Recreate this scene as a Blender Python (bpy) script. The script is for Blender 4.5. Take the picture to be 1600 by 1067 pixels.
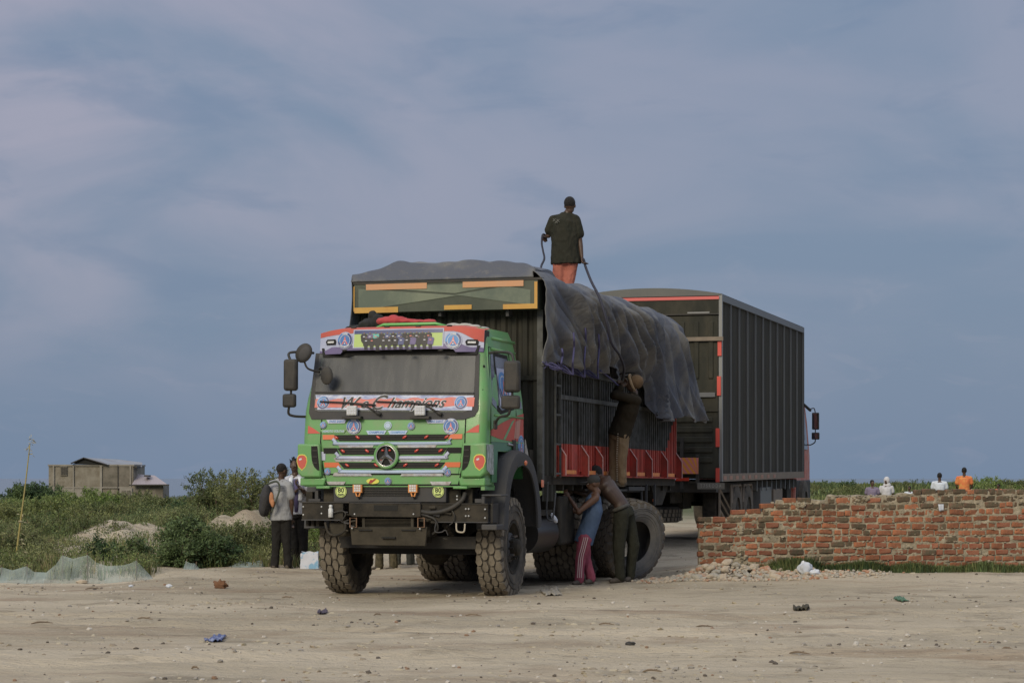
import bpy, bmesh, math, random
from math import sin, cos, pi, radians, sqrt, atan2, hypot
from mathutils import Vector, Matrix, Euler, noise
random.seed(7)
for o in list(bpy.data.objects): bpy.data.objects.remove(o)
SC = bpy.context.scene
COL = SC.collection
# ------------------------------------------------------------------ camera
FPX, HZ, CH = 3500.0, 747.0, 1.6          # focal length in pixels of a 1600 wide frame, horizon row, eye height
cd = bpy.data.cameras.new('camera'); cam = bpy.data.objects.new('camera', cd); COL.objects.link(cam)
cd.sensor_width = 36; cd.lens = 36*FPX/1600; cd.shift_y = (HZ-533.5)/1600
cd.clip_start = .5; cd.clip_end = 30000
cam.location = (0, 0, CH); cam.rotation_euler = (pi/2, 0, 0); SC.camera = cam
# ------------------------------------------------------------------ world
W = bpy.data.worlds.new('World'); SC.world = W; W.use_nodes = True
nt = W.node_tree; nt.nodes.clear(); N = nt.nodes.new; L = nt.links.new
SUN_EL, SUN_AZ = radians(28), radians(205)      # azimuth: where the light comes from, clockwise from +Y
out = N('ShaderNodeOutputWorld'); mixs = N('ShaderNodeMixShader'); bg1 = N('ShaderNodeBackground'); bg2 = N('ShaderNodeBackground')
sky = N('ShaderNodeTexSky'); sky.sky_type = 'NISHITA'; sky.sun_disc = False; sky.sun_elevation = SUN_EL; sky.sun_rotation = SUN_AZ
sky.air_density = 1.4; sky.dust_density = 2.0
L(sky.outputs[0], bg1.inputs[0]); bg1.inputs[1].default_value = .05
tc = N('ShaderNodeTexCoord'); sep = N('ShaderNodeSeparateXYZ'); L(tc.outputs['Generated'], sep.inputs[0])
def math_node(op, a=None, b=None, clamp=False):
    m = N('ShaderNodeMath'); m.operation = op; m.use_clamp = clamp
    for i, x in enumerate((a, b)):
        if x is None: continue
        if isinstance(x, (int, float)): m.inputs[i].default_value = x
        else: L(x, m.inputs[i])
    return m.outputs[0]
def map_range(x, a, b, c, d, smooth=True):
    m = N('ShaderNodeMapRange'); m.interpolation_type = 'SMOOTHSTEP' if smooth else 'LINEAR'
    L(x, m.inputs[0])
    for i, v in enumerate((a, b, c, d)): m.inputs[i+1].default_value = v
    return m.outputs[0]
def mixc(f, a, b, mode='MIX'):
    m = N('ShaderNodeMix'); m.data_type = 'RGBA'; m.blend_type = mode
    for s, x in ((0, f), (6, a), (7, b)):
        if isinstance(x, (int, float)): m.inputs[s].default_value = x
        elif isinstance(x, tuple): m.inputs[s].default_value = (*x, 1)
        else: L(x, m.inputs[s])
    return m.outputs[2]
def cloud(scale, sx, sz, loc, detail=7, rough=.55, dist=.6):
    mp = N('ShaderNodeMapping'); L(tc.outputs['Generated'], mp.inputs[0])
    mp.inputs['Scale'].default_value = (sx, sx, sz); mp.inputs['Location'].default_value = loc
    mp.inputs['Rotation'].default_value = (0, radians(8), 0)
    n = N('ShaderNodeTexNoise'); L(mp.outputs[0], n.inputs[0]); n.inputs['Scale'].default_value = scale
    n.inputs['Detail'].default_value = detail; n.inputs['Roughness'].default_value = rough; n.inputs['Distortion'].default_value = dist
    return n.outputs[0]
el = sep.outputs[2]
base = mixc(map_range(el, -.02, .12, 0, 1), (.182, .256, .378), (.182, .254, .382))
base = mixc(map_range(el, .10, .24, 0, 1), base, (.220, .280, .400))
big = cloud(1.0, 5.0, 11.0, (.35, 0, .42), 6, .5, .9)
left = map_range(sep.outputs[0], -.26, .10, 1, 0)
pk = math_node('MULTIPLY', map_range(big, .36, .64, 0, 1), map_range(el, .02, .13, .10, 1))
pk = math_node('MULTIPLY', pk, math_node('MULTIPLY_ADD', left, .62))
pk.node.inputs[2].default_value = .16
c1 = mixc(pk, base, (.350, .355, .462))
dk = cloud(2.0, 7.0, 22.0, (1.3, 2.0, .15), 6, .52, .45)
c2 = mixc(math_node('MULTIPLY', map_range(dk, .52, .70, 0, .42), map_range(el, .02, .10, .1, 1)), c1, (.160, .230, .365))
wl = cloud(5.0, 6.0, 17.0, (4.1, 1.0, 3.3), 7, .58, .7)
c3 = mixc(map_range(wl, .54, .76, 0, .30), c2, (.29, .32, .43))
# an overcast sky is brighter overhead than near the horizon
lum = map_range(el, .20, .95, 1.0, 3.4)
c4 = mixc(1.0, c3, lum, 'MULTIPLY'); c4 = mixc(map_range(el, .25, .8, 0, .5), c4, (.93, .88, .76))
L(c4, bg2.inputs[0]); bg2.inputs[1].default_value = .66
mixs.inputs[0].default_value = .90; L(bg1.outputs[0], mixs.inputs[1]); L(bg2.outputs[0], mixs.inputs[2]); L(mixs.outputs[0], out.inputs[0])
# ------------------------------------------------------------------ sun (veiled)
sd = bpy.data.lights.new('sun', 'SUN'); sd.energy = 1.5; sd.angle = radians(22); sd.color = (1, .88, .66)
sun = bpy.data.objects.new('sun', sd); COL.objects.link(sun)
sv = Vector((sin(SUN_AZ)*cos(SUN_EL), cos(SUN_AZ)*cos(SUN_EL), sin(SUN_EL)))
sun.rotation_euler = sv.to_track_quat('Z', 'Y').to_euler(); sun.location = (0, -20, 30)
SC.view_settings.view_transform = 'Standard'; SC.view_settings.look = 'None'
SC.view_settings.exposure = 0.6; SC.view_settings.gamma = 1; SC.view_settings.use_curve_mapping = False
SC.render.engine = 'CYCLES'
try: SC.cycles.max_bounces = 6; SC.cycles.transparent_max_bounces = 16
except Exception: pass

# ------------------------------------------------------------------ helpers
def px2w(px, py, Y):                       # where a sight line meets the depth Y
    return Vector(((px-800)/FPX*Y, Y, CH+(HZ-py)/FPX*Y))
def smooth(a, b, x):
    t = min(1, max(0, (x-a)/(b-a))); return t*t*(3-2*t)
MATS = {}
def mat(name, col, rough=.6, metal=0, col2=None, scale=6, amount=.5, bump=0, bscale=40, coat=0, spec=None, objrand=0, stretch=None, contrast=(.4, .62)):
    if name in MATS: return MATS[name]
    m = bpy.data.materials.new(name); m.use_nodes = True; t = m.node_tree; b = t.nodes['Principled BSDF']
    b.inputs['Base Color'].default_value = (*col, 1); b.inputs['Roughness'].default_value = rough; b.inputs['Metallic'].default_value = metal
    if coat: b.inputs['Coat Weight'].default_value = coat; b.inputs['Coat Roughness'].default_value = .12
    if spec is not None: b.inputs['Specular IOR Level'].default_value = spec
    tc = t.nodes.new('ShaderNodeTexCoord'); src = tc.outputs['Object']
    if stretch:
        mp = t.nodes.new('ShaderNodeMapping'); mp.inputs['Scale'].default_value = stretch; t.links.new(src, mp.inputs[0]); src = mp.outputs[0]
    last = None
    if col2 is not None:
        n = t.nodes.new('ShaderNodeTexNoise'); n.inputs['Scale'].default_value = scale; n.inputs['Detail'].default_value = 8; n.inputs['Roughness'].default_value = .62
        t.links.new(src, n.inputs[0])
        r = t.nodes.new('ShaderNodeMapRange'); r.inputs[1].default_value = contrast[0]; r.inputs[2].default_value = contrast[1]; r.inputs[4].default_value = amount; t.links.new(n.outputs[0], r.inputs[0])
        mx = t.nodes.new('ShaderNodeMix'); mx.data_type = 'RGBA'; mx.inputs[6].default_value = (*col, 1); mx.inputs[7].default_value = (*col2, 1)
        t.links.new(r.outputs[0], mx.inputs[0]); last = mx.outputs[2]
        rr = t.nodes.new('ShaderNodeMapRange'); rr.inputs[3].default_value = rough; rr.inputs[4].default_value = min(1, rough+.25); t.links.new(n.outputs[0], rr.inputs[0]); t.links.new(rr.outputs[0], b.inputs['Roughness'])
    if objrand:
        oi = t.nodes.new('ShaderNodeObjectInfo'); r = t.nodes.new('ShaderNodeMapRange'); r.inputs[3].default_value = 1-objrand; r.inputs[4].default_value = 1+objrand; t.links.new(oi.outputs['Random'], r.inputs[0])
        mx = t.nodes.new('ShaderNodeMix'); mx.data_type = 'RGBA'; mx.blend_type = 'MULTIPLY'; mx.inputs[0].default_value = 1
        if last: t.links.new(last, mx.inputs[6])
        else: mx.inputs[6].default_value = (*col, 1)
        t.links.new(r.outputs[0], mx.inputs[7]); last = mx.outputs[2]
    if last: t.links.new(last, b.inputs['Base Color'])
    if bump:
        n = t.nodes.new('ShaderNodeTexNoise'); n.inputs['Scale'].default_value = bscale; n.inputs['Detail'].default_value = 6; t.links.new(src, n.inputs[0])
        bp = t.nodes.new('ShaderNodeBump'); bp.inputs['Strength'].default_value = bump; bp.inputs['Distance'].default_value = .02
        t.links.new(n.outputs[0], bp.inputs['Height']); t.links.new(bp.outputs[0], b.inputs['Normal'])
    MATS[name] = m; return m

class B:                                    # collects shapes, links them as ONE mesh object
    def __init__(s): s.v = []; s.f = []; s.m = []; s.mats = []
    def mi(s, m):
        if m not in s.mats: s.mats.append(m)
        return s.mats.index(m)
    def add(s, vs, fs, m):
        k = len(s.v); s.v += [Vector(x) for x in vs]; i = s.mi(m)
        for f in fs: s.f.append([k+j for j in f]); s.m.append(i)
        return s
    def box(s, a, b, m):
        (x0, y0, z0), (x1, y1, z1) = a, b
        if x0 > x1: x0, x1 = x1, x0
        if y0 > y1: y0, y1 = y1, y0
        if z0 > z1: z0, z1 = z1, z0
        return s.add([(x0,y0,z0),(x1,y0,z0),(x1,y1,z0),(x0,y1,z0),(x0,y0,z1),(x1,y0,z1),(x1,y1,z1),(x0,y1,z1)],
                     [(0,3,2,1),(4,5,6,7),(0,1,5,4),(1,2,6,5),(2,3,7,6),(3,0,4,7)], m)
    def prism(s, poly, d, m):               # polygon of 3-D points extruded by vector d
        n = len(poly); d = Vector(d); p = [Vector(q) for q in poly]
        return s.add(p+[q+d for q in p], [tuple(range(n))[::-1], tuple(range(n, 2*n))]+[(i, (i+1) % n, n+(i+1) % n, n+i) for i in range(n)], m)
    def tube(s, pts, r, m, n=8, closed=False, flat=1):
        pts = [Vector(p) for p in pts]; k = len(pts); rs = r if isinstance(r, (list, tuple)) else [r]*k
        vs = []; up = Vector((0, 0, 1)); prev = None
        for i, p in enumerate(pts):
            if closed: t = pts[(i+1) % k]-pts[i-1]
            else: t = pts[min(i+1, k-1)]-pts[max(i-1, 0)]
            t.normalize()
            a = prev if prev is not None else (up if abs(t.z) < .9 else Vector((1, 0, 0)))
            a = (a-t*a.dot(t))
            if a.length < 1e-5: a = t.orthogonal()
            a.normalize(); prev = a; b = t.cross(a)
            for j in range(n):
                q = 2*pi*j/n; vs.append(p+a*cos(q)*rs[i]+b*sin(q)*rs[i]*flat)
        fs = []
        for i in range(k if closed else k-1):
            for j in range(n):
                i2 = (i+1) % k; fs.append((i*n+j, i*n+(j+1) % n, i2*n+(j+1) % n, i2*n+j))
        if not closed: fs += [tuple(range(n))[::-1], tuple(range((k-1)*n, k*n))]
        return s.add(vs, fs, m)
    def cyl(s, a, b, r, m, n=16, r2=None): return s.tube([a, b], [r, r if r2 is None else r2], m, n)
    def lathe(s, prof, m, n=48, axis='x', c=(0, 0, 0)):   # prof: (along axis, radius)
        vs = []; c = Vector(c)
        for x, r in prof:
            for j in range(n):
                q = 2*pi*j/n; p = (x, r*cos(q), r*sin(q))
                if axis == 'y': p = (r*cos(q), x, r*sin(q))
                if axis == 'z': p = (r*cos(q), r*sin(q), x)
                vs.append(c+Vector(p))
        fs = [(i*n+j, i*n+(j+1) % n, (i+1)*n+(j+1) % n, (i+1)*n+j) for i in range(len(prof)-1) for j in range(n)]
        if prof[0][1] > 1e-4: fs.append(tuple(range(n))[::-1])
        if prof[-1][1] > 1e-4: fs.append(tuple(range((len(prof)-1)*n, len(prof)*n)))
        return s.add(vs, fs, m)
    def ring(s, prof, m, n=48, c=(0, 0, 0)):              # closed profile lathe round x
        vs = []; c = Vector(c); k = len(prof)
        for x, r in prof:
            for j in range(n):
                q = 2*pi*j/n; vs.append(c+Vector((x, r*cos(q), r*sin(q))))
        return s.add(vs, [(i*n+j, i*n+(j+1) % n, ((i+1) % k)*n+(j+1) % n, ((i+1) % k)*n+j) for i in range(k) for j in range(n)], m)
    def grid(s, fn, nu, nv, m, th=0):
        vs = [fn(i/nu, j/nv) for j in range(nv+1) for i in range(nu+1)]
        fs = [(j*(nu+1)+i, j*(nu+1)+i+1, (j+1)*(nu+1)+i+1, (j+1)*(nu+1)+i) for j in range(nv) for i in range(nu)]
        return s.add(vs, fs, m)
    def ell(s, c, r, m, rot=None, nu=16, nv=10):
        c = Vector(c); vs = []
        for j in range(nv+1):
            t = pi*j/nv
            for i in range(nu):
                q = 2*pi*i/nu; p = Vector((r[0]*sin(t)*cos(q), r[1]*sin(t)*sin(q), r[2]*cos(t)))
                if rot is not None: p = rot @ p
                vs.append(c+p)
        return s.add(vs, [(j*nu+i, (j+1)*nu+i, (j+1)*nu+(i+1) % nu, j*nu+(i+1) % nu) for j in range(nv) for i in range(nu)], m)
    def build(s, name, parent=None, smooth_=False, bevel=0, xf=None, recalc=True, weld=False):
        me = bpy.data.meshes.new(name)
        me.from_pydata([tuple(xf(v)) if xf else tuple(v) for v in s.v], [], s.f)
        for m in s.mats: me.materials.append(m)
        me.polygons.foreach_set('material_index', s.m)
        if recalc or weld:
            bm = bmesh.new(); bm.from_mesh(me)
            if weld: bmesh.ops.remove_doubles(bm, verts=bm.verts, dist=1e-5)
            if recalc: bmesh.ops.recalc_face_normals(bm, faces=bm.faces)
            bm.to_mesh(me); bm.free()
        if smooth_:
            me.polygons.foreach_set('use_smooth', [True]*len(me.polygons))
            if smooth_ != 'all': me.set_sharp_from_angle(angle=radians(38))
        o = bpy.data.objects.new(name, me); COL.objects.link(o)
        if parent is not None: o.parent = parent
        if bevel:
            bv = o.modifiers.new('bevel', 'BEVEL'); bv.width = bevel; bv.segments = 2; bv.limit_method = 'ANGLE'; bv.angle_limit = radians(40)
            me.polygons.foreach_set('use_smooth', [True]*len(me.polygons)); me.set_sharp_from_angle(angle=radians(50))
        return o
def tag(o, label=None, cat=None, group=None, kind=None):
    for k, v in (('label', label), ('category', cat), ('group', group), ('kind', kind)):
        if v: o[k] = v
    return o
def thing(name, label, cat, loc=(0, 0, 0), rotz=0, group=None):
    o = bpy.data.objects.new(name, None); COL.objects.link(o); o.empty_display_size = .3
    o.location = loc; o.rotation_euler = (0, 0, rotz); return tag(o, label, cat, group)
def copy_tree(o, parent=None):
    c = o.copy(); COL.objects.link(c); c.parent = parent
    for ch in list(o.children): copy_tree(ch, c)
    return c
def catmull(pts, n=8):
    pts = [Vector(p) for p in pts]; P = [pts[0]]+pts+[pts[-1]]; out = []
    for i in range(1, len(P)-2):
        for k in range(n):
            t = k/n; a, b, c, d = P[i-1], P[i], P[i+1], P[i+2]
            out.append(.5*((2*b)+(c-a)*t+(2*a-5*b+4*c-d)*t*t+(3*b-a-3*c+d)*t**3))
    out.append(pts[-1]); return out
def text_geo(s, size, shear=0, bold=0, align='CENTER'):  # flat lettering: verts in (x, y), faces
    cu = bpy.data.curves.new('t', 'FONT'); cu.body = s; cu.size = size; cu.shear = shear; cu.align_x = align; cu.align_y = 'CENTER'; cu.offset = bold; cu.resolution_u = 3
    o = bpy.data.objects.new('t', cu); COL.objects.link(o); bpy.context.view_layer.update()
    me = o.evaluated_get(bpy.context.evaluated_depsgraph_get()).to_mesh()
    vs = [v.co.copy() for v in me.vertices]; fs = [tuple(p.vertices) for p in me.polygons]
    bpy.data.objects.remove(o); bpy.data.curves.remove(cu); return vs, fs

# ------------------------------------------------------------------ ground shape
MOUNDS = [(-620/FPX*50, 50, .36, .9, 1.6), (-415/FPX*55, 55, .40, 1.0, 2.0), (-560/FPX*52, 52, .22, .6, 1.5), (-690/FPX*44, 44, .12, .8, 1.2)]
def bare(x, y):                             # open sand between the weeds
    px = 800+FPX*x/y
    if 395 > px > 85 and 38.6 < y < 43.5 and abs(y-41-(px-180)*.004) < 2.2+1.6*noise.noise((px*.02, y*.3, 1)) and px < 262: return True
    for mx_, my_, mh, rx_, ry_ in MOUNDS:
        if ((x-mx_)/rx_)**2+((y-my_+.9)/(ry_+1.4))**2 < .75: return True
    return False
def gz(x, y, fine=True):
    z = .06
    z += .37*smooth(37.6, 42, y)*smooth(-3.5, 0, x)
    z += .08*smooth(34.2, 36.8, y)*smooth(-2.5, -4.2, x) + .14*smooth(40, 60, y)*smooth(-1, -5, x)
    z -= .10*smooth(-5.0, -6.6, x)*smooth(30, 33, y)*(1-smooth(35, 37, y))
    z += .10*smooth(31.5, 34.2, y)*smooth(2.0, 3.2, x)*(1-smooth(37, 40, y))
    far = smooth(80, 230, y); side = smooth(-4, 6, x)
    z = z*(1-far)+far*((-1.25)*(1-side)+.75*side)
    z -= 3.5*smooth(330, 430, y)
    if fine:
        a = 1-.6*smooth(60, 120, y)
        if y < 32:                           # worn wheel tracks sweeping across the yard
            for c_, s_, w_ in ((24.6, .035, .42), (22.5, .035, .42), (19.3, -.05, .5)):
                q = (y-(c_+s_*x*x*.6+.5*sin(x*.35+c_)))/w_
                if abs(q) < 2.2: z -= .050*math.exp(-q*q*2)-.030*math.exp(-(abs(q)-1.1)**2*9)
        z += a*(.040*noise.noise((x*.35, y*.22, 3.1))+.028*noise.noise((x*.9, y*1.1, 9))+.016*noise.noise((x*2.2, y*2.2, 5))+.007*noise.noise((x*6, y*5, 15)))
        if y > 38 and x < -3:
            z += .10*smooth(42, 50, y)*(1-smooth(60, 75, y))*max(0, noise.noise((x*.32, y*.14, 41)))
            for mx_, my_, mh, rx_, ry_ in MOUNDS: 
                q = ((x-mx_)/rx_)**2+((y-my_)/ry_)**2
                if q < 6: z += mh*math.exp(-q*1.1)*(1+1.1*noise.noise((x*1.6, y*.7, 3)))
        if y > 55: z += .5*smooth(55, 90, y)*noise.noise((x*.06, y*.03, 7))*side
    return z
# ================================================================== SETTING
def ground_material():
    m = bpy.data.materials.new('sandy_ground'); m.use_nodes = True; t = m.node_tree; b = t.nodes['Principled BSDF']; b.inputs['Roughness'].default_value = .95; b.inputs['Specular IOR Level'].default_value = .15
    g = t.nodes.new('ShaderNodeNewGeometry'); n_ = t.nodes.new; l = t.links.new
    def noi(scale, st=(1, 1, 1), det=8, rough=.6, dist=0):
        mp = n_('ShaderNodeMapping'); mp.inputs['Scale'].default_value = st; l(g.outputs['Position'], mp.inputs[0])
        x = n_('ShaderNodeTexNoise'); x.inputs['Scale'].default_value = scale; x.inputs['Detail'].default_value = det; x.inputs['Roughness'].default_value = rough; x.inputs['Distortion'].default_value = dist; l(mp.outputs[0], x.inputs[0]); return x.outputs[0]
    def mr(x, a, b_, c, d):
        r = n_('ShaderNodeMapRange'); l(x, r.inputs[0])
        for i, v in enumerate((a, b_, c, d)): r.inputs[i+1].default_value = v
        return r.outputs[0]
    def mx(f, a, c, mode='MIX'):
        q = n_('ShaderNodeMix'); q.data_type = 'RGBA'; q.blend_type = mode
        for s, x in ((0, f), (6, a), (7, c)):
            if isinstance(x, (int, float)): q.inputs[s].default_value = x
            elif isinstance(x, tuple): q.inputs[s].default_value = (*x, 1)
            else: l(x, q.inputs[s])
        return q.outputs[2]
    c = mx(mr(noi(.35, (.5, 1, 1)), .40, .60, 0, 1), (.385, .330, .242), (.505, .435, .325))
    c = mx(mr(noi(.5, (.45, 1.2, 1), 9, .65, .5), .52, .66, 0, .7), c, (.28, .205, .14))          # redder trodden earth
    c = mx(mr(noi(1.3, (.7, 1.1, 1), 10, .72), .54, .64, 0, .6), c, (.19, .16, .115))               # damp streaks
    c = mx(mr(noi(9, (.6, 1, 1), 6, .7), .60, .72, 0, .55), c, (.17, .135, .10))                      # crumbs of soil
    c = mx(mr(noi(14, (1, 1, 1), 4, .6), .63, .70, 0, .6), c, (.46, .42, .36))                      # pale grit
    sp = n_('ShaderNodeSeparateXYZ'); l(g.outputs['Position'], sp.inputs[0])
    # vegetated soil beyond the sand
    far = mr(sp.outputs[1], 52, 75, 0, 1)
    c = mx(far, c, (.10, .11, .055))
    l(c, b.inputs['Base Color'])
    vo = n_('ShaderNodeTexVoronoi'); vo.inputs['Scale'].default_value = 16; l(g.outputs['Position'], vo.inputs['Vector'])
    vr = n_('ShaderNodeSeparateColor'); l(vo.outputs['Color'], vr.inputs[0]); dots = mr(vo.outputs['Distance'], .10, .16, 1, 0); gate = mr(vr.outputs[0], .68, .80, 0, .8); mlt = n_('ShaderNodeMath'); mlt.operation = 'MULTIPLY'; l(dots, mlt.inputs[0]); l(gate, mlt.inputs[1])
    c = mx(mlt.outputs[0], c, (.15, .12, .09)); l(c, b.inputs['Base Color'])
    h1 = noi(2.2, (.5, 1.3, 1), 9, .68); h2 = noi(18, (.8, 1, 1), 6, .65)
    ad = n_('ShaderNodeMath'); ad.operation = 'MULTIPLY_ADD'; ad.inputs[1].default_value = .25; l(h2, ad.inputs[0]); l(h1, ad.inputs[2])
    bp = n_('ShaderNodeBump'); bp.inputs['Strength'].default_value = .8; bp.inputs['Distance'].default_value = .20; l(ad.outputs[0], bp.inputs['Height']); l(bp.outputs[0], b.inputs['Normal'])
    return m
def make_ground():
    ys = []; y = -60.
    while y < 12: ys.append(y); y += 2.0
    while y < 46: ys.append(y); y += .13
    st = .14
    while y < 7000: ys.append(y); y += st; st *= 1.045
    nx = 300; vs = []
    for y in ys:
        hw = max(12, .30*abs(y)+3.5)
        for i in range(nx+1):
            t = 2*i/nx-1; x = hw*(t*.8 if abs(t) < .9 else math.copysign(.72+((abs(t)-.9)/.1)**2*6, t))
            vs.append((x, y, gz(x, y)))
    w = nx+1
    fs = [(j*w+i, j*w+i+1, (j+1)*w+i+1, (j+1)*w+i) for j in range(len(ys)-1) for i in range(nx)]
    g = B(); g.add([], [], ground_material()); g.v = vs; g.f = fs; g.m = [0]*len(fs)
    return g.build('ground', smooth_='all', recalc=False)
tag(make_ground(), kind='structure')
s = B(); s.box((-9000, 300, -3), (9000, 14000, -.9), mat('sea_water', (.10, .14, .19), .35, bump=.3, bscale=.8)); tag(s.build('sea'), kind='structure')

# small stones strewn over the sand (uncountable)
peb = [mat('pebble_grey', (.24, .22, .19), .95), mat('pebble_pale', (.42, .39, .34), .95), mat('pebble_dark', (.09, .075, .06), .95), mat('pebble_red', (.22, .14, .09), .95)]
def stone(bb, c, r, m, seed, flat=.65):
    rnd = random.Random(seed); vs = []
    for v in ((1,0,0),(-1,0,0),(0,1,0),(0,-1,0),(0,0,1),(0,0,-1),(.6,.6,.6),(-.6,.6,.6),(.6,-.6,.6),(-.6,-.6,.6),(.6,.6,-.6),(-.6,.6,-.6),(.6,-.6,-.6),(-.6,-.6,-.6)):
        k = rnd.uniform(.72, 1.18)*r; vs.append(Vector((v[0]*k, v[1]*k, v[2]*k*flat)))
    q = Matrix.Rotation(rnd.uniform(0, 6.3), 3, 'Z') @ Matrix.Rotation(rnd.uniform(-.6, .6), 3, 'X')
    f = [(0,6,12-4),(0,8,12),(0,12,10),(0,10,6),(1,7,11),(1,11,13),(1,13,9),(1,9,7),(2,6,10),(2,10,11),(2,11,7),(2,7,6),(3,8,9),(3,9,13),(3,13,12),(3,12,8),(4,6,7),(4,7,9),(4,9,8),(4,8,6),(5,10,12),(5,12,13),(5,13,11),(5,11,10)]
    f[0] = (0, 6, 8)
    bb.add([Vector(c)+q @ v for v in vs], f, m)
g = B(); R = random.Random(3)
for i in range(5200):
    y = 15+R.random()**1.25*30; x = R.uniform(-.26*y, .26*y)
    d = noise.noise((x*.5, y*.4, 2))
    if d < R.uniform(-.35, .35): continue
    r = R.choice([.006, .008, .010, .012, .014, .018, .026])*R.uniform(.7, 1.2)
    if y > 31 and -2.5 < x < 2.5: r *= .7
    stone(g, (x, y, gz(x, y)+r*.2), r, R.choices(peb, [5, 4, 3, 1])[0], i)
clod = [mat('soil_clod', (.37, .325, .235), .97, col2=(.25, .21, .15), scale=9), mat('soil_clod_dark', (.25, .205, .145), .97)]
for i in range(5200):
    y = 14.5+R.random()**1.2*24; x = R.uniform(-.25*y, .25*y); d = noise.noise((x*.45, y*.5, 12))
    if d < R.uniform(-.1, .45): continue
    r = R.choice([.012, .016, .022, .03, .042])*R.uniform(.7, 1.2); stone(g, (x, y, gz(x, y)-r*.05), r, clod[R.random() < .35], 9000+i, .40)
tag(g.build('gravel', recalc=False), 'small loose stones and grit strewn over the sandy ground', 'gravel', kind='stuff')

# ================================================================== BRICK WALL
WB = thing('brick_wall', 'low unfinished red brick wall with ragged stepped left end, right foreground', 'wall', (5.4, 34.6, 0))
bm_ = [mat('brick_orange', (.33, .125, .060), .92, col2=(.18, .080, .045), scale=9, amount=.8, bump=.5, bscale=60, objrand=.30),
       mat('brick_red', (.225, .075, .042), .92, col2=(.26, .15, .09), scale=9, amount=.4, bump=.5, bscale=60, objrand=.30),
       mat('brick_dark', (.14, .085, .055), .95, col2=(.075, .068, .042), scale=8, amount=.9, bump=.5, bscale=60, objrand=.30)]
mort = mat('rough_mortar', (.34, .295, .215), .97, col2=(.20, .17, .12), scale=7, amount=.8, bump=.9, bscale=45)
def wy(x): return 34.25+(x-2.8)*.19
def top_z(x):                                # ragged top of the wall
    px = 800+FPX*x/wy(x)
    st = [(1085, .88), (1100, .96), (1142, 1.06), (1192, 1.16), (1212, 1.24), (1292, 1.31), (1400, 1.34), (1470, 1.37), (1700, 1.41)]
    z = st[0][1]
    for a, b_ in st:
        if px >= a: z = b_
    return z
brick_meshes = []
R = random.Random(11)
for k in range(8):                           # hand made bricks: uneven, worn corners
    bb = B(); l, h, d = .215, .080, .11; q = []
    for x in (-l/2, l/2):
        for y in (-d/2, d/2):
            for z in (-h/2, h/2): q.append((x+R.uniform(-.008, .008), y+R.uniform(-.006, .006), z+R.uniform(-.007, .007)))
    o = (0, 4, 6, 2, 1, 5, 7, 3)
    bb.add([q[i] for i in o], [(0,3,2,1),(4,5,6,7),(0,1,5,4),(1,2,6,5),(2,3,7,6),(3,0,4,7)], bm_[0])
    ob = bb.build('brick'); bv = ob.modifiers.new('b', 'BEVEL'); bv.width = .012; bv.segments = 1
    bpy.context.view_layer.update(); me = bpy.data.meshes.new_from_object(ob.evaluated_get(bpy.context.evaluated_depsgraph_get()))
    brick_meshes.append(me); bpy.data.objects.remove(ob)
cand = []
x_end = 8.5; z0 = .10; P_ = .1015
for c in range(14):
    zc = z0+.05+c*P_
    x = 2.83+R.uniform(-.01, .05)+(.11 if c % 2 else 0)
    if c % 2 and zc < .90: cand.append((2.83+.045, zc, .085, c))
    while x < x_end:
        header = R.random() < (.5 if c % 4 == 1 else .22)
        ln = (.10 if header else .215)*R.uniform(.88, 1.10)
        xc = x+ln/2
        tz = top_z(xc)
        if zc-.03 < tz+R.uniform(-.012, .02) and not (7.28 < xc < 7.42 and c < 4) and not (3.36 < xc < 3.56 and c < 3) and not (R.random() < .02 and c > 2): cand.append((xc, zc, ln, c))
        x += ln+R.uniform(.012, .03)
cand.sort(key=lambda q: (q[3] < 1, q[0] > 8.1, -q[2]))
first = None; extra = B()
for i, (xc, zc, ln, c) in enumerate(cand):
    dz = .016*sin(xc*1.3+c*.4)+R.uniform(-.009, .009)+.012*(xc-2.8)/6*c/13; dy = R.uniform(-.012, .012)
    wdk = .72 if zc > top_z(xc)-.24 and xc > 3.8 else .06
    wred = .8 if (c < 5 or xc < 3.6) else .45
    mm = bm_[2] if R.random() < wdk else (bm_[1] if R.random() < wred*.6 else bm_[0])
    if xc < 3.7 and R.random() < .12: mm = bm_[2]
    M = Matrix.Translation((xc-5.4, wy(xc)-34.6+dy-.02, zc+dz)) @ Matrix.Rotation(R.uniform(-.05, .05), 4, 'Y') @ Matrix.Rotation(.19+R.uniform(-.03, .03), 4, 'Z') @ Matrix.Diagonal((ln/.215, 1, R.uniform(.84, 1.06), 1))
    me = brick_meshes[i % 8]
    if i < 299:
        o = bpy.data.objects.new('brick', me); COL.objects.link(o); o.parent = WB; o.matrix_local = M
        o.material_slots[0].link = 'OBJECT'; o.material_slots[0].material = mm
    else: extra.add([M @ v.co for v in me.vertices], [tuple(p.vertices) for p in me.polygons], mm)
if extra.v: tag(extra.build('lower_bricks', WB), kind='stuff')
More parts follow.
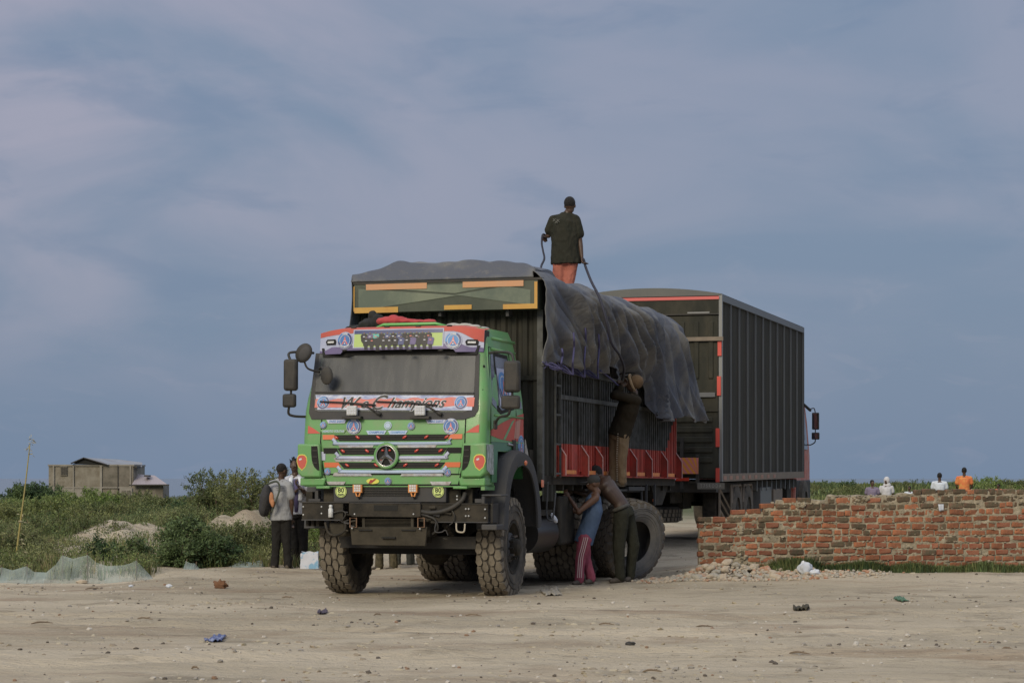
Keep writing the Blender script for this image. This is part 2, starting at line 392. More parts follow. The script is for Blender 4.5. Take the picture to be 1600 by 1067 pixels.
# mortar core: lumpy sheet between the bricks, its joints recessed behind the brick faces
def mortar_front(u, w):
    x = 2.85+u*(8.53-2.85); tz = top_z(x)+.018+.035*noise.noise((x*7, 0, 4))
    z = -.05+w*(tz+.05)
    y = wy(x)-.060+.022*noise.noise((x*9, z*16, 1))+.016*noise.noise((x*24, z*30, 8))
    return Vector((x-5.4, y-34.6, z))
mb = B()
mb.grid(mortar_front, 420, 60, mort)
mb.grid(lambda u, w: mortar_front(u, w)+Vector((0, .16-2*0, 0)), 120, 14, mort)
mb.grid(lambda u, w: mortar_front(u, 1).lerp(mortar_front(u, 1)+Vector((0, .16, 0)), w)+Vector((0, 0, .012*sin(w*pi))), 420, 3, mort)
mb.grid(lambda u, w: mortar_front(0, w)+Vector((0, .16*u, 0)), 3, 14, mort); mb.grid(lambda u, w: mortar_front(1, w)+Vector((0, .16*u, 0)), 3, 14, mort)
mb.build('mortar', WB, smooth_='all')
pb = B(); R = random.Random(5)                     # mortar lumps and plaster patches left on the courses
for i in range(600):
    x = R.uniform(2.85, 8.4); z = min(top_z(x), R.uniform(.15, 1.4)); z = z0+round((z-z0)/P_)*P_
    stone(pb, (x-5.4, wy(x)-34.6-.070, z+.016*sin(x*1.3)+R.uniform(-.008, .008)), R.uniform(.010, .030), mort, i, .45)
for (x, z, sx, sz) in ((3.46, .30, .13, .16), (7.34, .30, .12, .22), (3.42, .80, .10, .05), (5.3, 1.28, .25, .02), (4.25, 1.19, .25, .03)):
    for k in range(26): stone(pb, (x-5.4+R.uniform(-sx, sx), wy(x)-34.6-.06+R.uniform(0, .02), z+R.uniform(-sz, sz)), R.uniform(.02, .042), mort, 900+k, .8)
tag(pb.build('mortar_lumps', WB), kind='stuff')

# rubble heap before the wall: single chunks are things
chunk_m = [mat('rubble_pale', (.42, .36, .28), .97, col2=(.28, .22, .16), scale=12, bump=.6, bscale=30), mat('rubble_brick', (.34, .17, .10), .97, col2=(.40, .33, .26), scale=12, amount=.7, bump=.6, bscale=30), mat('rubble_grey', (.28, .26, .22), .97, col2=(.42, .38, .31), scale=12, bump=.6, bscale=30)]
R = random.Random(21); nlab = 'broken chunk of pale masonry in the rubble strewn along the foot of the brick wall'
for i in range(78):
    px = R.triangular(985, 1310, 1140); y = wy(px2w(px, 0, 34.2).x) - R.uniform(.22, 1.45)
    if px < 1080: y = R.uniform(33.0, 33.5); 
    x = (px-800)/FPX*y; r = R.uniform(.045, .105)
    if px < 1085: r *= .65
    hgt = max(0, 1-abs(px-1135)/90)*.17*max(0, 1-abs(y-33.7)/.5)
    cb = B(); mmx = R.choices(chunk_m, [6, 2, 3])[0]; stone(cb, (0, 0, 0), r, mmx, 500+i, R.uniform(.5, .8))
    o = cb.build('rubble_chunk'); bv = o.modifiers.new('b', 'BEVEL'); bv.width = r*.12; bv.segments = 1
    o.location = (x, y, gz(x, y)+r*.3+hgt); tag(o, nlab, 'rubble', 'rubble chunks at the foot of the brick wall')
rb = B()
for i in range(1500):
    px = R.triangular(960, 1420, 1130); y = wy(px2w(px, 0, 34.2).x) - R.uniform(.1, 1.7)
    if px < 1080: y = R.uniform(32.7, 33.7)
    x = (px-800)/FPX*y; r = R.uniform(.012, .04); hgt = max(0, 1-abs(px-1135)/95)*.15*max(0, 1-abs(y-33.7)/.55)
    stone(rb, (x, y, gz(x, y)+r*.3+hgt), r, R.choices(chunk_m, [6, 2, 3])[0], i, .7)
tag(rb.build('rubble', recalc=False), 'small pale crumbs of mortar and brick in front of the wall', 'rubble', kind='stuff')
# ================================================================== GREEN CARGO TRUCK
PHI = radians(17.5)
T1 = thing('cargo_truck', 'green six-wheeled cargo truck covered in round club badges, parked facing the camera', 'truck', (-1.54, 28.69, .05), -PHI)
T1.rotation_euler = (-.0057, 0, -PHI)
bpy.context.view_layer.update()
M1 = T1.matrix_basis.copy(); M1i = M1.inverted()
def ray_local(px, py, Mi):
    a = Mi @ Vector((0, 0, CH)); b = Mi @ Vector(((px-800)/FPX, 1, CH+(HZ-py)/FPX)); return a, b-a
def F(px, py, v):                            # measured point on the truck's plane y = v -> (x, z)
    a, d = ray_local(px, py, M1i); t = (v-a.y)/d.y; p = a+d*t; return p.x, p.z
def S(px, py, u):                            # measured point on the truck's plane x = u -> (y, z)
    a, d = ray_local(px, py, M1i); t = (u-a.x)/d.x; p = a+d*t; return p.y, p.z
green = mat('green_paint', (.115, .295, .095), .36, col2=(.21, .25, .14), scale=4.5, amount=.75, contrast=(.46, .76), coat=.35, bump=.03, bscale=3)
gdark = mat('dark_green_paint', (.035, .15, .055), .38, coat=.3)
red = mat('red_paint', (.50, .085, .06), .5, col2=(.36, .10, .075), scale=3, amount=.6)
dred = mat('dull_red_paint', (.40, .042, .028), .55, col2=(.22, .045, .03), scale=5, amount=.8)
orange = mat('orange_vinyl', (.55, .13, .045), .5)
black = mat('black_plastic', (.022, .021, .019), .55, col2=(.06, .052, .042), scale=7, amount=.5)
seam = mat('panel_gap', (.006, .006, .005), .8)
steel = mat('dusty_chassis_steel', (.022, .020, .016), .75, spec=.3, col2=(.065, .055, .041), scale=5, amount=.6, bump=.2, bscale=30)
dusty = mat('dusty_skid_plate', (.060, .052, .038), .8, spec=.3, col2=(.030, .027, .021), scale=4, amount=.7, bump=.2, bscale=25)
greyp = mat('grey_fender_plastic', (.050, .051, .054), .66, spec=.35, col2=(.085, .078, .070), scale=3, amount=.45, bump=.08, bscale=60)
rubber = mat('tyre_rubber', (.048, .044, .038), .9, col2=(.14, .118, .09), scale=5, amount=.7, bump=.15, bscale=60)
treadm = mat('dusty_tread', (.20, .172, .132), .95, col2=(.10, .087, .068), scale=9, amount=.6, bump=.3, bscale=60)
chrome = mat('dull_chrome', (.55, .55, .56), .3, 1)
white = mat('white_vinyl', (.52, .54, .59), .5)
paleblue = mat('pale_blue_vinyl', (.36, .45, .60), .45)
lilac = mat('lilac_vinyl', (.46, .48, .60), .45, col2=(.32, .36, .50), scale=2, amount=.7)
navy = mat('navy_vinyl', (.035, .05, .16), .4)
blue = mat('blue_vinyl', (.10, .26, .52), .4, col2=(.05, .12, .33), scale=3, amount=.9)
purple = mat('purple_vinyl', (.15, .12, .24), .45, col2=(.09, .08, .17), scale=3, amount=.7)
badred = mat('badge_red', (.60, .16, .13), .4)
yellow = mat('yellow_vinyl', (.60, .58, .10), .45)
limes = mat('lime_sticker', (.55, .66, .22), .45)
blackv = mat('black_vinyl', (.012, .012, .014), .5)
amber = mat('amber_lens', (.65, .16, .05), .25, coat=.5)
redl = mat('red_lens', (.45, .05, .03), .2, coat=.6)
glass = mat('tinted_windscreen', (.045, .049, .053), .14, col2=(.085, .088, .088), scale=2.2, amount=.7, spec=.55, stretch=(2.2, 1, .35), contrast=(.42, .7)); glass.node_tree.nodes['Principled BSDF'].inputs['Alpha'].default_value = .80  # paler upright streaks paint faint reflections into the glass colour
sideglass = mat('side_glass', (.10, .105, .13), .1, spec=.7)
frost = mat('lamp_face', (.62, .63, .62), .3, col2=(.35, .36, .36), scale=60, amount=.8)
mirrorm = mat('mirror_glass', (.30, .31, .32), .08, 1)

# body shell -------------------------------------------------------
def hw(z): return 1.25-.11*smooth(2.42, 3.32, z)-.0*z if z < 3.32 else 1.14-.10*((z-3.32)/.26)**1.5
def vf(z):
    if z < 2.05: return .03*(1-smooth(1.4, 2.05, z))*-0+.0
    if z < 2.42: return .05*((z-2.05)/.37)
    if z < 3.32: return .05+.29*(z-2.42)/.90
    return .34+.16*((z-3.32)/.26)**1.6
def P(u, z, off=.006): return Vector((u, vf(z)-off, z))       # on the cab's front
def Q(v, z, off=.006): return Vector((hw(z)+off, v, z))       # on the cab's right side
def ring_pts(z, rear, front=None, inset=0):
    w = hw(z)-inset; f = vf(z) if front is None else front; r = .10; pts = []
    for cx, cy, a0 in ((w-r, f+r, -90), (w-.05, rear-.05, 0), (-w+.05, rear-.05, 90), (-w+r, f+r, 180)):
        rr = r if cy < rear-.1 else .05
        for k in range(6):
            a = radians(a0+k*18); pts.append(Vector((cx+rr*cos(a), cy+rr*sin(a), z)))
    return pts
def shell(zs, rear, m, bb, hole=None):
    k = 0; rs = [ring_pts(z, rear(z) if callable(rear) else rear) for z in zs]; n = len(rs[0]); vs = [p for r in rs for p in r]
    fs = [(i*n+j, i*n+(j+1) % n, (i+1)*n+(j+1) % n, (i+1)*n+j) for i in range(len(rs)-1) for j in range(n) if not (hole and j == n-1 and hole[0] <= zs[i] < hole[1])]
    fs += [tuple(range(n))[::-1], tuple(range((len(rs)-1)*n, len(rs)*n))]
    bb.add(vs, fs, m)
b = B()
shell([1.90, 2.05, 2.2, 2.35, 2.42, 2.6, 2.8, 3.0, 3.2, 3.32, 3.38, 3.43, 3.47, 3.49], lambda z: 1.67-.16*smooth(3.1, 3.49, z), green, b, hole=(2.42, 3.2))
shell([1.44, 1.46, 1.55, 1.75, 1.9], .42, green, b)
body = b.build('cab_body', T1, smooth_=True, weld=False)
# rolled roof crown with its ribs
b = B()
def roof(i, j):
    u = -1.04+2.08*i; v = .42+1.10*j; e = 1-abs(2*i-1)**4; f = 1-abs(2*j-1)**6
    return Vector((u, v, 3.482+.035*e*f+.010*(1 if .25 < (i*6) % 1 < .75 else 0)*e*f))
b.grid(roof, 40, 16, green); b.build('roof_panel', T1, smooth_='all')
b = B()                                       # pressed side creases
for z in (3.22, 3.36): b.tube([Q(.55+.5*(z-3.2), z, .0), Q(1.58, z, .0)], .022, green, 6)
b.tube([Q(.40, 2.36, .0), Q(1.62, 2.36, .0)], .016, green, 6)
b.build('side_crease', T1, smooth_='all')
# lower corner boxes either side of the hood, with slotted vents
for sgn in (-1, 1):
    b = B()
    o = [(.975, 1.995), (1.285, 1.995), (1.285, 1.62), (1.22, 1.56), (.95, 1.56)]
    b.prism([(sgn*x, -.075, z) for x, z in o], (0, .34, 0), green)
    cb = b.build('corner_panel', T1, bevel=.025)
    v_ = B(); q = [(1.00, 1.965), (1.085, 1.965), (1.085, 1.87), (1.075, 1.78), (1.045, 1.70), (1.0, 1.655), (.972, 1.65)]
    v_.prism([(sgn*x, -.081, z) for x, z in q], (0, .012, 0), seam)
    for k in range(3): v_.box((sgn*1.0, -.088, 1.74+k*.08), (sgn*1.065, -.082, 1.755+k*.08), black)
    v_.build('corner_vent', cb)
    b = B(); b.prism([(sgn*x, -.03, z) for x, z in ((.90, 1.555), (1.262, 1.555), (1.262, 1.455), (.93, 1.455))], (0, .3, 0), green); b.build('lower_corner_trim', T1, bevel=.015)
    b = B(); b.box((sgn*1.03, -.05, 1.415), (sgn*.84, .25, 1.45), green); b.build('sill_trim', T1, bevel=.01)
# hood panel seams
b = B()
for sgn in (-1, 1):
    b.tube([P(sgn*.985, 2.36, .004), P(sgn*.985, 2.02, .004), P(sgn*.965, 1.75, .004), P(sgn*.90, 1.47, .004)], .008, seam, 4)
b.tube([P(-.98, 1.60, .004), P(.98, 1.60, .004)], .007, seam, 4); b.tube([P(-.93, 1.465, .003), P(.93, 1.465, .003)], .010, seam, 4)
b.build('panel_gap', T1)
# grille: three dark slots in green bars
hood = B(); hood.prism([P(x, z, .012) for x, z in ((-.975, 2.12), (.975, 2.12), (.90, 1.61), (-.90, 1.61))], (0, .01, 0), green); hood.build('grille_panel', T1)
slots = [(2.105, 2.035, .845), (1.93, 1.855, .80), (1.735, 1.66, .77)]
slots = []
for yt, yb, xl, xr in ((679.5, 687.5, 516, 697), (700, 709.5, 520, 692), (722.5, 731.5, 524, 690)):
    (a, zt), (c, zb) = F(xl, yt, 0), F(xr, yb, 0); slots.append((zt, zb, (c-a)/2))
for k, (zt, zb, w) in enumerate(slots):
    b = B()
    b.prism([P(x, z, .017) for x, z in ((-w, zt), (w, zt), (w-.07, zb), (-w+.07, zb))], (0, .004, 0), seam)
    for j in range(2): b.box((-w+.03+.03*j, -.021, zt-(zt-zb)*(.35+.4*j)-.004), (w-.03-.03*j, -.019, zt-(zt-zb)*(.35+.4*j)+.004), black)
    sl = b.build('grille_slot', T1)
    for sgn in (-1, 1):                        # coloured ends
        c = B(); c.prism([P(sgn*x, z, .0165) for x, z in ((w+.005, zt+.002), (.955-.012*k, zt+.002), (.950-.012*k, zb+.015), (w-.03, zb+.015))], (0, .003, 0), orange if k != 1 else seam); c.build('stripe', T1)
    n = 6 if k == 0 else (4 if k == 1 else 4)
    xs = ([-.80, -.49, -.19, .19, .50, .79] if k == 0 else ([-.74, -.37, .38, .74] if k == 1 else [-.70, -.24, .22, .71]))
    for x in xs:
        c = B(); c.ell((x*w/.82*.98, -.026, (zt+zb)/2+.004), (.036, .014, .016), redl, Matrix.Rotation(radians(32 if x < 0 else -32), 3, 'Y'), 10, 6); c.build('marker_lamp', sl, smooth_='all')
    s2 = B(); t = .030; w2 = w-.02            # pale chrome lip swept up at both ends
    path = [(-w2-.04, zb+.035), (-w2+.01, zb-.01), (-w2+.09, zb-.030), (w2-.09, zb-.030), (w2-.01, zb-.01), (w2+.04, zb+.035)]
    pts = catmull([P(x, z-.012, .018) for x, z in path], 5); s2.tube(pts, t*.78, paleblue if k != 1 else lilac, 6, flat=.35)
    s2.build('grille_lip', T1, smooth_='all')
# star emblem in its ring
b = B(); cx, cz = F(604, 712, -.03); rr = .150
b.prism([(cx+.135*cos(2*pi*k/28), -.030, cz+.135*sin(2*pi*k/28)) for k in range(28)], (0, .012, 0), seam)
emb = b.build('emblem_backing', T1)
b = B(); b.tube([(cx+rr*cos(2*pi*k/40), -.040, cz+rr*sin(2*pi*k/40)) for k in range(40)], .022, green, 8, closed=True)
b.tube([(cx+.132*cos(2*pi*k/40), -.052, cz+.132*sin(2*pi*k/40)) for k in range(40)], .007, chrome, 6, closed=True); b.build('emblem_ring', emb, smooth_='all')
dullm = mat('aged_metal', (.20, .20, .20), .35, .8)
b = B(); pol = []
for k in range(3):
    a = radians(90+120*k); pol.append((cx+.150*cos(a), cz+.150*sin(a))); a += radians(60); pol.append((cx+.034*cos(a), cz+.034*sin(a)))
for k in range(6):                            # faceted three pointed star
    p, q = pol[k], pol[(k+1) % 6]; b.add([(p[0], -.050, p[1]), (q[0], -.050, q[1]), (cx, -.080, cz)], [(0, 1, 2)], dullm)
for sgn in (-1, 1):
    b.prism([(cx+sgn*x, -.052, cz+z) for x, z in ((.01, -.01), (.05, .0), (.115, -.12), (.07, -.115))], (0, .01, 0), dullm)
b.build('emblem_star', emb)
for a in (125, 55, 215, 325):
    c = B(); c.ell((cx+.085*cos(radians(a)), -.046, cz+.085*sin(radians(a))), (.02, .01, .013), redl, None, 8, 6); c.build('marker_lamp', emb, smooth_='all')

# round club badges -------------------------------------------------
def disc(bb, f, cx, cz, r, off, m, n=28, r0=None, a0=0, a1=360):
    if r0 is None: bb.add([f(cx, cz, off)]+[f(cx+r*cos(2*pi*k/n), cz+r*sin(2*pi*k/n), off) for k in range(n)], [(0, k+1, (k+1) % n+1) for k in range(n)], m)
    else:
        vs = []
        for k in range(n+1):
            a = radians(a0+(a1-a0)*k/n); vs += [f(cx+r0*cos(a), cz+r0*sin(a), off), f(cx+r*cos(a), cz+r*sin(a), off)]
        bb.add(vs, [(2*k, 2*k+1, 2*k+3, 2*k+2) for k in range(n)], m)
def badge(f, cx, cz, r, off=.012, name='round_badge', parent=None, st=1, letters=False, tilt=0):
    b = B(); e = .0016
    disc(b, f, cx, cz, r, off, lilac); disc(b, f, cx, cz, r*.93, off+e, navy); disc(b, f, cx, cz, r*.93, off+2*e, blue, r0=r*.70, a0=60, a1=190)
    disc(b, f, cx, cz, r*.66, off+2*e, blue)
    disc(b, f, cx, cz, r*.70, off+3*e, white, r0=r*.64)
    for sgn in (-1, 1):                       # tower: two splayed legs meeting in a spire
        b.add([f(cx+sgn*r*x, cz+r*z, off+4*e) for x, z in ((0, .56), (.06, .30), (.16, -.05), (.42, -.46), (.26, -.46), (.08, -.15), (0, -.10))], [tuple(range(7))], badred)
    b.add([f(cx+r*x, cz+r*z, off+5*e) for x, z in ((-.17, -.10), (.17, -.10), (.14, -.02), (-.14, -.02))], [(0, 1, 2, 3)], white)
    disc(b, f, cx, cz-.36*r, r*.10, off+5*e, white, 10)
    if letters:
        vs, fs = text_geo('PARIS', r*.26, bold=.002)
        def arc(v):
            a = pi/2-v.x/(r*.80); rad = r*.80+v.y; return f(cx+rad*cos(a), cz+rad*sin(a), off+6*e)
        b.add([arc(v) for v in vs], fs, white)
        vs, fs = text_geo('SAINT-GERMAIN', r*.19, bold=.0015)
        def arc2(v):
            a = -pi/2+v.x/(r*.80); rad = r*.80-v.y; return f(cx+rad*cos(a), cz+rad*sin(a), off+6*e)
        b.add([arc2(v) for v in vs], fs, white)
    return b.build(name, parent or T1, recalc=False)
for (px, py, rp, let) in ((553.5, 666, 12.5, 1), (705, 666, 12.5, 1), (505.5, 664, 5.5, 0), (643, 665.5, 6, 0), (512, 736.5, 5.5, 0), (699.5, 738, 5.8, 0), (606.5, 751.5, 5.8, 0)):
    x, z = F(px, py, vf(2.2) if py < 700 else -.01); badge(P, x, z, rp*.99/121, .018, letters=bool(let))
b = B(); x, z = F(605.5, 664.5, 0); disc(b, P, x, z, .052, .013, paleblue); disc(b, P, x, z, .040, .015, green); disc(b, P, x, z, .034, .017, paleblue); b.build('round_sticker', T1, recalc=False)
def strip(px0, px1, py0, py1, m, off=.014, cut=.03, txt=None, tm=None, up=False, name='sticker', plane=0):
    (x0, z0), (x1, z1) = F(px0, py0, plane), F(px1, py1, plane)
    b = B(); c = cut
    q = [(x0, z0), (x1, z0), (x1-c, z1), (x0+c, z1)] if not up else [(x0+c, z0), (x1-c, z0), (x1, z1), (x0, z1)]
    b.add([P(x, z, off) for x, z in q], [(0, 1, 2, 3)], m)
    if txt:
        vs, fs = text_geo(txt, abs(z0-z1)*.85, shear=.3, bold=.001); wd = max(v.x for v in vs)*2 or 1; k = min(1, (x1-x0-2*c)/wd)
        b.add([P((x0+x1)/2+v.x*k, (z0+z1)/2+v.y, off+.002) for v in vs], fs, tm)
    return b.build(name, T1, recalc=False)
strip(509, 541, 655.5, 661, lilac, txt='PARIS SAINT', tm=blue); strip(664, 696, 655.5, 661, lilac, txt='PARIS SAINT', tm=blue)
strip(572, 604, 672.5, 678.5, paleblue, txt='CHAMPIONS', tm=blue); strip(606, 637, 672.5, 678.5, paleblue, txt='CHAMPIONS', tm=blue)
strip(500, 541, 671, 676.5, green, txt='NEMOTO YOUTAR', tm=paleblue)
grit = mat('worn_silver_sticker', (.42, .44, .44), .5, col2=(.25, .20, .19), scale=14, amount=.8)
for a in ((528, 586, 693.5, 699), (620, 684, 693.5, 699), (522, 584, 715, 721), (624, 691, 715, 721), (520, 582, 738, 743.5), (626, 694, 738, 743.5)): strip(*a, grit, off=.0155, txt='CHAMPIONS', tm=lilac, up=a[2] > 730)
strip(511, 541, 752, 757, grit, txt='SINOTRUCK'[:0] or None); strip(672, 706, 752, 757.5, grit)
strip(502, 509, 705.5, 719, lilac, cut=0)
b = B(); x, z = F(583, 751.5, 0)
b.add([P(x+.088*cos(2*pi*k/24), z+.036*sin(2*pi*k/24), .014) for k in range(24)], [tuple(range(24))], yellow)
b.add([P(x+a, z+c, .016) for a, c in ((-.06, -.03), (-.015, -.028), (.055, .03), (.02, .03), (.0, .015), (-.03, .02))], [tuple(range(6))], dred); b.build('oval_sticker', T1, recalc=False)
for sgn, px in ((-1, 468.5), (1, 749)):        # red strawberry decal on each corner panel
    b = B(); x, z = (F(px, 722, -.08)); fq = lambda u, z_, o: Vector((u, -.075-o, z_))
    pol = [(.0, .092), (.045, .088), (.080, .060), (.088, .01), (.060, -.055), (.0, -.095), (-.060, -.055), (-.088, .01), (-.080, .060), (-.045, .088)]
    if sgn < 0: x = -1.215
    pol2 = [(a*.82 if sgn > 0 else a*.75, c) for a, c in pol]
    b.add([fq(x+a*1.13, z+c*1.13, .003) for a, c in pol2], [tuple(range(10))], yellow); b.add([fq(x+a, z+c, .005) for a, c in pol2], [tuple(range(10))], red)
    b.add([fq(x+a, z+c, .007) for a, c in ((-.04, .045), (-.005, .055), (.0, .035), (-.035, .02))], [(0, 1, 2, 3)], white)
    b.build('strawberry_decal', T1, recalc=False)
for sgn in (-1, 1):                            # red flash on the cheek
    b = B(); b.add([P(sgn*x, z, .006) for x, z in ((.99, 2.13), (1.17, 2.13), (1.17, 2.235), (1.10, 2.20))], [(0, 1, 2, 3)], red); b.build('red_flash', T1, recalc=False)

# windscreen ---------------------------------------------------------
def scr(px, py, v=None):
    z = CH+(HZ-py)/FPX*29; 
    for _ in range(4): x, z = F(px, py, vf(z))
    return x, z
sur = [(487, 655), (724, 655.5), (742, 650), (748, 640), (750, 552), (494, 552), (488, 600), (483, 645)]
inn = [(501, 643), (722, 643.5), (733, 641.5), (738.5, 636), (741, 557), (502, 555.5), (497.5, 600), (493.5, 636)]
b = B(); b.add([P(*scr(*q), .012) for q in sur]+[P(*scr(*q), .012) for q in inn]+[P(*scr(*q), -.02) for q in inn], [(k, (k+1) % 8, 8+(k+1) % 8, 8+k) for k in range(8)]+[(8+k, 8+(k+1) % 8, 16+(k+1) % 8, 16+k) for k in range(8)], greyp); b.build('windscreen_surround', T1, recalc=False)
cabin = mat('cabin_lining', (.045, .043, .040), .8, col2=(.08, .075, .068), scale=3); seatm = mat('seat_cover', (.10, .085, .075), .85, col2=(.18, .05, .05), scale=6)
b = B(); b.box((-1.08, 1.46, 1.95), (1.08, 1.50, 3.36), cabin)
for sg in (-1, 1): b.box((sg*1.06, .45, 1.95), (sg*1.085, 1.46, 3.15), cabin)
b.box((-1.06, .5, 3.30), (1.06, 1.46, 3.33), cabin); b.box((-1.10, .14, 2.10), (1.10, .46, 2.47), cabin); b.box((.25, .30, 2.47), (.95, .46, 2.56), cabin); b.build('cabin', T1)
for x in (-.62, .62): b = B(); b.box((x-.25, .95, 2.0), (x+.25, 1.40, 2.25), seatm); b.box((x-.25, 1.22, 2.2), (x+.25, 1.40, 2.86), seatm); b.box((x-.14, 1.24, 2.88), (x+.14, 1.36, 3.05), seatm); b.build('seat', T1, bevel=.04)
b = B(); b.tube([(.60+.21*cos(2*pi*k/28), .56-.06*sin(2*pi*k/28), 2.60+.19*sin(2*pi*k/28)) for k in range(28)], .015, black, 6, closed=True); b.tube([(.60, .50, 2.45), (.60, .56, 2.60)], .03, black, 8); b.tube([(.40, .56, 2.60), (.80, .56, 2.60)], .014, black, 6); b.build('steering_wheel', T1, smooth_='all')
b = B(); b.ell((-.35, .34, 2.50), (.16, .07, .04), MATS.get('x') or mat('dash_cloth', (.30, .28, .27), .9), None, 12, 6); b.ell((.1, .33, 2.50), (.12, .06, .05), mat('dash_cloth', (0, 0, 0)), None, 12, 6); b.build('dash_clutter', T1)
gl = [(493, 641), (500, 643), (727, 643), (736, 640), (741, 620), (744, 556), (500, 554), (492, 620)]
b = B(); b.add([P(*scr(*q), .017) for q in gl], [tuple(range(8))], glass); ws = b.build('windscreen', T1, recalc=False)
b = B(); b.tube([P(*scr(493, 613), .021), P(*scr(741.5, 614.5), .021)], .012, greyp, 6); b.build('windscreen_bar', ws)
ban = [(494, 617), (741, 618), (738, 641), (497, 640)]
b = B(); b.add([P(*scr(*q), .020) for q in ban], [(0, 1, 2, 3)], mat('banner_white', (.50, .54, .66), .45, col2=(.20, .24, .42), scale=9, amount=.85, stretch=(1, 1, 2.2)))
x0, z0 = scr(494, 624); x1, z1 = scr(741, 637)
n = 48; top = []; bot = []
for k in range(n+1):
    x = x0+(x1-x0)*k/n; top.append((x, z0+.012*noise.noise((x*5, 1, 1))+.01*sin(k*1.1))); bot.append((x, z1+.02+.02*noise.noise((x*4, 7, 1))))
b.add([P(x, z, .022) for x, z in top+bot], [(k, k+1, n+2+k, n+1+k) for k in range(n)], mat('banner_red', (.58, .15, .11), .45, col2=(.45, .25, .25), scale=8, amount=.6))
cxm, czm = scr(617, 630)
for txt, sz, x0_, w_ in (('W', .235, -.72, .26), ('e', .20, -.45, .10), ('C', .29, -.30, .21), ('hampions', .20, -.09, .80)):
    for bd, off_, m_ in ((.009, .024, white), (.003, .0262, blackv)):
        vs, fs = text_geo(txt, sz, shear=.5, bold=bd, align='LEFT'); l0 = min(v.x for v in vs); wd = max(v.x for v in vs)-l0
        b.add([P(cxm+x0_+(v.x-l0)*w_/wd, czm+v.y*.95, off_) for v in vs], fs, m_)
b.build('windscreen_banner', ws, recalc=False)
for q in ((506, 629), (721, 629)): x, z = scr(*q); badge(P, x, z, .088, .023, parent=ws)
for px, tip in ((597, 502), (692, 590)):      # wipers
    b = B(); a = P(*scr(px, 648), .05); e = P(*scr(px-25, 633), .055); t0 = P(*scr(tip, 627.5), .05); t1 = P(*scr(px-8, 633), .05)
    b.tube([a, a.lerp(e, .3)], .024, black, 8); b.tube([a, e, P(*scr(px-45, 630), .055)], [.014, .011, .008], black, 6); b.tube([t0, t0.lerp(t1, .5)+Vector((0, 0, .008)), t1], .011, black, 6); b.build('wiper', T1, smooth_='all')
for px in (554, 660):                          # white lamps on their trays at the foot of the glass
    x, z = scr(px, 641); lampw = B(); lampw.box((x-.068, -.06, z-.065), (x+.068, -.01, z+.055), frost)
    for k in range(4):
        for j in range(3): lampw.box((x-.058+k*.031, -.066, z-.052+j*.035), (x-.034+k*.031, -.0605, z-.024+j*.035), white)
    l_ = lampw.build('work_lamp', T1, bevel=.012)
    c = B(); c.box((x-.13, -.07, z-.115), (x+.13, .02, z-.078), black); c.box((x-.02, -.05, z-.08), (x+.02, -.02, z-.06), black); c.build('lamp_tray', l_, bevel=.006)
# round mirror in front of the glass
x, z = scr(520.5, 588); b = B(); c_ = P(x, z, .22)
b.ell(c_, (.085, .03, .12), black, None, 20, 10); b.tube(catmull([P(-1.1, z+.10, .02), P(-1.02, z+.12, .12), P(x-.05, z+.07, .20)], 5), .012, black, 6); b.build('wide_angle_mirror', T1, smooth_='all')
b = B(); x, z = F(484, 553, .15)
b.ell((x, -.05, z), (.11, .045, .135), black, Matrix.Rotation(radians(35), 3, 'Y'), 20, 10); b.ell((x+.012, -.070, z-.006), (.080, .03, .105), greyp, Matrix.Rotation(radians(35), 3, 'Y'), 20, 10)
b.tube(catmull([(x, -.03, z-.11), (x+.04, 0, z-.2), (x+.14, .15, z-.24)], 5), .014, black, 6); b.build('ramp_mirror', T1, smooth_='all')

# sun visor ----------------------------------------------------------
def VZ(px, py): return F(px, py, .16)
def Vz(u, z, off=.004):                       # bowed visor surface
    return Vector((u, .17+.16*(u/1.15)**4+.25*(z-3.22)**1.0*.6-off, z))
(xl, zt), (xr, _) = VZ(500, 518), VZ(757, 518); zb = VZ(600, 550)[1]; zt = 3.50; 
def vis_top(u): return zt-.16*max(0, abs(u)-.80)**1.3*1.2-.006
def vis_bot(u): return zb+(.03 if abs(u) < .78 else -.012)-.0*abs(u)
def vis(i, j):
    u = -1.13+2.26*i; a, c = vis_bot(u), vis_top(u); return Vz(u, a+(c-a)*j, 0)
b = B(); b.grid(vis, 60, 8, lilac); b.grid(lambda i, j: vis(i, 1)+Vector((0, .22*j, .03*j)), 60, 2, red); b.grid(lambda i, j: vis(i, 0)+Vector((0, .10*j, 0.01*j)), 60, 2, greyp)
for i in (0, 1): b.grid(lambda q, j, i=i: vis(i, j)+Vector((0, .2*q, 0)), 2, 8, black)
vs_ = b.build('sun_visor', T1, smooth_='all', recalc=False)
def vband(name, lo, hi, m, u0=-1.13, u1=1.13, off=.004):
    b = B(); n = 60; pts = []
    for k in range(n+1):
        u = u0+(u1-u0)*k/n; a, c = vis_bot(u), vis_top(u); l_, h_ = (lo(u) if callable(lo) else lo), (hi(u) if callable(hi) else hi)
        pts += [Vz(u, a+(c-a)*l_, off), Vz(u, a+(c-a)*h_, off)]
    b.add(pts, [(2*k, 2*k+1, 2*k+3, 2*k+2) for k in range(n)], m); b.build(name, vs_, recalc=False)
vband('red_band', lambda u: .80+.02*sin(u*9) if abs(u) < .62 else (.80-.35*smooth(.78, 1.13, abs(u)) if u > 0 else .78), 1.0, red)
vband('purple_band', 0, lambda u: .18+.12*smooth(.5, .8, abs(u))*(1-smooth(.85, 1.05, abs(u)))+.03*sin(u*25), purple, off=.0045)
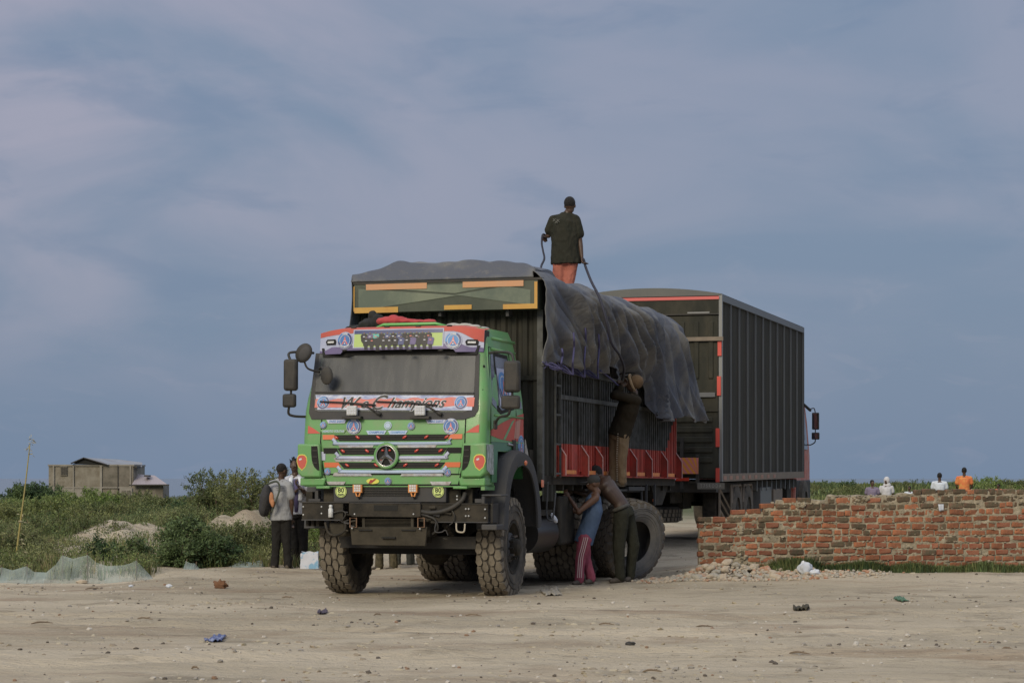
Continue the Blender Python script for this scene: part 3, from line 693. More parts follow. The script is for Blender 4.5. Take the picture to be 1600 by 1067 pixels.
# team photograph on the visor: rows of small dark figures on a green pitch
x0, z1 = VZ(552, 545); x1, z0 = VZ(690, 520.5); vm = vis_bot(0)
hh = (vis_top(0)-vm); za, zc_ = vm+.14*hh, vm+.90*hh; xa, xb = x0-.0, x1
b = B(); pol = []
for cx_, cz_, a0 in ((xb-.06, zc_-.06, 0), (xa+.06, zc_-.06, 90), (xa+.06, za+.06, 180), (xb-.06, za+.06, 270)):
    for k in range(6): a = radians(a0+18*k); pol.append((cx_+.06*cos(a), cz_+.06*sin(a)))
def poly(bb, pts, off, m): bb.add([Vz(x, z, off) for x, z in pts], [tuple(range(len(pts)))], m)
mx_, mz_ = (xa+xb)/2, (za+zc_)/2
for k in range(12): pass
def bandpoly(bb, xa, xb, za, zb, off, m, n=24):
    bb.add([Vz(xa+(xb-xa)*k/n, z, off) for k in range(n+1) for z in (za, zb)], [(2*k, 2*k+1, 2*k+3, 2*k+2) for k in range(n)], m)
bandpoly(b, xa-.015, xb+.015, za-.012, zc_+.012, .008, lilac); bandpoly(b, xa, xb, za, zc_, .010, mat('pitch_green', (.38, .50, .16), .5)); bandpoly(b, xa, xb, mz_+.062, zc_, .012, navy)
R = random.Random(4)
skin = mat('print_skin', (.13, .09, .085), .5)
for row, (zz, sc) in enumerate(((mz_+.02, 1), (mz_-.035, 1.1))):
    n = 12
    for k in range(n):
        x = xa+.14+(xb-xa-.28)*(k+.4*row)/(n-.4); h = .052*sc; kit = R.choice([navy, blackv, blackv, purple]) if not (row == 0 and k == 2) else mat('teal_vinyl', (.10, .40, .36), .5)
        b.add([Vz(x+a, zz+c, .014+.002*row) for a, c in ((-.036, -.06), (.036, -.06), (.050, .022), (.03, .040), (-.03, .040), (-.050, .022))], [tuple(range(6))], kit)
        for sg in (-1, 1): b.add([Vz(x+sg*.012+a, zz-.05+c, .014+.002*row) for a, c in ((-.013, 0), (.013, 0), (.010, -.045*(.6+.6*row)), (-.010, -.045*(.6+.6*row)))], [(0, 1, 2, 3)], blackv)
        b.add([Vz(x+.012*cos(a), zz+.048+.014*sin(a), .016+.002*row) for a in [pi/4*q for q in range(8)]], [tuple(range(8))], skin)
        if R.random() < .6: b.add([Vz(x+a, zz+c, .0175+.002*row) for a, c in ((-.014, .0), (.014, .0), (.014, .012), (-.014, .012))], [(0, 1, 2, 3)], R.choice([white, badred, white]))
b.build('team_picture', vs_, recalc=False)
for px in (537, 706.5): x, z = VZ(px, 531.5); badge(lambda u, z_, o: Vz(u, z_, o), x, z, .112, .012, parent=vs_, letters=True)
for px in (513, 733.5):                        # oblong roof lamps
    x, z = VZ(px, 534); b = B(); w, h = .082, .036
    b.prism([Vz(x+a*w, z+c*h, .014) for a, c in ((-1, .3), (-.7, 1), (.8, 1), (1, .2), (.9, -1), (-.8, -1))], (0, .02, 0), seam); b.prism([Vz(x+a*w*.6, z+c*h*.6, .018) for a, c in ((-1, -.6), (1, -.6), (1, .6), (-1, .6))], (0, .01, 0), frost); b.build('roof_lamp', vs_)
for px in (540, 592, 641, 690): 
    x, z = VZ(px, 549); b = B(); b.ell((x, .12, z+.01), (.04, .03, .012), black, None, 10, 6); x, z = VZ(px+8, 517); b.ell((x, .27, zt+.008), (.04, .03, .014), black, None, 10, 6); b.build('visor_clip', vs_, smooth_='all')
b = B(); b.prism([P(x, z, .03) for x, z in ((-1.09, 3.25), (1.09, 3.25), (1.06, 3.13), (.70, 3.125), (.62, 3.155), (-.62, 3.155), (-.70, 3.125), (-1.06, 3.13))], (0, .02, 0), seam); b.build('visor_gap', T1)

# cab right side -----------------------------------------------------
def QQ(px, py):
    y, z = S(px, py, 1.25)
    for _ in range(4): y, z = S(px, py, hw(z))
    return y, z
b = B()
b.tube([Q(.20, 1.5, -.01), Q(.20, 2.0, -.01), Q(.20, 2.42, -.01), Q(.42, 3.28, -.01)], .018, green, 6)
b.build('pillar_bead', T1, smooth_='all')
b = B(); b.tube([Q(.24, 1.93, .0), Q(.24, 2.42, .0), Q(.45, 3.24, .0), Q(1.30, 3.22, .0), Q(1.32, 2.4, .0), Q(1.28, 1.95, .0)], .008, seam, 4); door = b.build('door', T1)
qw = [(768, 557), (769, 641), (759.5, 645), (758.5, 558)]
wg = [(.40, 2.48), (.55, 2.44), (.62, 3.16), (.50, 3.16)]
b = B(); b.prism([Q(v, z, .006) for v, z in ((.30, 2.50), (.48, 2.44), (.62, 3.17), (.52, 3.17))], (-.01, 0, 0), sideglass); b.build('quarter_glass', door)
b = B(); b.prism([Q(v, z, .005) for v, z in ((.50, 2.42), (.66, 2.38), (1.24, 2.46), (1.24, 3.17), (.64, 3.18))], (-.01, 0, 0), seam); b.prism([Q(v, z, .010) for v, z in ((.56, 2.47), (.68, 2.43), (1.19, 2.50), (1.19, 3.12), (.68, 3.13))], (-.004, 0, 0), sideglass); dw = b.build('door_window', door)
b = B(); b.add([Q(v, z, .013) for v, z in ((.60, 2.49), (.68, 2.46), (1.15, 2.53), (1.15, 2.98), (.66, 2.98))], [(0, 1, 2, 3, 4)], lilac); b.build('window_film', dw, recalc=False)
o_ = badge(lambda u, z, o: Q(u, z, o), .84, 2.74, .21, .014, parent=dw); 
b = B(); b.prism([Q(v, z, .006) for v, z in ((1.42, 2.48), (1.58, 2.48), (1.56, 3.05), (1.44, 3.05))], (-.01, 0, 0), sideglass); b.build('rear_side_glass', T1)
b = B(); b.add([Q(v, z, .004) for v, z in ((.22, 2.10), (.22, 2.16), (.7, 2.27), (1.2, 2.36), (1.64, 2.42), (1.64, 2.05), (1.1, 2.04), (.6, 2.06))], [tuple(range(8))], red)
b.add([Q(v, z, .006) for v, z in ((.75, 2.06), (.85, 2.06), (1.25, 2.33), (1.12, 2.30))], [(0, 1, 2, 3)], green)
b.add([Q(v, z, .006) for v, z in ((1.22, 2.08), (1.45, 2.08), (1.5, 2.34), (1.28, 2.30))], [(0, 1, 2, 3)], mat('faded_red', (.45, .22, .17), .5)); b.build('side_stripe', T1, recalc=False)
b = B(); b.add([Q(v, z, .003) for v, z in ((.24, 2.03), (1.64, 2.03), (1.64, 1.91), (.24, 1.91))], [(0, 1, 2, 3)], gdark)
b.box((1.24, .23, 2.02), (1.262, 1.64, 2.035), green); b.build('lower_door_band', T1, recalc=False)
b = B(); b.box((1.252, 1.13, 1.93), (1.275, 1.26, 2.06), black); b.tube([Q(.95, 2.0, .01), Q(1.12, 1.99, .01)], .02, chrome, 6); b.build('handle', door, bevel=.006)
b = B(); b.add([Vector((1.29, v, z)) for v, z in ((-.04, 1.98), (.24, 1.98), (.24, 1.60), (.12, 1.60), (-.04, 1.66))], [(0, 1, 2, 3, 4)], mat('striped_vinyl', (.10, .14, .10), .4, col2=(.55, .58, .60), scale=26, amount=1, stretch=(1, 3, .5))); b.build('side_sticker', T1, recalc=False)
b = B(); b.prism([(1.22, .20, 1.93), (1.22, .45, 1.93), (1.22, .40, 1.5), (1.22, .20, 1.5)], (.06, 0, 0), gdark); b.prism([(1.20, .0, 1.46), (1.20, .42, 1.46), (1.20, .40, 1.40), (1.20, .0, 1.40)], (.05, 0, 0), green); b.build('door_skirt', T1)
b = B(); b.prism([Q(1.45, 1.91, -.3), Q(1.66, 1.91, -.3), Q(1.66, 1.55, -.3), Q(1.5, 1.75, -.3)], (.29, 0, 0), gdark); b.build('rear_corner', T1)
badge(lambda u, z, o: Q(u, z, o), 1.52, 1.98, .15, .008)
b = B(); b.prism([Q(v, z, .02) for v, z in ((1.68, 2.08), (1.82, 1.86), (1.85, 1.74), (1.80, 1.73), (1.68, 1.86))], (-.01, .0, 0), mat('scrap_sign', (.42, .40, .36), .6, col2=(.12, .10, .09), scale=16, amount=.9)); b.build('flap_sign', T1)
for z in (2.67, 2.98): b = B(); b.ell(P(1.175-.06*(z-2.6), z, -.03), (.014, .02, .02), seam, None, 8, 6); b.build('grommet', T1)
# mirrors
def mirror(pxm, py0, py1, hwid, q0, q1, arm_top, arm_bot, sgn):
    x0, z1_ = F((pxm[0]), py0, -.12); x1, z0_ = F(pxm[1], py1, -.12); b = B()
    b.box((x0, -.20, z0_), (x1, -.09, z1_), black); m = b.build('mirror', T1, bevel=.035)
    c = B(); c.box((x0+.02, -.088, z0_+.03), (x1-.02, -.086, z1_-.03), mirrorm); c.build('mirror_glass', m)
    x2, z3 = F(q0[0], q0[1], -.12); x3, z2 = F(q1[0], q1[1], -.12)
    d = B(); d.box((x2, -.19, z2), (x3, -.10, z3), black); d.build('small_mirror', T1, bevel=.03)
    e = B(); e.tube(catmull([Vector(p) for p in arm_top], 6), .017, black, 8); e.tube(catmull([Vector(p) for p in arm_bot], 6), .017, black, 8); xm = (x0+x1)/2; e.tube([(xm, -.14, z0_+.02), (xm, -.14, z3-.02)], .016, black, 8); e.build('mirror_arm', T1, smooth_='all')
def V3(px, py, v): x, z = F(px, py, v); return (x, v, z)
mirror((445.5, 466), 561.5, 610.5, 0, (443.5, 615.5), (463.5, 636.5), [V3(455, 565, -.14), V3(451, 553, -.12), V3(462, 550, -.05), V3(490, 551.5, .25)], [V3(452, 634, -.14), V3(451, 646, -.10), V3(460, 650, -.05), V3(478, 651, .1)], -1)
mirror((789, 813.5), 564, 613, 0, (784.5, 618), (813.5, 639), [V3(803, 567, -.14), V3(799, 553, -.10), V3(785, 550, .1), V3(764, 551.5, .35)], [V3(797, 636, -.14), V3(794, 648, -.1), V3(780, 652, .1), V3(773, 663, .25)], 1)
b = B(); b.box(Vector(V3(770, 656, .2)), Vector(V3(778, 671, .3)), black); b.build('arm_bracket', T1, bevel=.02)
# things bolted on the roof
b = B(); b.tube([(-.40, .50, 3.52), (-.30, .48, 3.555), (.42, .48, 3.555), (.55, .52, 3.52)], .02, mat('bright_green_paint', (.14, .42, .12), .4), 8); b.grid(lambda i, j: Vector((-.4+.95*i, .50+.6*j, 3.515+.045*sin(pi*min(1, max(0, i)))*sin(pi*j*.8+.4))), 16, 8, green); b.build('roof_hatch', T1, smooth_='all')

# front underworks ---------------------------------------------------
def fbox(bb, px0, px1, py0, py1, v, depth, m):
    (x0, z1_), (x1, z0_) = F(px0, py0, v), F(px1, py1, v); bb.box((x0, v, z0_), (x1, v+depth, z1_), m)
b = B(); fbox(b, 521, 697, 758, 784.5, .02, .18, greyp)
bar = b.build('front_bar', T1, bevel=.008)
b = B()
for k in range(34): fbox(b, 566+k*2.3, 567.4+k*2.3, 760, 775, .012, .006, seam)
for k in range(4): fbox(b, 566, 644, 761+k*3.8, 762.2+k*3.8, .010, .006, black)
tag(b.build('mesh_grille', bar), kind='stuff')
for px in (532.5, 684.5):
    b = B(); x, z = F(px, 767.5, 0); f0 = lambda u, z_, o: Vector((u, -o+.015, z_))
    disc(b, f0, x, z, .078, .010, limes); disc(b, f0, x, z, .071, .0115, blackv, r0=.065); 
    vs, fs = text_geo('80', .088, bold=.0015); b.add([f0(x+v.x, z+.014+v.y, .013) for v in vs], fs, blackv)
    vs, fs = text_geo('Km/H', .030, bold=.002); b.add([f0(x+v.x, z-.040+v.y, .013) for v in vs], fs, blackv); b.build('speed_sticker', bar, recalc=False)
for px in (558, 644.5):
    b = B(); fbox(b, px-7, px+7, 757, 769.5, -.06, .05, mat('orange_plastic', (.62, .26, .08), .5)); x, z = F(px, 763, -.07)
    b.tube([(x-.03, -.04, z-.055), (x-.015, -.04, z-.10), (x+.015, -.04, z-.10), (x+.03, -.04, z-.055)], .012, mat('orange_plastic', (0, 0, 0)), 6); b.tube([(x, -.03, z-.09), (x, .05, z-.15)], .012, black, 6)
    l_ = b.build('work_lamp', T1, bevel=.006); c = B()
    for i in range(3):
        for j in range(3): c.box((x-.045+i*.031, -.067, z-.038+j*.030), (x-.019+i*.031, -.0605, z-.013+j*.030), frost)
    c.build('lamp_lens', l_)
b = B(); fbox(b, 472, 536, 785, 811.5, -.02, .05, steel); fbox(b, 470, 546, 783.5, 785.5, -.035, .10, black); fbox(b, 471, 532, 811, 813, -.035, .10, greyp)
bl = b.build('bumper_beam', T1)
b = B(); fbox(b, 655, 762, 787, 815, .0, .05, steel); fbox(b, 655, 762, 786, 787.5, -.015, .1, black); fbox(b, 676, 762, 814.5, 816.5, -.015, .1, greyp); br = b.build('bumper_beam', T1)
bolt = mat('bright_bolt', (.5, .5, .48), .4, .6)
for q, par in (((473.5, 791.5), bl), ((473.5, 804), bl), ((502, 791.5), bl), ((502, 802), bl), ((727.5, 795), br), ((732, 795), br), ((727.5, 806), br), ((732, 806), br), ((757.5, 795.5), br), ((757.5, 809), br), ((715, 775), T1), ((715, 780), T1), ((555, 803), T1), ((647, 803), T1), ((551, 825), T1), ((657, 826), T1)):
    x, z = F(*q, -.03); c = B(); c.ell((x, -.022 if par is not T1 else -.052, z), (.013, .012, .013), bolt, None, 8, 6); c.build('bolt', par)
b = B(); (x, z) = F(517, 799, -.05); b.lathe([(-.075, .024), (-.07, .032), (.035, .032), (.045, .02), (.055, .02), (.06, .027), (.085, .02), (.09, 0)], frost, 14, 'z', (x, -.055, z)); b.build('filter_bottle', T1, smooth_='all')
b = B()
pl = [F(545, 786, -.05), F(657, 787, -.05), F(657, 806.5, -.05), F(651, 808, -.05), F(550, 807, -.05), F(545, 803, -.05)]
b.prism([(x, -.05, z) for x, z in pl], (0, .05, 0), steel); fbox(b, 546, 656, 784.5, 786.5, -.055, .06, greyp); cp = b.build('bumper_plate', T1, bevel=.006)
c = B(); fbox(c, 584, 621, 789, 797.5, -.056, .005, seam); c.build('plate_recess', cp)
b = B(); pl = [F(547, 823, -.02), F(667, 823, -.02), F(664, 853, .02), F(549, 851, .02)]
b.prism([(pl[0][0], -.02, pl[0][1]), (pl[1][0], -.02, pl[1][1]), (pl[2][0], .03, pl[2][1]), (pl[3][0], .03, pl[3][1])], (0, .05, 0), dusty); sk = b.build('skid_plate', T1, bevel=.008)
for q in ((560, 581, 827, 829), (627, 649, 827, 829), (596, 617, 838.5, 841)): c = B(); fbox(c, q[0], q[1], q[2], q[3], -.028+.0*q[0], .05, seam); c.build('plate_slot', sk)
b = B()
for k in range(6): fbox(b, 569, 644, 810.5+k*2.1, 811.6+k*2.1, .0, .03, dusty)
fbox(b, 566, 570, 809, 823, -.005, .04, dusty); fbox(b, 642, 646, 809, 823, -.005, .04, dusty); fbox(b, 566, 646, 809, 824, .03, .05, steel); b.build('intercooler', T1)
for px in (552, 658):
    b = B(); (x0, z1_), (x1, z0_) = F(px-5, 809, -.04), F(px+5, 823.5, -.04); b.tube([(x0, -.04, z1_), (x1, -.04, z1_), (x1, -.04, z0_), (x0, -.04, z0_)], .010, mat('rusty_iron', (.16, .09, .05), .8, col2=(.28, .18, .12), scale=20), 6, closed=True); b.build('tow_shackle', T1)
R = random.Random(8)
b = B()                                        # radiator, frame rails, engine and gearbox bulk behind the bumper
for sgn in (-1, 1): b.box((sgn*.38, .10, .98), (sgn*.46, 10.0, 1.26), steel)
b.box((-.44, .22, .80), (.44, .5, 1.44), steel); b.box((-.55, .12, 1.28), (.55, .2, 1.45), seam); b.box((-.34, .4, .72), (.34, 1.9, 1.35), steel); b.box((-1.0, .30, 1.25), (1.0, 1.6, 1.42), seam)
b.build('chassis', T1)
b = B(); b.box((-.95, .55, .64), (.95, .68, .80), black); b.cyl((-1.0, 1.2, .66), (1.0, 1.2, .66), .085, steel); b.ell((.18, 1.2, .66), (.22, .25, .26), steel); b.tube([(-.9, .85, .62), (.9, .85, .62)], .03, steel); b.box((-.95, .75, .56), (1.0, .82, .66), seam); b.build('front_axle', T1)
for sgn in (-1, 1):
    b = B()
    for k in range(5): b.tube([(sgn*.62, .25+.08*k, .95-.035*k), (sgn*.62, 1.2, .74-.03*k), (sgn*.62, 2.15-.08*k, .95-.035*k)], .035, steel, 6)
    b.build('leaf_spring', T1)
def hose(name, pts, r, m): b = B(); b.tube(catmull([V3(*p) for p in pts], 8), r, m, 8); b.build(name, T1, smooth_='all')
hose('hose', [(727, 770, .05), (722, 781, .0), (708, 792, -.03), (690, 799, -.04), (672, 801, -.03), (655, 798, 0)], .030, black)
hose('hose', [(655, 803, .0), (668, 806, -.05), (680, 812, -.05), (684, 826, -.02), (676, 834, .05)], .014, black)
hose('cable', [(681, 816, -.05), (680, 830, -.05), (690, 831, -.04), (696, 828, -.03), (700, 836, 0)], .007, greyp)
hose('cable', [(508, 816, -.02), (513, 832, -.04), (525, 836, -.04), (538, 829, -.03), (540, 815, -.01)], .016, steel)
hose('cable', [(520, 801, -.05), (534, 798, -.05), (540, 803, -.05), (534, 815, -.03), (545, 812, -.03)], .009, black)
hose('cable', [(706, 797, -.03), (710, 805, -.04), (708, 815, -.03), (702, 820, -.03)], .008, black)
hose('tow_hook', [(713, 817, -.02), (713.5, 828, -.04), (718, 831, -.04), (725, 830, -.04), (726.5, 818, -.02)], .011, mat('pale_steel', (.35, .31, .24), .6))
b = B(); fbox(b, 513, 540, 815, 838, .05, .25, dusty); b.build('air_tank', T1, bevel=.04)
b = B(); fbox(b, 506, 521, 762, 784, .10, .2, dusty); fbox(b, 478, 488, 768, 784, .05, .1, steel); fbox(b, 492, 497, 766, 784, .05, .1, greyp); fbox(b, 482, 500, 779, 783, .0, .1, greyp); b.build('bracket', T1)
b = B(); fbox(b, 697, 720, 760, 787, .12, .1, steel); fbox(b, 727, 738, 762, 786, .10, .1, steel); fbox(b, 742, 753, 779, 785, .0, .04, greyp); b.build('bracket', T1)
b = B()
for i in range(16):                             # pipe unions and clips round the bumper ends
    px, py = R.choice([(R.uniform(652, 700), R.uniform(786, 802)), (R.uniform(540, 552), R.uniform(790, 830)), (R.uniform(668, 700), R.uniform(800, 846))]); x, z = F(px, py, -.03); r = R.uniform(.010, .024)
    b.cyl((x-r*2, -.03, z-r*R.uniform(-1, 1)), (x+r*2, -.02, z), r*.7, R.choice([steel, greyp, black, dusty]), 8)
tag(b.build('pipe_fittings', T1), kind='stuff')
b = B(); fbox(b, 752, 783, 772, 775, -.02, .3, greyp); fbox(b, 752, 757, 775, 787, -.02, .3, greyp); fbox(b, 758, 770, 786, 818, .10, .25, black); fbox(b, 752, 776, 819, 828, -.02, .3, greyp); b.build('step', T1, bevel=.012)
b = B()
for k in range(3):                              # left underside box and far step seen past the beam
    fbox(b, 478+k*8, 482+k*8, 812, 822, .10, .2, steel)
b.build('step_bracket', T1)
# wheel arches
def fender(sgn):
    path = [(.36, .90), (.40, 1.20), (.50, 1.52), (.68, 1.75), (.92, 1.885), (1.20, 1.925), (1.48, 1.88), (1.74, 1.74), (1.95, 1.48), (2.06, 1.18), (2.10, .92)]
    pts = catmull([(0, y, z) for y, z in path], 5); b = B(); n = len(pts); vs = []
    for i, p in enumerate(pts):
        t = (pts[min(i+1, n-1)]-pts[max(i-1, 0)]).normalized(); nrm = Vector((0, -t.z, t.y)); nrm = -nrm if nrm.dot(p-Vector((0, 1.2, .9))) < 0 else nrm
        for (x, d) in ((1.02, -.03), (1.02, .0), (1.30, .005), (1.38, -.03), (1.395, -.10), (1.385, -.20), (1.36, -.20), (1.35, -.06)): q = p+nrm*d; vs.append((sgn*x, q.y, q.z))
    k = 8; b.add(vs, [(i*k+j, i*k+(j+1) % k, (i+1)*k+(j+1) % k, (i+1)*k+j) for i in range(n-1) for j in range(k)]+[tuple(range(k)), tuple(range((n-1)*k, n*k))], greyp)
    f = b.build('wheel_arch', T1, smooth_=True)
    c = B(); c.ell((sgn*1.39, 1.30, 1.76), (.02, .06, .035), amber, None, 10, 6); c.build('side_marker', f, smooth_='all'); c = B(); c.box((sgn*1.385, 2.02, 1.44), (sgn*1.40, 2.12, 1.54), amber); c.build('side_marker', f, bevel=.01)
    c = B(); c.tube([(sgn*1.385, .95, 1.70), (sgn*1.39, 1.15, 1.735)], .010, greyp, 6); c.build('arch_crease', f)
    c = B(); c.box((sgn*.3, .5, 1.3), (sgn*1.02, 2.0, 1.40), seam); c.build('arch_liner', f)
fender(1); fender(-1)

# wheels -------------------------------------------------------------
TR, TW = .665, .36
def tyre_mesh(bb, m, w=TW, R_=TR, rim=.33, n=56):
    bb.ring([(-w*.36, rim), (-w*.47, rim+.04), (-w*.50, (R_+rim)/2), (-w*.485, R_*.90), (-w*.44, R_-.045), (-w*.30, R_-.028), (w*.30, R_-.028), (w*.44, R_-.045), (w*.485, R_*.90), (w*.50, (R_+rim)/2), (w*.47, rim+.04), (w*.36, rim), (w*.30, rim-.005), (-w*.30, rim-.005)], m, n)
    for x in (-w*.503, w*.503):
        for r in (R_*.72, R_*.82): bb.tube([(x, r*cos(2*pi*k/48), r*sin(2*pi*k/48)) for k in range(48)], .006, m, 4, closed=True)
def tread_mesh(bb, m, w=TW, R_=TR, n=26):
    # staggered six sided blocks, four rows
    rows = [(-.36, 0), (-.125, .5), (.125, 0), (.36, .5)]
    for xc, ph in rows:
        for k in range(n):
            a = 2*pi*(k+ph)/n; hwx = .118*w if abs(xc) < .2 else .125*w; ha = pi/n*.86
            shp = [(-1, .35), (-.35, 1), (.55, .9), (1, .25), (.4, -.95), (-.6, -1)]
            top = []; bot = []
            for sx, sa in shp:
                x = xc*w+sx*hwx*(1 if abs(xc) < .2 else 1.05); drop = .020*(abs(x)/(w*.5))**4
                top.append((x, (R_-drop)*cos(a+sa*ha), (R_-drop)*sin(a+sa*ha))); bot.append((x*1.01, (R_-.05-drop)*cos(a+sa*ha*1.1), (R_-.05-drop)*sin(a+sa*ha*1.1)))
            q = 6; bb.add(top+bot, [tuple(range(q))]+[(i, (i+1) % q, q+(i+1) % q, q+i) for i in range(q)], m)
    for sg in (-1, 1):                        # shoulder lugs wrapping onto the wall
        for k in range(n):
            a = 2*pi*(k+(.5 if sg > 0 else 0))/n; ha = pi/n*.62; p = []
            for rr, x in ((R_-.012, .465), (R_-.10, .505), (R_-.10, .485), (R_-.035, .44)):
                for sa in (-1, 1): p.append((sg*x*w, rr*cos(a+sa*ha), rr*sin(a+sa*ha)))
            bb.add(p, [(0, 1, 3, 2), (2, 3, 5, 4), (0, 2, 4, 6), (1, 7, 5, 3), (6, 7, 1, 0)], m)
def make_wheel(steer_front=True):
    b = B(); tyre_mesh(b, rubber); w = b.build('wheel', None, smooth_=True)
    b = B(); tread_mesh(b, treadm); t = b.build('tread', w)
    b = B()
    b.ring([(TW*.44, .335), (TW*.46, .35), (TW*.46, .32), (TW*.30, .30), (TW*.05, .285), (TW*.05, .27), (TW*.33, .29)], steel, 40)
    b.lathe([(TW*.02, .285), (TW*.16, .22), (TW*.34, .19), (TW*.40, .155), (TW*.40, .0)], greyp, 40)
    rm = b.build('rim', w, smooth_=True)
    b = B(); b.lathe([(TW*.40, .115), (TW*.66, .105), (TW*.72, .08), (TW*.74, 0)], steel, 24)
    for k in range(10):
        a = 2*pi*k/10; b.cyl((TW*.38, .150*cos(a), .150*sin(a)), (TW*.56, .150*cos(a), .150*sin(a)), .017, chrome if k % 3 == 0 else steel, 6)
    b.build('hub', w, smooth_=True)
    b = B()
    for k in range(8):
        a = 2*pi*(k+.5)/8; b.add([(TW*.20+.012, .235*cos(a)+.032*cos(q)*cos(a)-.045*sin(q)*sin(a), .235*sin(a)+.032*cos(q)*sin(a)+.045*sin(q)*cos(a)) for q in [pi/6*j for j in range(12)]], [tuple(range(12))], seam)
    b.build('rim_opening', w)
    return w
wheel0 = make_wheel()
def put_wheel(x, y, z, flip=False, steer=0, first=[True]):
    if first[0]: w = wheel0; first[0] = False
    else: w = copy_tree(wheel0)
    w.parent = T1; w.location = (x, y, z); w.rotation_euler = (random.uniform(0, 6), 0, radians(steer)+(pi if flip else 0)); return w
put_wheel(1.09, 1.20, TR-.015, steer=2.5); put_wheel(-1.09, 1.20, TR+.01, True, 2.5)
b = B()
for y in (5.05, 6.46):
    for x, fl in ((1.06, False), (.70, True), (-.72, False), (-1.13, True)): put_wheel(x, y, TR+.035, fl)
    b.cyl((-1.1, y, TR+.03), (1.1, y, TR+.03), .11, steel); b.ell((0, y, TR+.03), (.28, .28, .28), steel)
b.build('rear_axle', T1, smooth_=True)
b = B()
for sgn in (-1, 1):
    for y in (5.05, 6.46): b.prism([(sgn*.40, y-.55, 1.42), (sgn*.40, y+.55, 1.42), (sgn*.40, y+.5, 1.39), (sgn*.40, y-.5, 1.39)], (sgn*.9, 0, 0), black)
b.build('mudguard', T1)
# side tank and boxes between the axles
b = B(); b.cyl((.98, 2.35, .80), (.98, 3.35, .80), .27, mat('dark_tank', (.045, .043, .040), .35, .4), 28); b.box((.75, 2.5, 1.05), (1.2, 3.2, 1.13), steel); b.build('air_reservoir', T1, smooth_=True)
b = B(); b.box((.6, 3.5, .62), (1.22, 4.3, 1.32), steel); b.box((-1.2, 2.3, .62), (-.6, 4.2, 1.30), steel); b.box((-.5, 2.2, .70), (.5, 3.6, 1.2), steel); b.cyl((0, 3.4, .8), (0, 6.4, .75), .07, steel); b.build('side_tank', T1, bevel=.04)
b = B(); b.box((.9, 2.1, 1.42), (1.2, 2.28, 1.95), steel); b.cyl((.75, 2.15, 1.0), (.75, 2.15, 2.4), .06, black); b.build('engine_stack', T1)
# the ladder leg folded under the bed
hose('ladder_loop', [(856, 752, 2.5), (854, 800, 2.45), (858, 812, 2.4), (864, 808, 2.5), (868, 770, 2.7)], .012, greyp)

# cargo bed ----------------------------------------------------------
bedm = mat('black_bed_steel', (.020, .020, .015), .65, spec=.3, col2=(.050, .046, .034), scale=3.2, amount=.55, bump=.12, bscale=20, stretch=(2, 2, .5))
bedl = mat('worn_bed_rib', (.085, .088, .085), .5, spec=.35, col2=(.030, .030, .025), scale=5, amount=.75)
VB0, VB1, UB = 2.30, 10.20, 1.32
ZB, ZR, ZM, ZT = 1.60, 2.055, 2.70, 3.08
b = B(); b.box((-UB+.02, VB0, ZB-.12), (UB-.02, VB1, ZB), steel)
for k in range(16): b.box((-UB+.06, VB0+.2+k*.5, ZB-.20), (UB-.06, VB0+.27+k*.5, ZB-.12), steel)
b.build('bed_floor', T1)
def corrugated(name, p0, ax, L_, z0, z1, nrm, pitch, depth, m, parent=T1, duty=.55, slope=.15, mats=None):
    p0 = Vector(p0); ax = Vector(ax).normalized(); nrm = Vector(nrm).normalized(); prof = []; s = 0
    while s < L_:
        for a, d in ((0, 0), (duty-slope, 0), (duty, -1), (1-slope, -1)): 
            q = s+a*pitch
            if q < L_: prof.append((q, d*depth))
        s += pitch
    prof.append((L_, 0)); bb = B(); n = len(prof)
    zz = [z0, z1] if not mats else [z0, mats[0], z1]
    vs = [p0+ax*q+nrm*d+Vector((0, 0, z-p0.z)) for z in zz for q, d in prof]
    for r in range(len(zz)-1): bb.add(vs[r*n:(r+2)*n], [(i, i+1, n+i+1, n+i) for i in range(n-1)], m if not mats or r else mats[1])
    return bb.build(name, parent, recalc=False)
corrugated('bulkhead', (-1.29, VB0, 1.5), (1, 0, 0), 2.58, 1.5, 4.1, (0, -1, 0), .155, .035, bedm)
b = B(); b.box((1.25, VB0-.03, ZB-.1), (UB+.01, VB0+.06, 4.2), bedl); b.box((-UB, VB0-.03, ZB-.1), (-1.25, VB0+.06, 4.2), bedm)
b.box((-1.25, VB0-.025, 2.9), (1.25, VB0+.0, 2.96), bedm); b.build('corner_post', T1)
# front side panel with ladder
corrugated('side_panel', (UB-.02, VB0+.06, ZB), (0, 1, 0), .66, ZB-.35, 4.2, (1, 0, 0), .22, .03, bedm)
b = B()
y0, y1 = 2.74, 2.99
for y in (y0, y1): b.box((UB+.04, y-.012, ZB-.02), (UB+.065, y+.012, 4.12), bedl)
for k in range(7): b.box((UB+.04, y0, 1.62+k*.405), (UB+.07, y1, 1.645+k*.405), bedl)
b.build('ladder', T1)
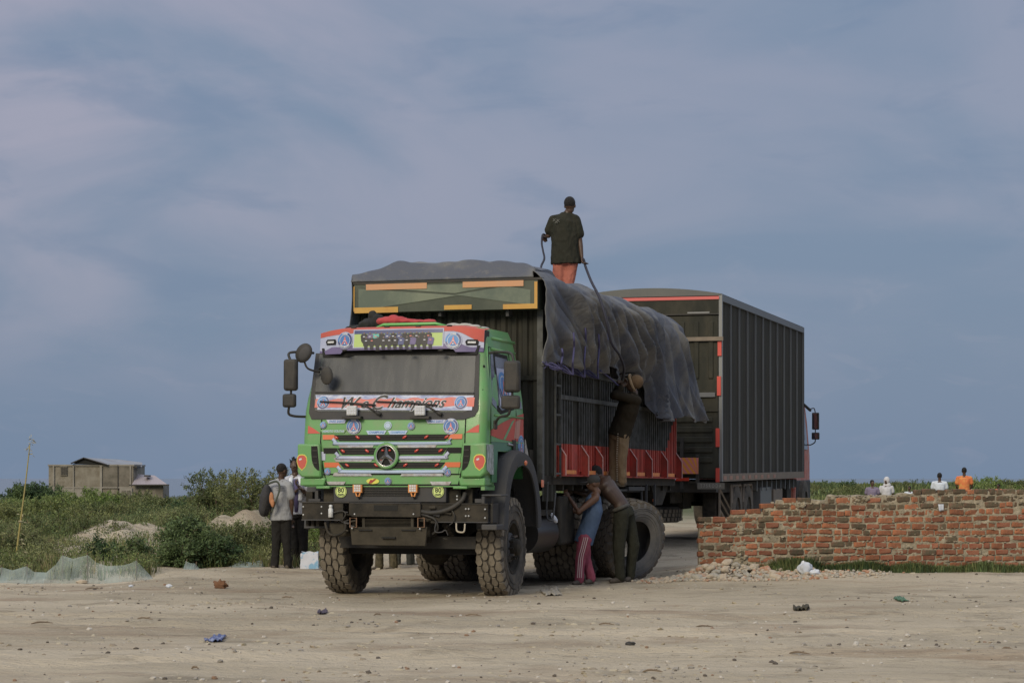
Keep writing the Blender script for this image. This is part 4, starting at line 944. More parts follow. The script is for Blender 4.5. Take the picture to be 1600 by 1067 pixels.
# slatted black side with red foot
b = B(); b.box((UB-.05, 3.02, ZB), (UB-.02, VB1, ZT+.06), bedm); b.box((UB-.019, 3.02, ZB+.002), (UB-.012, VB1, ZR), dred); 
b.prism([(UB-.017, VB1-.85, ZR), (UB-.017, VB1-.02, ZR), (UB-.017, VB1-.02, ZM+.1), (UB-.017, VB1-.30, ZM+.05), (UB-.017, VB1-.55, ZR+.28)], (.006, 0, 0), dred); b.build('side_board', T1)
y = 3.10; k = 0
def rib(name, y0, y1, z0, z1, d, m): r_ = B(); r_.box((UB-.015, y0, z0), (UB+d, y1, z1), m); r_.build(name, T1)
posts = [3.06, 4.24, 5.02, 6.1, 7.05, 8.05, 9.10, 10.14]
while y < VB1-.03:
    if k % 9 in (6, 7) and y < 6: y += .13; k += 1; continue
    zr = ZR
    if y > VB1-.75: zr = ZR+(y-(VB1-.75))*1.0
    rib('slat_rib', y-.020, y+.014, zr, ZM-.027, .012, bedl); rib('red_slat_rib', y-.020, y+.014, ZB+.07, zr-.002, .012, red if k % 2 else dred)
    if y < 9.6: rib('upper_slat_rib', y-.016, y+.010, ZM+.04, ZT-.045, .006, bedl)
    y += .128; k += 1
b = B(); b.box((UB-.01, 3.02, ZM-.025), (UB+.03, VB1, ZM+.035), bedl); b.build('side_rail', T1)
b = B(); b.box((UB-.01, 3.02, ZT-.04), (UB+.03, VB1, ZT+.07), bedl); b.build('side_rail', T1)
b = B(); b.box((UB-.02, 3.02, ZB-.002), (UB+.05, VB1, ZB+.018), dred); b.build('bed_edge', T1)
b = B()
for z in (3.3, 3.5, 3.75, 4.0, 4.2): b.box((UB-.09, 3.0, z), (UB-.06, VB1, z+.03), bedm)
for y in posts: b.box((UB-.10, y, 3.1), (UB-.05, y+.05, 4.22), bedm)
b.build('cage_side', T1); b = B()
b.box((-UB, VB0, ZB), (-UB+.04, VB1, 4.2), bedm); b.build('side_board', T1)
b = B(); b.box((-UB, VB1-.03, ZB), (UB, VB1, 3.9), bedm); b.box((-.3, VB1, ZB-.4), (.3, VB1+.04, ZB), steel); b.build('tailgate', T1)
refl = mat('amber_reflector', (.70, .27, .05), .4, col2=(.62, .14, .05), scale=9, amount=.8)
for i, y in enumerate(posts):                   # red stake pockets with a pale leading edge
    b = B(); pr = [(ZB+.01, .0), (ZB+.01, .11), (ZR-.17, .11), (ZR-.02, .0)]
    yy = min(y, VB1-.03)
    b.prism([(UB+.0+d, yy, z) for z, d in pr], (0, .05, 0), dred)
    c = [(UB+.114, yy-.004, ZB+.01), (UB+.114, yy-.004, ZR-.17), (UB+.004, yy-.004, ZR-.012)]
    b.tube(c, .011, mat('pale_edge', (.42, .22, .20), .5), 4); b.build('stake_pocket', T1)
    if i < 7:
        r = B(); r.box((UB+.052, y+.10, ZB+.03), (UB+.060, y+.10+min(.62, (posts[i+1]-y)*.72), ZB+.085), refl); r.build('reflector', T1)
b = B(); b.box((UB-.03, 8.15, .62), (UB, 8.19, 1.5), greyp); b.box((UB-.06, 7.0, 1.40), (UB, 8.0, 1.46), greyp); b.tube([(UB-.03, 7.9, 1.42), (UB-.03, 7.95, 1.1), (UB-.03, 7.9, .8)], .02, greyp, 6); b.box((UB-.03, 8.7, 1.15), (UB, 8.74, 1.5), greyp); b.build('side_guard', T1)
b = B(); b.prism([(UB-.3, 8.8, 1.5), (UB-.3, 10.1, 1.5), (UB-.3, 9.6, 1.16), (UB-.3, 9.2, 1.16)], (.2, 0, 0), steel); b.ell((UB-.08, 8.95, 1.24), (.03, .03, .03), amber); b.box((-.4, 6.9, .8), (.95, 9.6, 1.2), steel); b.build('rear_underframe', T1)
# header board over the cab
HB, HH = 2.03, 1.33
(_, zt1), (_, zb1) = F(695, 441, HB), F(695, 485.5, HB)
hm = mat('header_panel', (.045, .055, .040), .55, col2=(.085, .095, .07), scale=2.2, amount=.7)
hs = mat('header_sheen', (.085, .11, .085), .5, col2=(.19, .21, .15), scale=1.6, amount=.8)
b = B(); b.box((-HH, HB, zb1), (HH, HB+.27, zt1), hm); b.box((-HH-.01, HB-.01, zt1), (HH+.06, HB+.30, zt1+.03), black)
hb = b.build('header_board', T1)
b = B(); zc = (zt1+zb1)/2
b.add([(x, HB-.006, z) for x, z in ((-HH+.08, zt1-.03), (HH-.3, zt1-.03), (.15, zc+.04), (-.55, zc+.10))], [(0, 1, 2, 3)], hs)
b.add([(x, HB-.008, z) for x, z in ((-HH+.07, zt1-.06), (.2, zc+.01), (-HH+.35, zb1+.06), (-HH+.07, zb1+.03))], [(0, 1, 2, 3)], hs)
b.add([(x, HB-.006, z) for x, z in ((.15, zc+.02), (HH-.1, zb1+.05), (HH-.1, zc+.06), (.9, zc+.12))], [(0, 1, 2, 3)], hs); b.build('painted_sheen', hb, recalc=False)  # paler quads paint a sheen into the board's colour
tape = mat('orange_tape', (.52, .26, .13), .5, col2=(.46, .28, .17), scale=4); tapey = mat('yellow_tape', (.50, .29, .06), .5, col2=(.44, .21, .06), scale=5)
def tp(px0, px1, py0, py1, m):
    (x0, z1_), (x1, z0_) = F(px0, py0, HB-.01), F(px1, py1, HB-.01); c = B(); c.box((max(-HH, x0), HB-.014, z0_), (min(HH, x1), HB-.009, z1_), m); c.build('reflective_tape', hb)
tp(572, 667, 444.5, 451, tape); tp(723, 818, 440.5, 447, tape); tp(548, 554, 448, 487, tapey); tp(835, 840.5, 440, 482, tapey); tp(554, 622, 481, 488, tapey); tp(694, 737, 477, 483, tapey); tp(786, 835, 475.5, 482, tapey)
b = B()
for px in (590, 691, 796): x, z = F(px, 488, 2.2); b.box((x-.02, 2.1, z-.06), (x+.02, 2.28, z+.04), greyp)
b.build('header_bracket', T1)
# ================================================================== BOX TRUCK BEHIND
T2 = thing('box_truck', 'tall dark corrugated box truck parked behind the cargo truck, its rear doors towards the camera', 'truck', (2.438, 40.36, .43))
T2.rotation_euler = (.0069, 0, -radians(15.5))
bpy.context.view_layer.update(); M2 = T2.matrix_basis.copy(); M2i = M2.inverted()
def G(px, py, y=0.0):
    a, d = ray_local(px, py, M2i); t = (y-a.y)/d.y; p = a+d*t; return p.x, p.z
bx = mat('box_rear_steel', (.022, .023, .017), .65, spec=.3, col2=(.058, .053, .038), scale=2.5, amount=.65, bump=.12, bscale=15, stretch=(1.5, 1.5, .6))
bs = mat('box_side_steel', (.026, .024, .019), .65, .0, spec=.3, col2=(.055, .050, .038), scale=1.6, amount=.6, stretch=(2, 2, .35))
bl_ = mat('pale_seam', (.19, .195, .195), .45, .2)
rust = mat('dusty_edge', (.17, .14, .11), .7, col2=(.25, .20, .15), scale=6)
BW, BL, B0, B1 = 1.36, 10.33, 1.11, 4.45
b = B(); b.box((-BW+.03, .03, B0+.05), (BW-.035, BL-.02, B1-.02), bx); b.build('box_body', T2)
corrugated('side_wall', (BW-.03, .03, B0+.14), (0, 1, 0), BL-.05, B0+.14, B1-.12, (1, 0, 0), .155, .035, bs, T2, duty=.60, slope=.14)
b = B()
for k in range(12): y = .06+k*(BL-.12)/11; b.box((BW-.028, y-.012, B0+.14), (BW+.004, y+.010, B1-.12), bl_)
tag(b.build('wall_seams', T2), kind='stuff')
b = B(); b.box((BW-.04, .0, B1-.12), (BW+.01, BL, B1), mat('grey_rail', (.12, .125, .13), .5)); b.box((BW-.04, -.01, B0), (BW+.01, BL, B0+.14), rust); b.build('side_rail', T2)
for k in range(9): y = .12+k*.62*(1+.02*k); b = B(); b.box((BW+.011, y, B0+.03), (BW+.016, y+.28, B0+.10), mat('faded_reflector', (.30, .15, .10), .5)); b.build('reflector_tape', T2)
b = B(); b.box((BW-.05, -.02, B0), (BW+.012, .05, B1), bl_); b.box((BW-.05, BL-.04, B0), (BW+.012, BL+.0, B1), bx); b.box((-BW, -.02, B0), (-BW+.05, .05, B1), bx); b.build('corner_post', T2)
def arch(i, j): x = -BW+2*BW*i; return Vector((x, -.02+(BL+.02)*j, B1+.01+.125*(1-abs(2*i-1)**2.0)))
rg = mat('grey_roof', (.10, .105, .10), .6, col2=(.14, .14, .125), scale=2)
b = B(); b.grid(arch, 24, 4, rg); b.add([arch(i/24, 0) for i in range(25)]+[Vector((BW, -.02, B1-.02)), Vector((-BW, -.02, B1-.02))], [tuple(range(27))], rg); b.build('roof', T2, recalc=False)
b = B(); b.box((-BW+.05, -.045, B1-.09), (BW-.04, -.021, B1-.035), mat('header_red', (.55, .11, .10), .5)); b.build('red_stripe', T2)
b = B(); b.box((-BW+.05, -.035, B1-.34), (BW-.05, .03, B1-.10), bx); b.box((-BW+.05, -.05, B1-.36), (BW-.05, .0, B1-.34), black); b.box((.75, -.055, B1-.335), (1.15, -.036, B1-.31), bl_); b.build('rear_header', T2)
for sgn in (-1, 1):                            # double doors: upright ribs above, level ribs below
    b = B(); x0, x1 = (.02, BW-.06) if sgn > 0 else (-BW+.06, -.02)
    b.box((x0, -.03, B0+.06), (x1, .02, B1-.38), bx)
    for k in range(5): x = x0+.12+k*(x1-x0-.24)/4; b.box((x-.055, -.055, 2.95), (x+.035, -.03, B1-.48), bx)
    for k in range(5): b.box((x0+.08, -.055, 1.45+k*.18), (x1-.1, -.03, 1.55+k*.18), bx)
    d_ = b.build('rear_door', T2, bevel=.012); c = B()
    c.tube([(x0+(.35 if sgn > 0 else .75), -.075, B0+.1), (x0+(.35 if sgn > 0 else .75), -.075, B1-.4)], .018, bl_ if sgn < 0 else bx, 6)
    c.box((x0+.05, -.07, 2.62), (x1-.05, -.03, 2.70), mat('grey_rail', (0, 0, 0))); c.box((x0, -.06, 2.36), (x1, -.03, 2.41), bx); c.build('door_bar', d_)
b = B(); b.box((.40, -.095, 3.62), (1.40, -.06, 3.69), rust); b.box((.42, -.08, 2.84), (.8, -.05, 2.87), bl_); b.build('locking_bar', T2)
for (py0, py1, px0) in ((528, 556, 1122), (588, 618, 1121), (669, 698, 1119), (731, 753, 1119)):
    (x0, z1_), (x1, z0_) = G(px0, py0), G(px0+6, py1); b = B(); b.box((x0, -.05, z0_), (x1, -.031, z1_), mat('rear_reflector', (.55, .07, .05), .45)); b.build('reflector', T2)
def hazard(px0, px1, py0, py1):
    (x0, z1_), (x1, z0_) = G(px0, py0, -.15), G(px1, py1, -.15); b = B(); b.box((x0, -.15, z0_), (x1, -.13, z1_), mat('hazard_orange', (.62, .25, .04), .45)); hb_ = b.build('hazard_board', T2)
    c = B(); w = x1-x0; h = z1_-z0_; pk = mat('hazard_pink', (.52, .17, .16), .45)
    for k in range(-1, 6):
        a = x0+k*w/4.4; q = [(a, z1_), (a+w/9, z1_), (a+w/9+h*.75, z0_), (a+h*.75, z0_)]; q = [(min(max(x, x0), x1), z) for x, z in q]
        if q[0][0] >= x1 or q[2][0]-q[0][0] < .01: continue
        c.add([(x, -.153, z) for x, z in q], [(0, 1, 2, 3)], pk)
    c.build('hazard_stripe', hb_, recalc=False)
hazard(1052, 1091, 715, 740); hazard(912, 951, 715, 740)
b = B(); (x0, z1_), (x1, z0_) = G(1056, 746, -.1), G(1077, 751, -.1); b.box((x0, -.12, z0_), (x1, -.1, z1_), redl); b.build('tail_lamp', T2)
b = B(); (x0, z1_), (x1, z0_) = G(1090, 754, -.1), G(1132, 764, -.1); b.box((x0, -.12, z0_), (x1, -.1, z1_), mat('plate_backing', (.14, .13, .11), .6)); pl_ = b.build('number_plate', T2)
vs, fs = text_geo('T 7 5 R O D A', .085, bold=.002); c = B(); wd = max(v.x for v in vs)*2; c.add([((x0+x1)/2+v.x*min(1, (x1-x0-.1)/wd), -.123, (z0_+z1_)/2+v.y) for v in vs], fs, mat('plate_grey', (.28, .27, .24), .6)); c.build('plate_lettering', pl_, recalc=False)
b = B(); b.box((.62, -.10, .98), (.68, -.02, 1.90), black); b.box((.90, -.09, 1.05), (.96, -.02, 1.6), black)
for k in range(4): b.box((.68, -.07, 1.08+k*.2), (.90, -.04, 1.12+k*.2), steel)
b.build('rear_ladder', T2)
b = B(); b.box((-1.2, .05, .92), (1.25, .25, B0), black)
for sgn in (-1, 1): b.box((sgn*.40, .1, .72), (sgn*.48, 12, 1.05), steel)
for y in (.8, 4.0, 7.5): b.box((-.5, y, .6), (.5, y+.8, .95), steel)
b.box((-1.2, .6, .9), (1.2, BL, 1.08), steel); b.build('chassis', T2)
b = B(); b.lathe([(.36, .42), (.36, .50), (.39, .55), (.45, .575), (.56, .575), (.62, .55), (.65, .50), (.65, .42)], rubber, 48, 'z', (-.10, .75, 0))
for k in range(40):
    a = 2*pi*k/40
    for zz in (.43, .51, .58): b.add([(-.10+.59*cos(a+q*.05+zz*.4), .75+.59*sin(a+q*.05+zz*.4), zz+w-.01) for q, w in ((-1, -.03), (1, -.03), (1, .03), (-1, .03))], [(0, 1, 2, 3)], treadm)
sp_ = b.build('spare_tyre', T2, smooth_=True)
def wheel2(x, y, r=.52):
    b = B(); w = .28; b.ring([(-w/2, .28), (-w/2, r*.9), (-w*.42, r), (w*.42, r), (w/2, r*.9), (w/2, .28)], rubber, 40, (0, 0, 0)); b.lathe([(w*.4, .29), (w*.1, .22), (w*.25, .15), (w*.45, .12), (w*.5, 0)], steel, 28); 
    o = b.build('wheel', T2, smooth_=True); o.location = (x, y, r); return o
for y in (2.3, 3.55, 11.4):
    for x in ((1.12, .80, -.80, -1.12) if y < 9 else (1.12, -1.12)): wheel2(x, y)
b = B()
for (y0, y1) in ((1.75, 2.85), (3.0, 4.1)):
    b.tube([(1.22, y0, .70), (1.22, y0+.1, 1.02), (1.22, y1-.1, 1.02), (1.22, y1, .55)], .03, rust, 6); b.grid(lambda i, j, y0=y0, y1=y1: Vector((.75+.5*i, y0+(y1-y0)*j, .95+.10*sin(pi*j))), 2, 8, rust)
b.build('mudguard', T2)
b = B()
for k in range(3): b.tube([(1.25, .35, .98-.18*k), (1.25, 1.55, .56-.17*k)], .022, rust, 4)
b.tube([(1.25, .35, 1.05), (1.25, .35, .45)], .022, rust, 6); b.tube([(1.25, .35, .60), (1.25, 1.55, .12)], .022, rust, 6); b.tube([(1.25, 1.55, 1.05), (1.25, 1.55, .12)], .022, rust, 6)
b.build('side_guard', T2)
b = B(); b.box((.85, 5.0, .45), (1.25, 6.4, .95), mat('pale_tank', (.16, .16, .155), .5, .3)); b.box((.9, 6.7, .4), (1.25, 7.9, .9), rust); b.box((1.0, 8.6, .5), (1.24, 9.2, .98), steel)
for k in range(9): b.box((1.26, 4.4+k*.62, .88), (1.28, 4.44+k*.62, 1.1), bl_)
b.build('side_locker', T2, bevel=.02)
redp = mat('faded_truck_red', (.42, .10, .07), .5, col2=(.50, .35, .30), scale=4, amount=.7)
b = B()
zs = [.55, .9, 1.6, 2.4, 3.2]; ws = [1.12, 1.13, 1.13, 1.09, 1.03]; fr = [12.9, 12.95, 12.95, 12.8, 12.45]
vs = []
for z, w, f in zip(zs, ws, fr): vs += [(-w, 10.6, z), (w, 10.6, z), (w, f, z), (-w, f, z)]
b.add(vs, [(4*i+j, 4*i+(j+1) % 4, 4*i+4+(j+1) % 4, 4*i+4+j) for i in range(4) for j in range(4)]+[(3, 2, 1, 0), (16, 17, 18, 19)], redp)
c2_ = b.build('cab', T2, bevel=.05); b = B(); b.prism([(1.125, 11.3, 1.75), (1.135, 12.5, 1.75), (1.085, 12.3, 2.6), (1.085, 11.3, 2.6)], (.012, 0, 0), sideglass); b.build('side_window', c2_)
b = B(); b.box((1.05, 10.7, .35), (1.15, 12.9, 1.05), black); b.build('fender', T2, bevel=.03)
def G3(px, py, y): x, z = G(px, py, y); return Vector((x, y, z))
yM = 12.6
(x0, z1_), (x1, z0_) = G(1268.5, 644.5, yM), G(1279.5, 671, yM); b = B(); b.box((x0, yM, z0_), (x1, yM+.08, z1_), black); m_ = b.build('mirror', T2, bevel=.02); c = B(); c.box((x0+.02, yM-.004, z0_+.02), (x1-.02, yM-.001, z1_-.02), mirrorm); c.build('mirror_glass', m_)
(x0, z1_), (x1, z0_) = G(1268, 675.5, yM), G(1280, 686.5, yM); b = B(); b.box((x0, yM, z0_), (x1, yM+.08, z1_), black); m_ = b.build('small_mirror', T2, bevel=.02); c = B(); c.box((x0+.02, yM-.004, z0_+.02), (x1-.02, yM-.001, z1_-.02), mirrorm); c.build('mirror_glass', m_)
b = B(); b.tube([G3(1256, 632, 12.2), G3(1266, 641, yM)], .035, black, 6); b.tube(catmull([G3(1266, 639, yM), G3(1272, 638, yM+.05), G3(1274, 646, yM+.05)], 4), .012, black, 6); b.tube([G3(1274, 670, yM+.05), G3(1274, 676, yM+.05)], .012, black, 6); b.tube(catmull([G3(1274, 686, yM+.05), G3(1273, 691, yM), G3(1266, 695, yM), G3(1260, 694, 12.4)], 5), .014, black, 6); b.build('mirror_arm', T2)

# ================================================================== LOOSE TYRE leaning on the rear wheels
LT = thing('loose_tyre', 'big worn off-road tyre without a rim leaning against the cargo truck rear wheels', 'tyre', (1.74, 33.33, gz(1.74, 33.3)+.60))
LT.scale = (.93, .93, .93); LT.rotation_euler = Euler((0, radians(11), radians(-47)), 'XYZ')
b = B(); wl = .38; b.ring([(-wl*.40, .335), (-wl*.5, .39), (-wl*.52, .50), (-wl*.49, .60), (-wl*.44, .635), (wl*.44, .635), (wl*.49, .60), (wl*.52, .50), (wl*.5, .39), (wl*.40, .335), (wl*.40, .355), (wl*.44, .45), (wl*.40, .58), (-wl*.40, .58), (-wl*.44, .45), (-wl*.40, .355)], mat('faded_rubber', (.085, .085, .085), .8, col2=(.15, .14, .125), scale=4, amount=.8, bump=.1), 64)
for r in (.43, .47, .53, .56): b.tube([(wl*.522 if r > .45 else wl*.512, r*cos(2*pi*k/56), r*sin(2*pi*k/56)) for k in range(56)], .006, mat('faded_rubber', (0, 0, 0)), 4, closed=True)
b.build('tyre_casing', LT, smooth_=True)
b = B(); tread_mesh(b, mat('worn_tread', (.085, .072, .056), .92, col2=(.15, .128, .10), scale=8, bump=.3), wl, .665, 26); b.build('tread', LT)

# ================================================================== TARPAULIN
tarpm = bpy.data.materials.new('grey_blue_tarpaulin'); tarpm.use_nodes = True
def tarp_mat(m, ca, cb_, cc):
    t = m.node_tree; p = t.nodes['Principled BSDF']; p.inputs['Roughness'].default_value = .62; p.inputs['Specular IOR Level'].default_value = .35; n_ = t.nodes.new; l = t.links.new
    tc = n_('ShaderNodeTexCoord'); mp = n_('ShaderNodeMapping'); mp.inputs['Scale'].default_value = (1, 2.2, .5); mp.inputs['Rotation'].default_value = (radians(38), 0, 0); l(tc.outputs['Object'], mp.inputs[0])
    a = n_('ShaderNodeTexNoise'); a.inputs['Scale'].default_value = 1.1; a.inputs['Detail'].default_value = 6; l(mp.outputs[0], a.inputs[0])
    c = n_('ShaderNodeTexNoise'); c.inputs['Scale'].default_value = 7; c.inputs['Detail'].default_value = 9; c.inputs['Roughness'].default_value = .7; l(mp.outputs[0], c.inputs[0])
    r = n_('ShaderNodeValToRGB'); r.color_ramp.elements[0].position = .42; r.color_ramp.elements[0].color = (*ca, 1); r.color_ramp.elements[1].position = .58; r.color_ramp.elements[1].color = (*cb_, 1); l(a.outputs[0], r.inputs[0])  # pale dusty bands slanted like the folds, painting their highlights into the colour
    mr = n_('ShaderNodeMapRange'); mr.inputs[1].default_value = .55; mr.inputs[2].default_value = .78; mr.inputs[4].default_value = .45; l(c.outputs[0], mr.inputs[0])
    mx = n_('ShaderNodeMix'); mx.data_type = 'RGBA'; mx.inputs[7].default_value = (*cc, 1); l(mr.outputs[0], mx.inputs[0]); l(r.outputs[0], mx.inputs[6]); l(mx.outputs[2], p.inputs['Base Color'])
    w = n_('ShaderNodeTexNoise'); w.inputs['Scale'].default_value = 5; w.inputs['Detail'].default_value = 7; w.inputs['Distortion'].default_value = 1.2; l(mp.outputs[0], w.inputs[0])
    bp = n_('ShaderNodeBump'); bp.inputs['Strength'].default_value = .5; bp.inputs['Distance'].default_value = .04; l(w.outputs[0], bp.inputs['Height']); l(bp.outputs[0], p.inputs['Normal'])
tarp_mat(tarpm, (.078, .086, .108), (.150, .149, .145), (.22, .20, .165))
def saw(x): x = x % 1; return (x/.68 if x < .68 else (1-x)/.32)
def fold(x, p=1.7): return (1-abs(2*(x % 1)-1))**p
def crest(v):
    z = 4.36+.035*noise.noise((v*1.3, 0, 3))+.02*sin(v*3.1)-.03*smooth(8.5, 10.2, v)-.015*(v-2.3)/8
    return z
def hem(v):
    z = 3.16+.05*sin(v*5.3)+.05*noise.noise((v*2.2, 4, 4))
    z -= .56*smooth(7.35, 7.75, v); z += .05*sin(v*2.9+.6)*smooth(7.5, 7.8, v); return z
def tarp(i, j):
    v = 2.02+7.88*i
    # j: 0 left hem, .18 left crest, .58 right crest, 1 right hem
    zc = crest(v)
    if j < .14:
        t = j/.14; u = -1.40-.0*t; z = 3.55+(zc-3.55)*t; u += .05*sin(v*4+z*3); return Vector((u, v, z))
    if j < .50:
        t = (j-.14)/.36; u = -1.38+t*2.70; hump = (1-smooth(3.0, 4.2, v)); a = sin(pi*t)
        z = zc+hump*(.17*min(1, a*1.5)-.02*sin(t*19))+(1-hump)*(-.42*smooth(0, .35, a))
        z += .03*noise.noise((u*2.2, v*1.6, 6))+.02*noise.noise((u*5, v*4, 1))+hump*.05*(abs(noise.noise((u*2.6+v*1.5, v*.8, 4)))-.2)
        z = min(z, zt1+.035+(v-2.02)*1.6) if v < 2.4 else z
        return Vector((u, v, z))
    t = (j-.50)/.50; zh = hem(v)
    tt = t**.92; z = zc+(zh-zc)*tt; d = zc-z
    rear = smooth(7.35, 8.2, v)
    q = v-1.15*d*(1-.75*rear)
    f = fold(q*1.45+.6*noise.noise((q*.6, 0, 2)))*.85+.42*fold(q*3.1-d*.5+.8*noise.noise((q*.8, d*.5, 5)))+.12*fold(q*6.3-d*1.8+.9*noise.noise((q*1.3, d, 8)), 1.2)+.30*noise.noise((q*1.6, d*.5, 9))+.05*noise.noise((q*5, d*4, 19))
    amp = smooth(.0, .25, t)*.31*(1-.38*rear)*(.06+.94*smooth(2.05, 3.1, v))
    u = 1.335+.10*min(1, t*6)**.5+amp*f+.16*rear*t*t
    if t < .12: z = zc-(1-cos(t/.12*pi/2))*.06-(zc-z)*(t/.12)*.5; u = 1.32-.06*(1-t/.12)+(u-1.32)*(t/.12)
    if rear < .5:                             # gathered hem of the tied front half
        k = smooth(.72, 1, t)*(1-rear); u += k*(.03*sin(v*13)+.06*noise.noise((v*4, z*6, 3)))-.10*k; z += k*(.07*noise.noise((v*3.5, 1, 3))+.03*sin(v*7.7))
    flare = smooth(8.0, 9.9, v)
    return Vector((u, v+flare*.85*(d/1.75)**1.1+.05*f*t, z-.03*flare*t))
b = B(); b.grid(tarp, 420, 170, tarpm); tp_ = b.build('tarpaulin', None, smooth_='all')
TP = tp_; TP.matrix_world = M1
sol = TP.modifiers.new('thickness', 'SOLIDIFY'); sol.thickness = .008
tag(TP, 'crumpled grey-blue tarpaulin draped over the load and side of the cargo truck', 'tarpaulin')
b = B(); b.tube([tarp(k/200, 1) for k in range(201)], .012, tarpm, 5); b.build('hem', TP, smooth_='all')
for i0 in (.33, .56, .72, .84, .93): b = B(); b.tube([tarp(i0, .50+.5*k/60)+Vector((.006, 0, 0)) for k in range(61)], .009, tarpm, 4); b.build('seam', TP, smooth_='all')
ropem = mat('dark_rope', (.022, .022, .035), .8); ropeb = mat('violet_tie_rope', (.055, .052, .13), .8)
def side_pt(px, py, u): y, z = S(px, py, u); return (u, y, z)
for k, (px, y0, y1) in enumerate(((880, 545, 577), (898, 520, 586), (916, 505, 590), (937, 520, 592), (952, 480, 560))):   # lashings pulled down over the sheet
    b = B(); pts = [side_pt(px-2+sin(q)*1.2, y0+(y1-y0)*q/6, 1.66+.02*sin(q*2)) for q in range(7)]; b.tube(catmull(pts, 4), .014, ropeb, 6)
    if k < 4:
        for q in range(5): b.tube(catmull([pts[-1], (1.50, pts[-1][1]+.05*sin(q*2.3), 3.12-.02*q), (1.40, pts[-1][1]+.09*sin(q*1.7+k), 3.04+.03*q)], 5), .008, ropeb, 5)
    b.build('tie_rope', TP, smooth_='all')
# the rear bow sticking out under the sheet
# ================================================================== PEOPLE
def voxel(b, name, m, parent, vox=.0085, folds=0, fscale=9, seed=0, smooth_it=3, base=None):
    bpy.context.view_layer.update()
    o = b.build('tmp'); r = o.modifiers.new('r', 'REMESH'); r.mode = 'VOXEL'; r.voxel_size = vox; r.adaptivity = 0
    s = o.modifiers.new('s', 'SMOOTH'); s.iterations = smooth_it; s.factor = .5
    bpy.context.view_layer.update(); me = bpy.data.meshes.new_from_object(o.evaluated_get(bpy.context.evaluated_depsgraph_get())); me.name = name
    old = o.data; bpy.data.objects.remove(o); bpy.data.meshes.remove(old)
    if folds:
        nn = [v.normal.copy() for v in me.vertices]
        for v, n in zip(me.vertices, nn):
            c = v.co; a = noise.noise((c.x*fscale, c.y*fscale, c.z*fscale*.45+seed))+.5*noise.noise((c.x*fscale*2.2, c.y*fscale*2.2, c.z*fscale*1.3+seed)); v.co = c+n*(-abs(a)*folds+folds*.3)
    me.materials.clear(); me.materials.append(m); me.polygons.foreach_set('material_index', [0]*len(me.polygons)); me.polygons.foreach_set('use_smooth', [True]*len(me.polygons))
    ob = bpy.data.objects.new(name, me); COL.objects.link(ob); ob.parent = parent; return ob
def loft(b, pts, rx, ry, wd, m, n=14):        # elliptical tube, wd = width direction per ring
    pts = [Vector(p) for p in pts]; k = len(pts); vs = []
    for i, p in enumerate(pts):
        t = (pts[min(i+1, k-1)]-pts[max(i-1, 0)]).normalized(); w = Vector(wd[i] if isinstance(wd, list) else wd); w = (w-t*w.dot(t)).normalized(); d = t.cross(w)
        vs += [p+w*rx[i]*cos(2*pi*j/n)+d*ry[i]*sin(2*pi*j/n) for j in range(n)]
    b.add(vs, [(i*n+j, i*n+(j+1) % n, (i+1)*n+(j+1) % n, (i+1)*n+j) for i in range(k-1) for j in range(n)]+[tuple(range(n)), tuple(range((k-1)*n, k*n))[::-1]], m)
def limb(b, pts, rs, m):
    loft(b, pts, rs, rs, Vector((.31, .9, .2)), m, 12)
    for p, r in zip(pts, rs): b.ell(p, (r, r, r), m, None, 12, 8)
skinm = mat('dark_skin', (.062, .034, .022), .38, col2=(.075, .042, .028), scale=14, amount=.6, bump=.05, bscale=80)
hairm = mat('black_hair', (.008, .007, .007), .85, bump=.6, bscale=160)
shoem = mat('dusty_shoe', (.06, .048, .038), .8, col2=(.13, .11, .085), scale=14)
def cloth(name, c, c2=None, sc=8, am=.5, st=None): return mat(name, c, .85, col2=c2 or tuple(x*.7 for x in c), scale=sc, amount=am, bump=.35, bscale=18, spec=.15, stretch=st)
def hand(b, w, tip, thumb, m, curl=.5, s=1.0):
    # w wrist, tip = middle finger tip when open, thumb = side the thumb leaves from
    d = (tip-w).normalized(); th = (thumb-d*thumb.dot(d)).normalized(); nrm = d.cross(th)
    c = w+d*.055*s; R3 = Matrix((th, nrm, d)).transposed(); b.ell(c, (.042*s, .018*s, .055*s), m, R3, 12, 8)
    for k, ln in enumerate((.068, .078, .072, .056)):
        o = w+d*.085*s+th*(.030-.020*k)*s; a = curl; pts = [o]; dirn = d.copy(); seg = ln/2.4*s
        for q in range(3): dirn = (dirn*cos(a*.8)+nrm*sin(a*.8)).normalized(); pts.append(pts[-1]+dirn*seg); a += curl*.55
        limb(b, pts, [.0098*s, .0094*s, .0088*s, .0078*s], m)
    o = w+d*.028*s+th*.030*s; limb(b, [o, o+(th*.7+d*.5).normalized()*.034*s, o+(th*.7+d*.5).normalized()*.034*s+(d*.85+nrm*.4).normalized()*.030*s], [.013*s, .0115*s, .009*s], m)
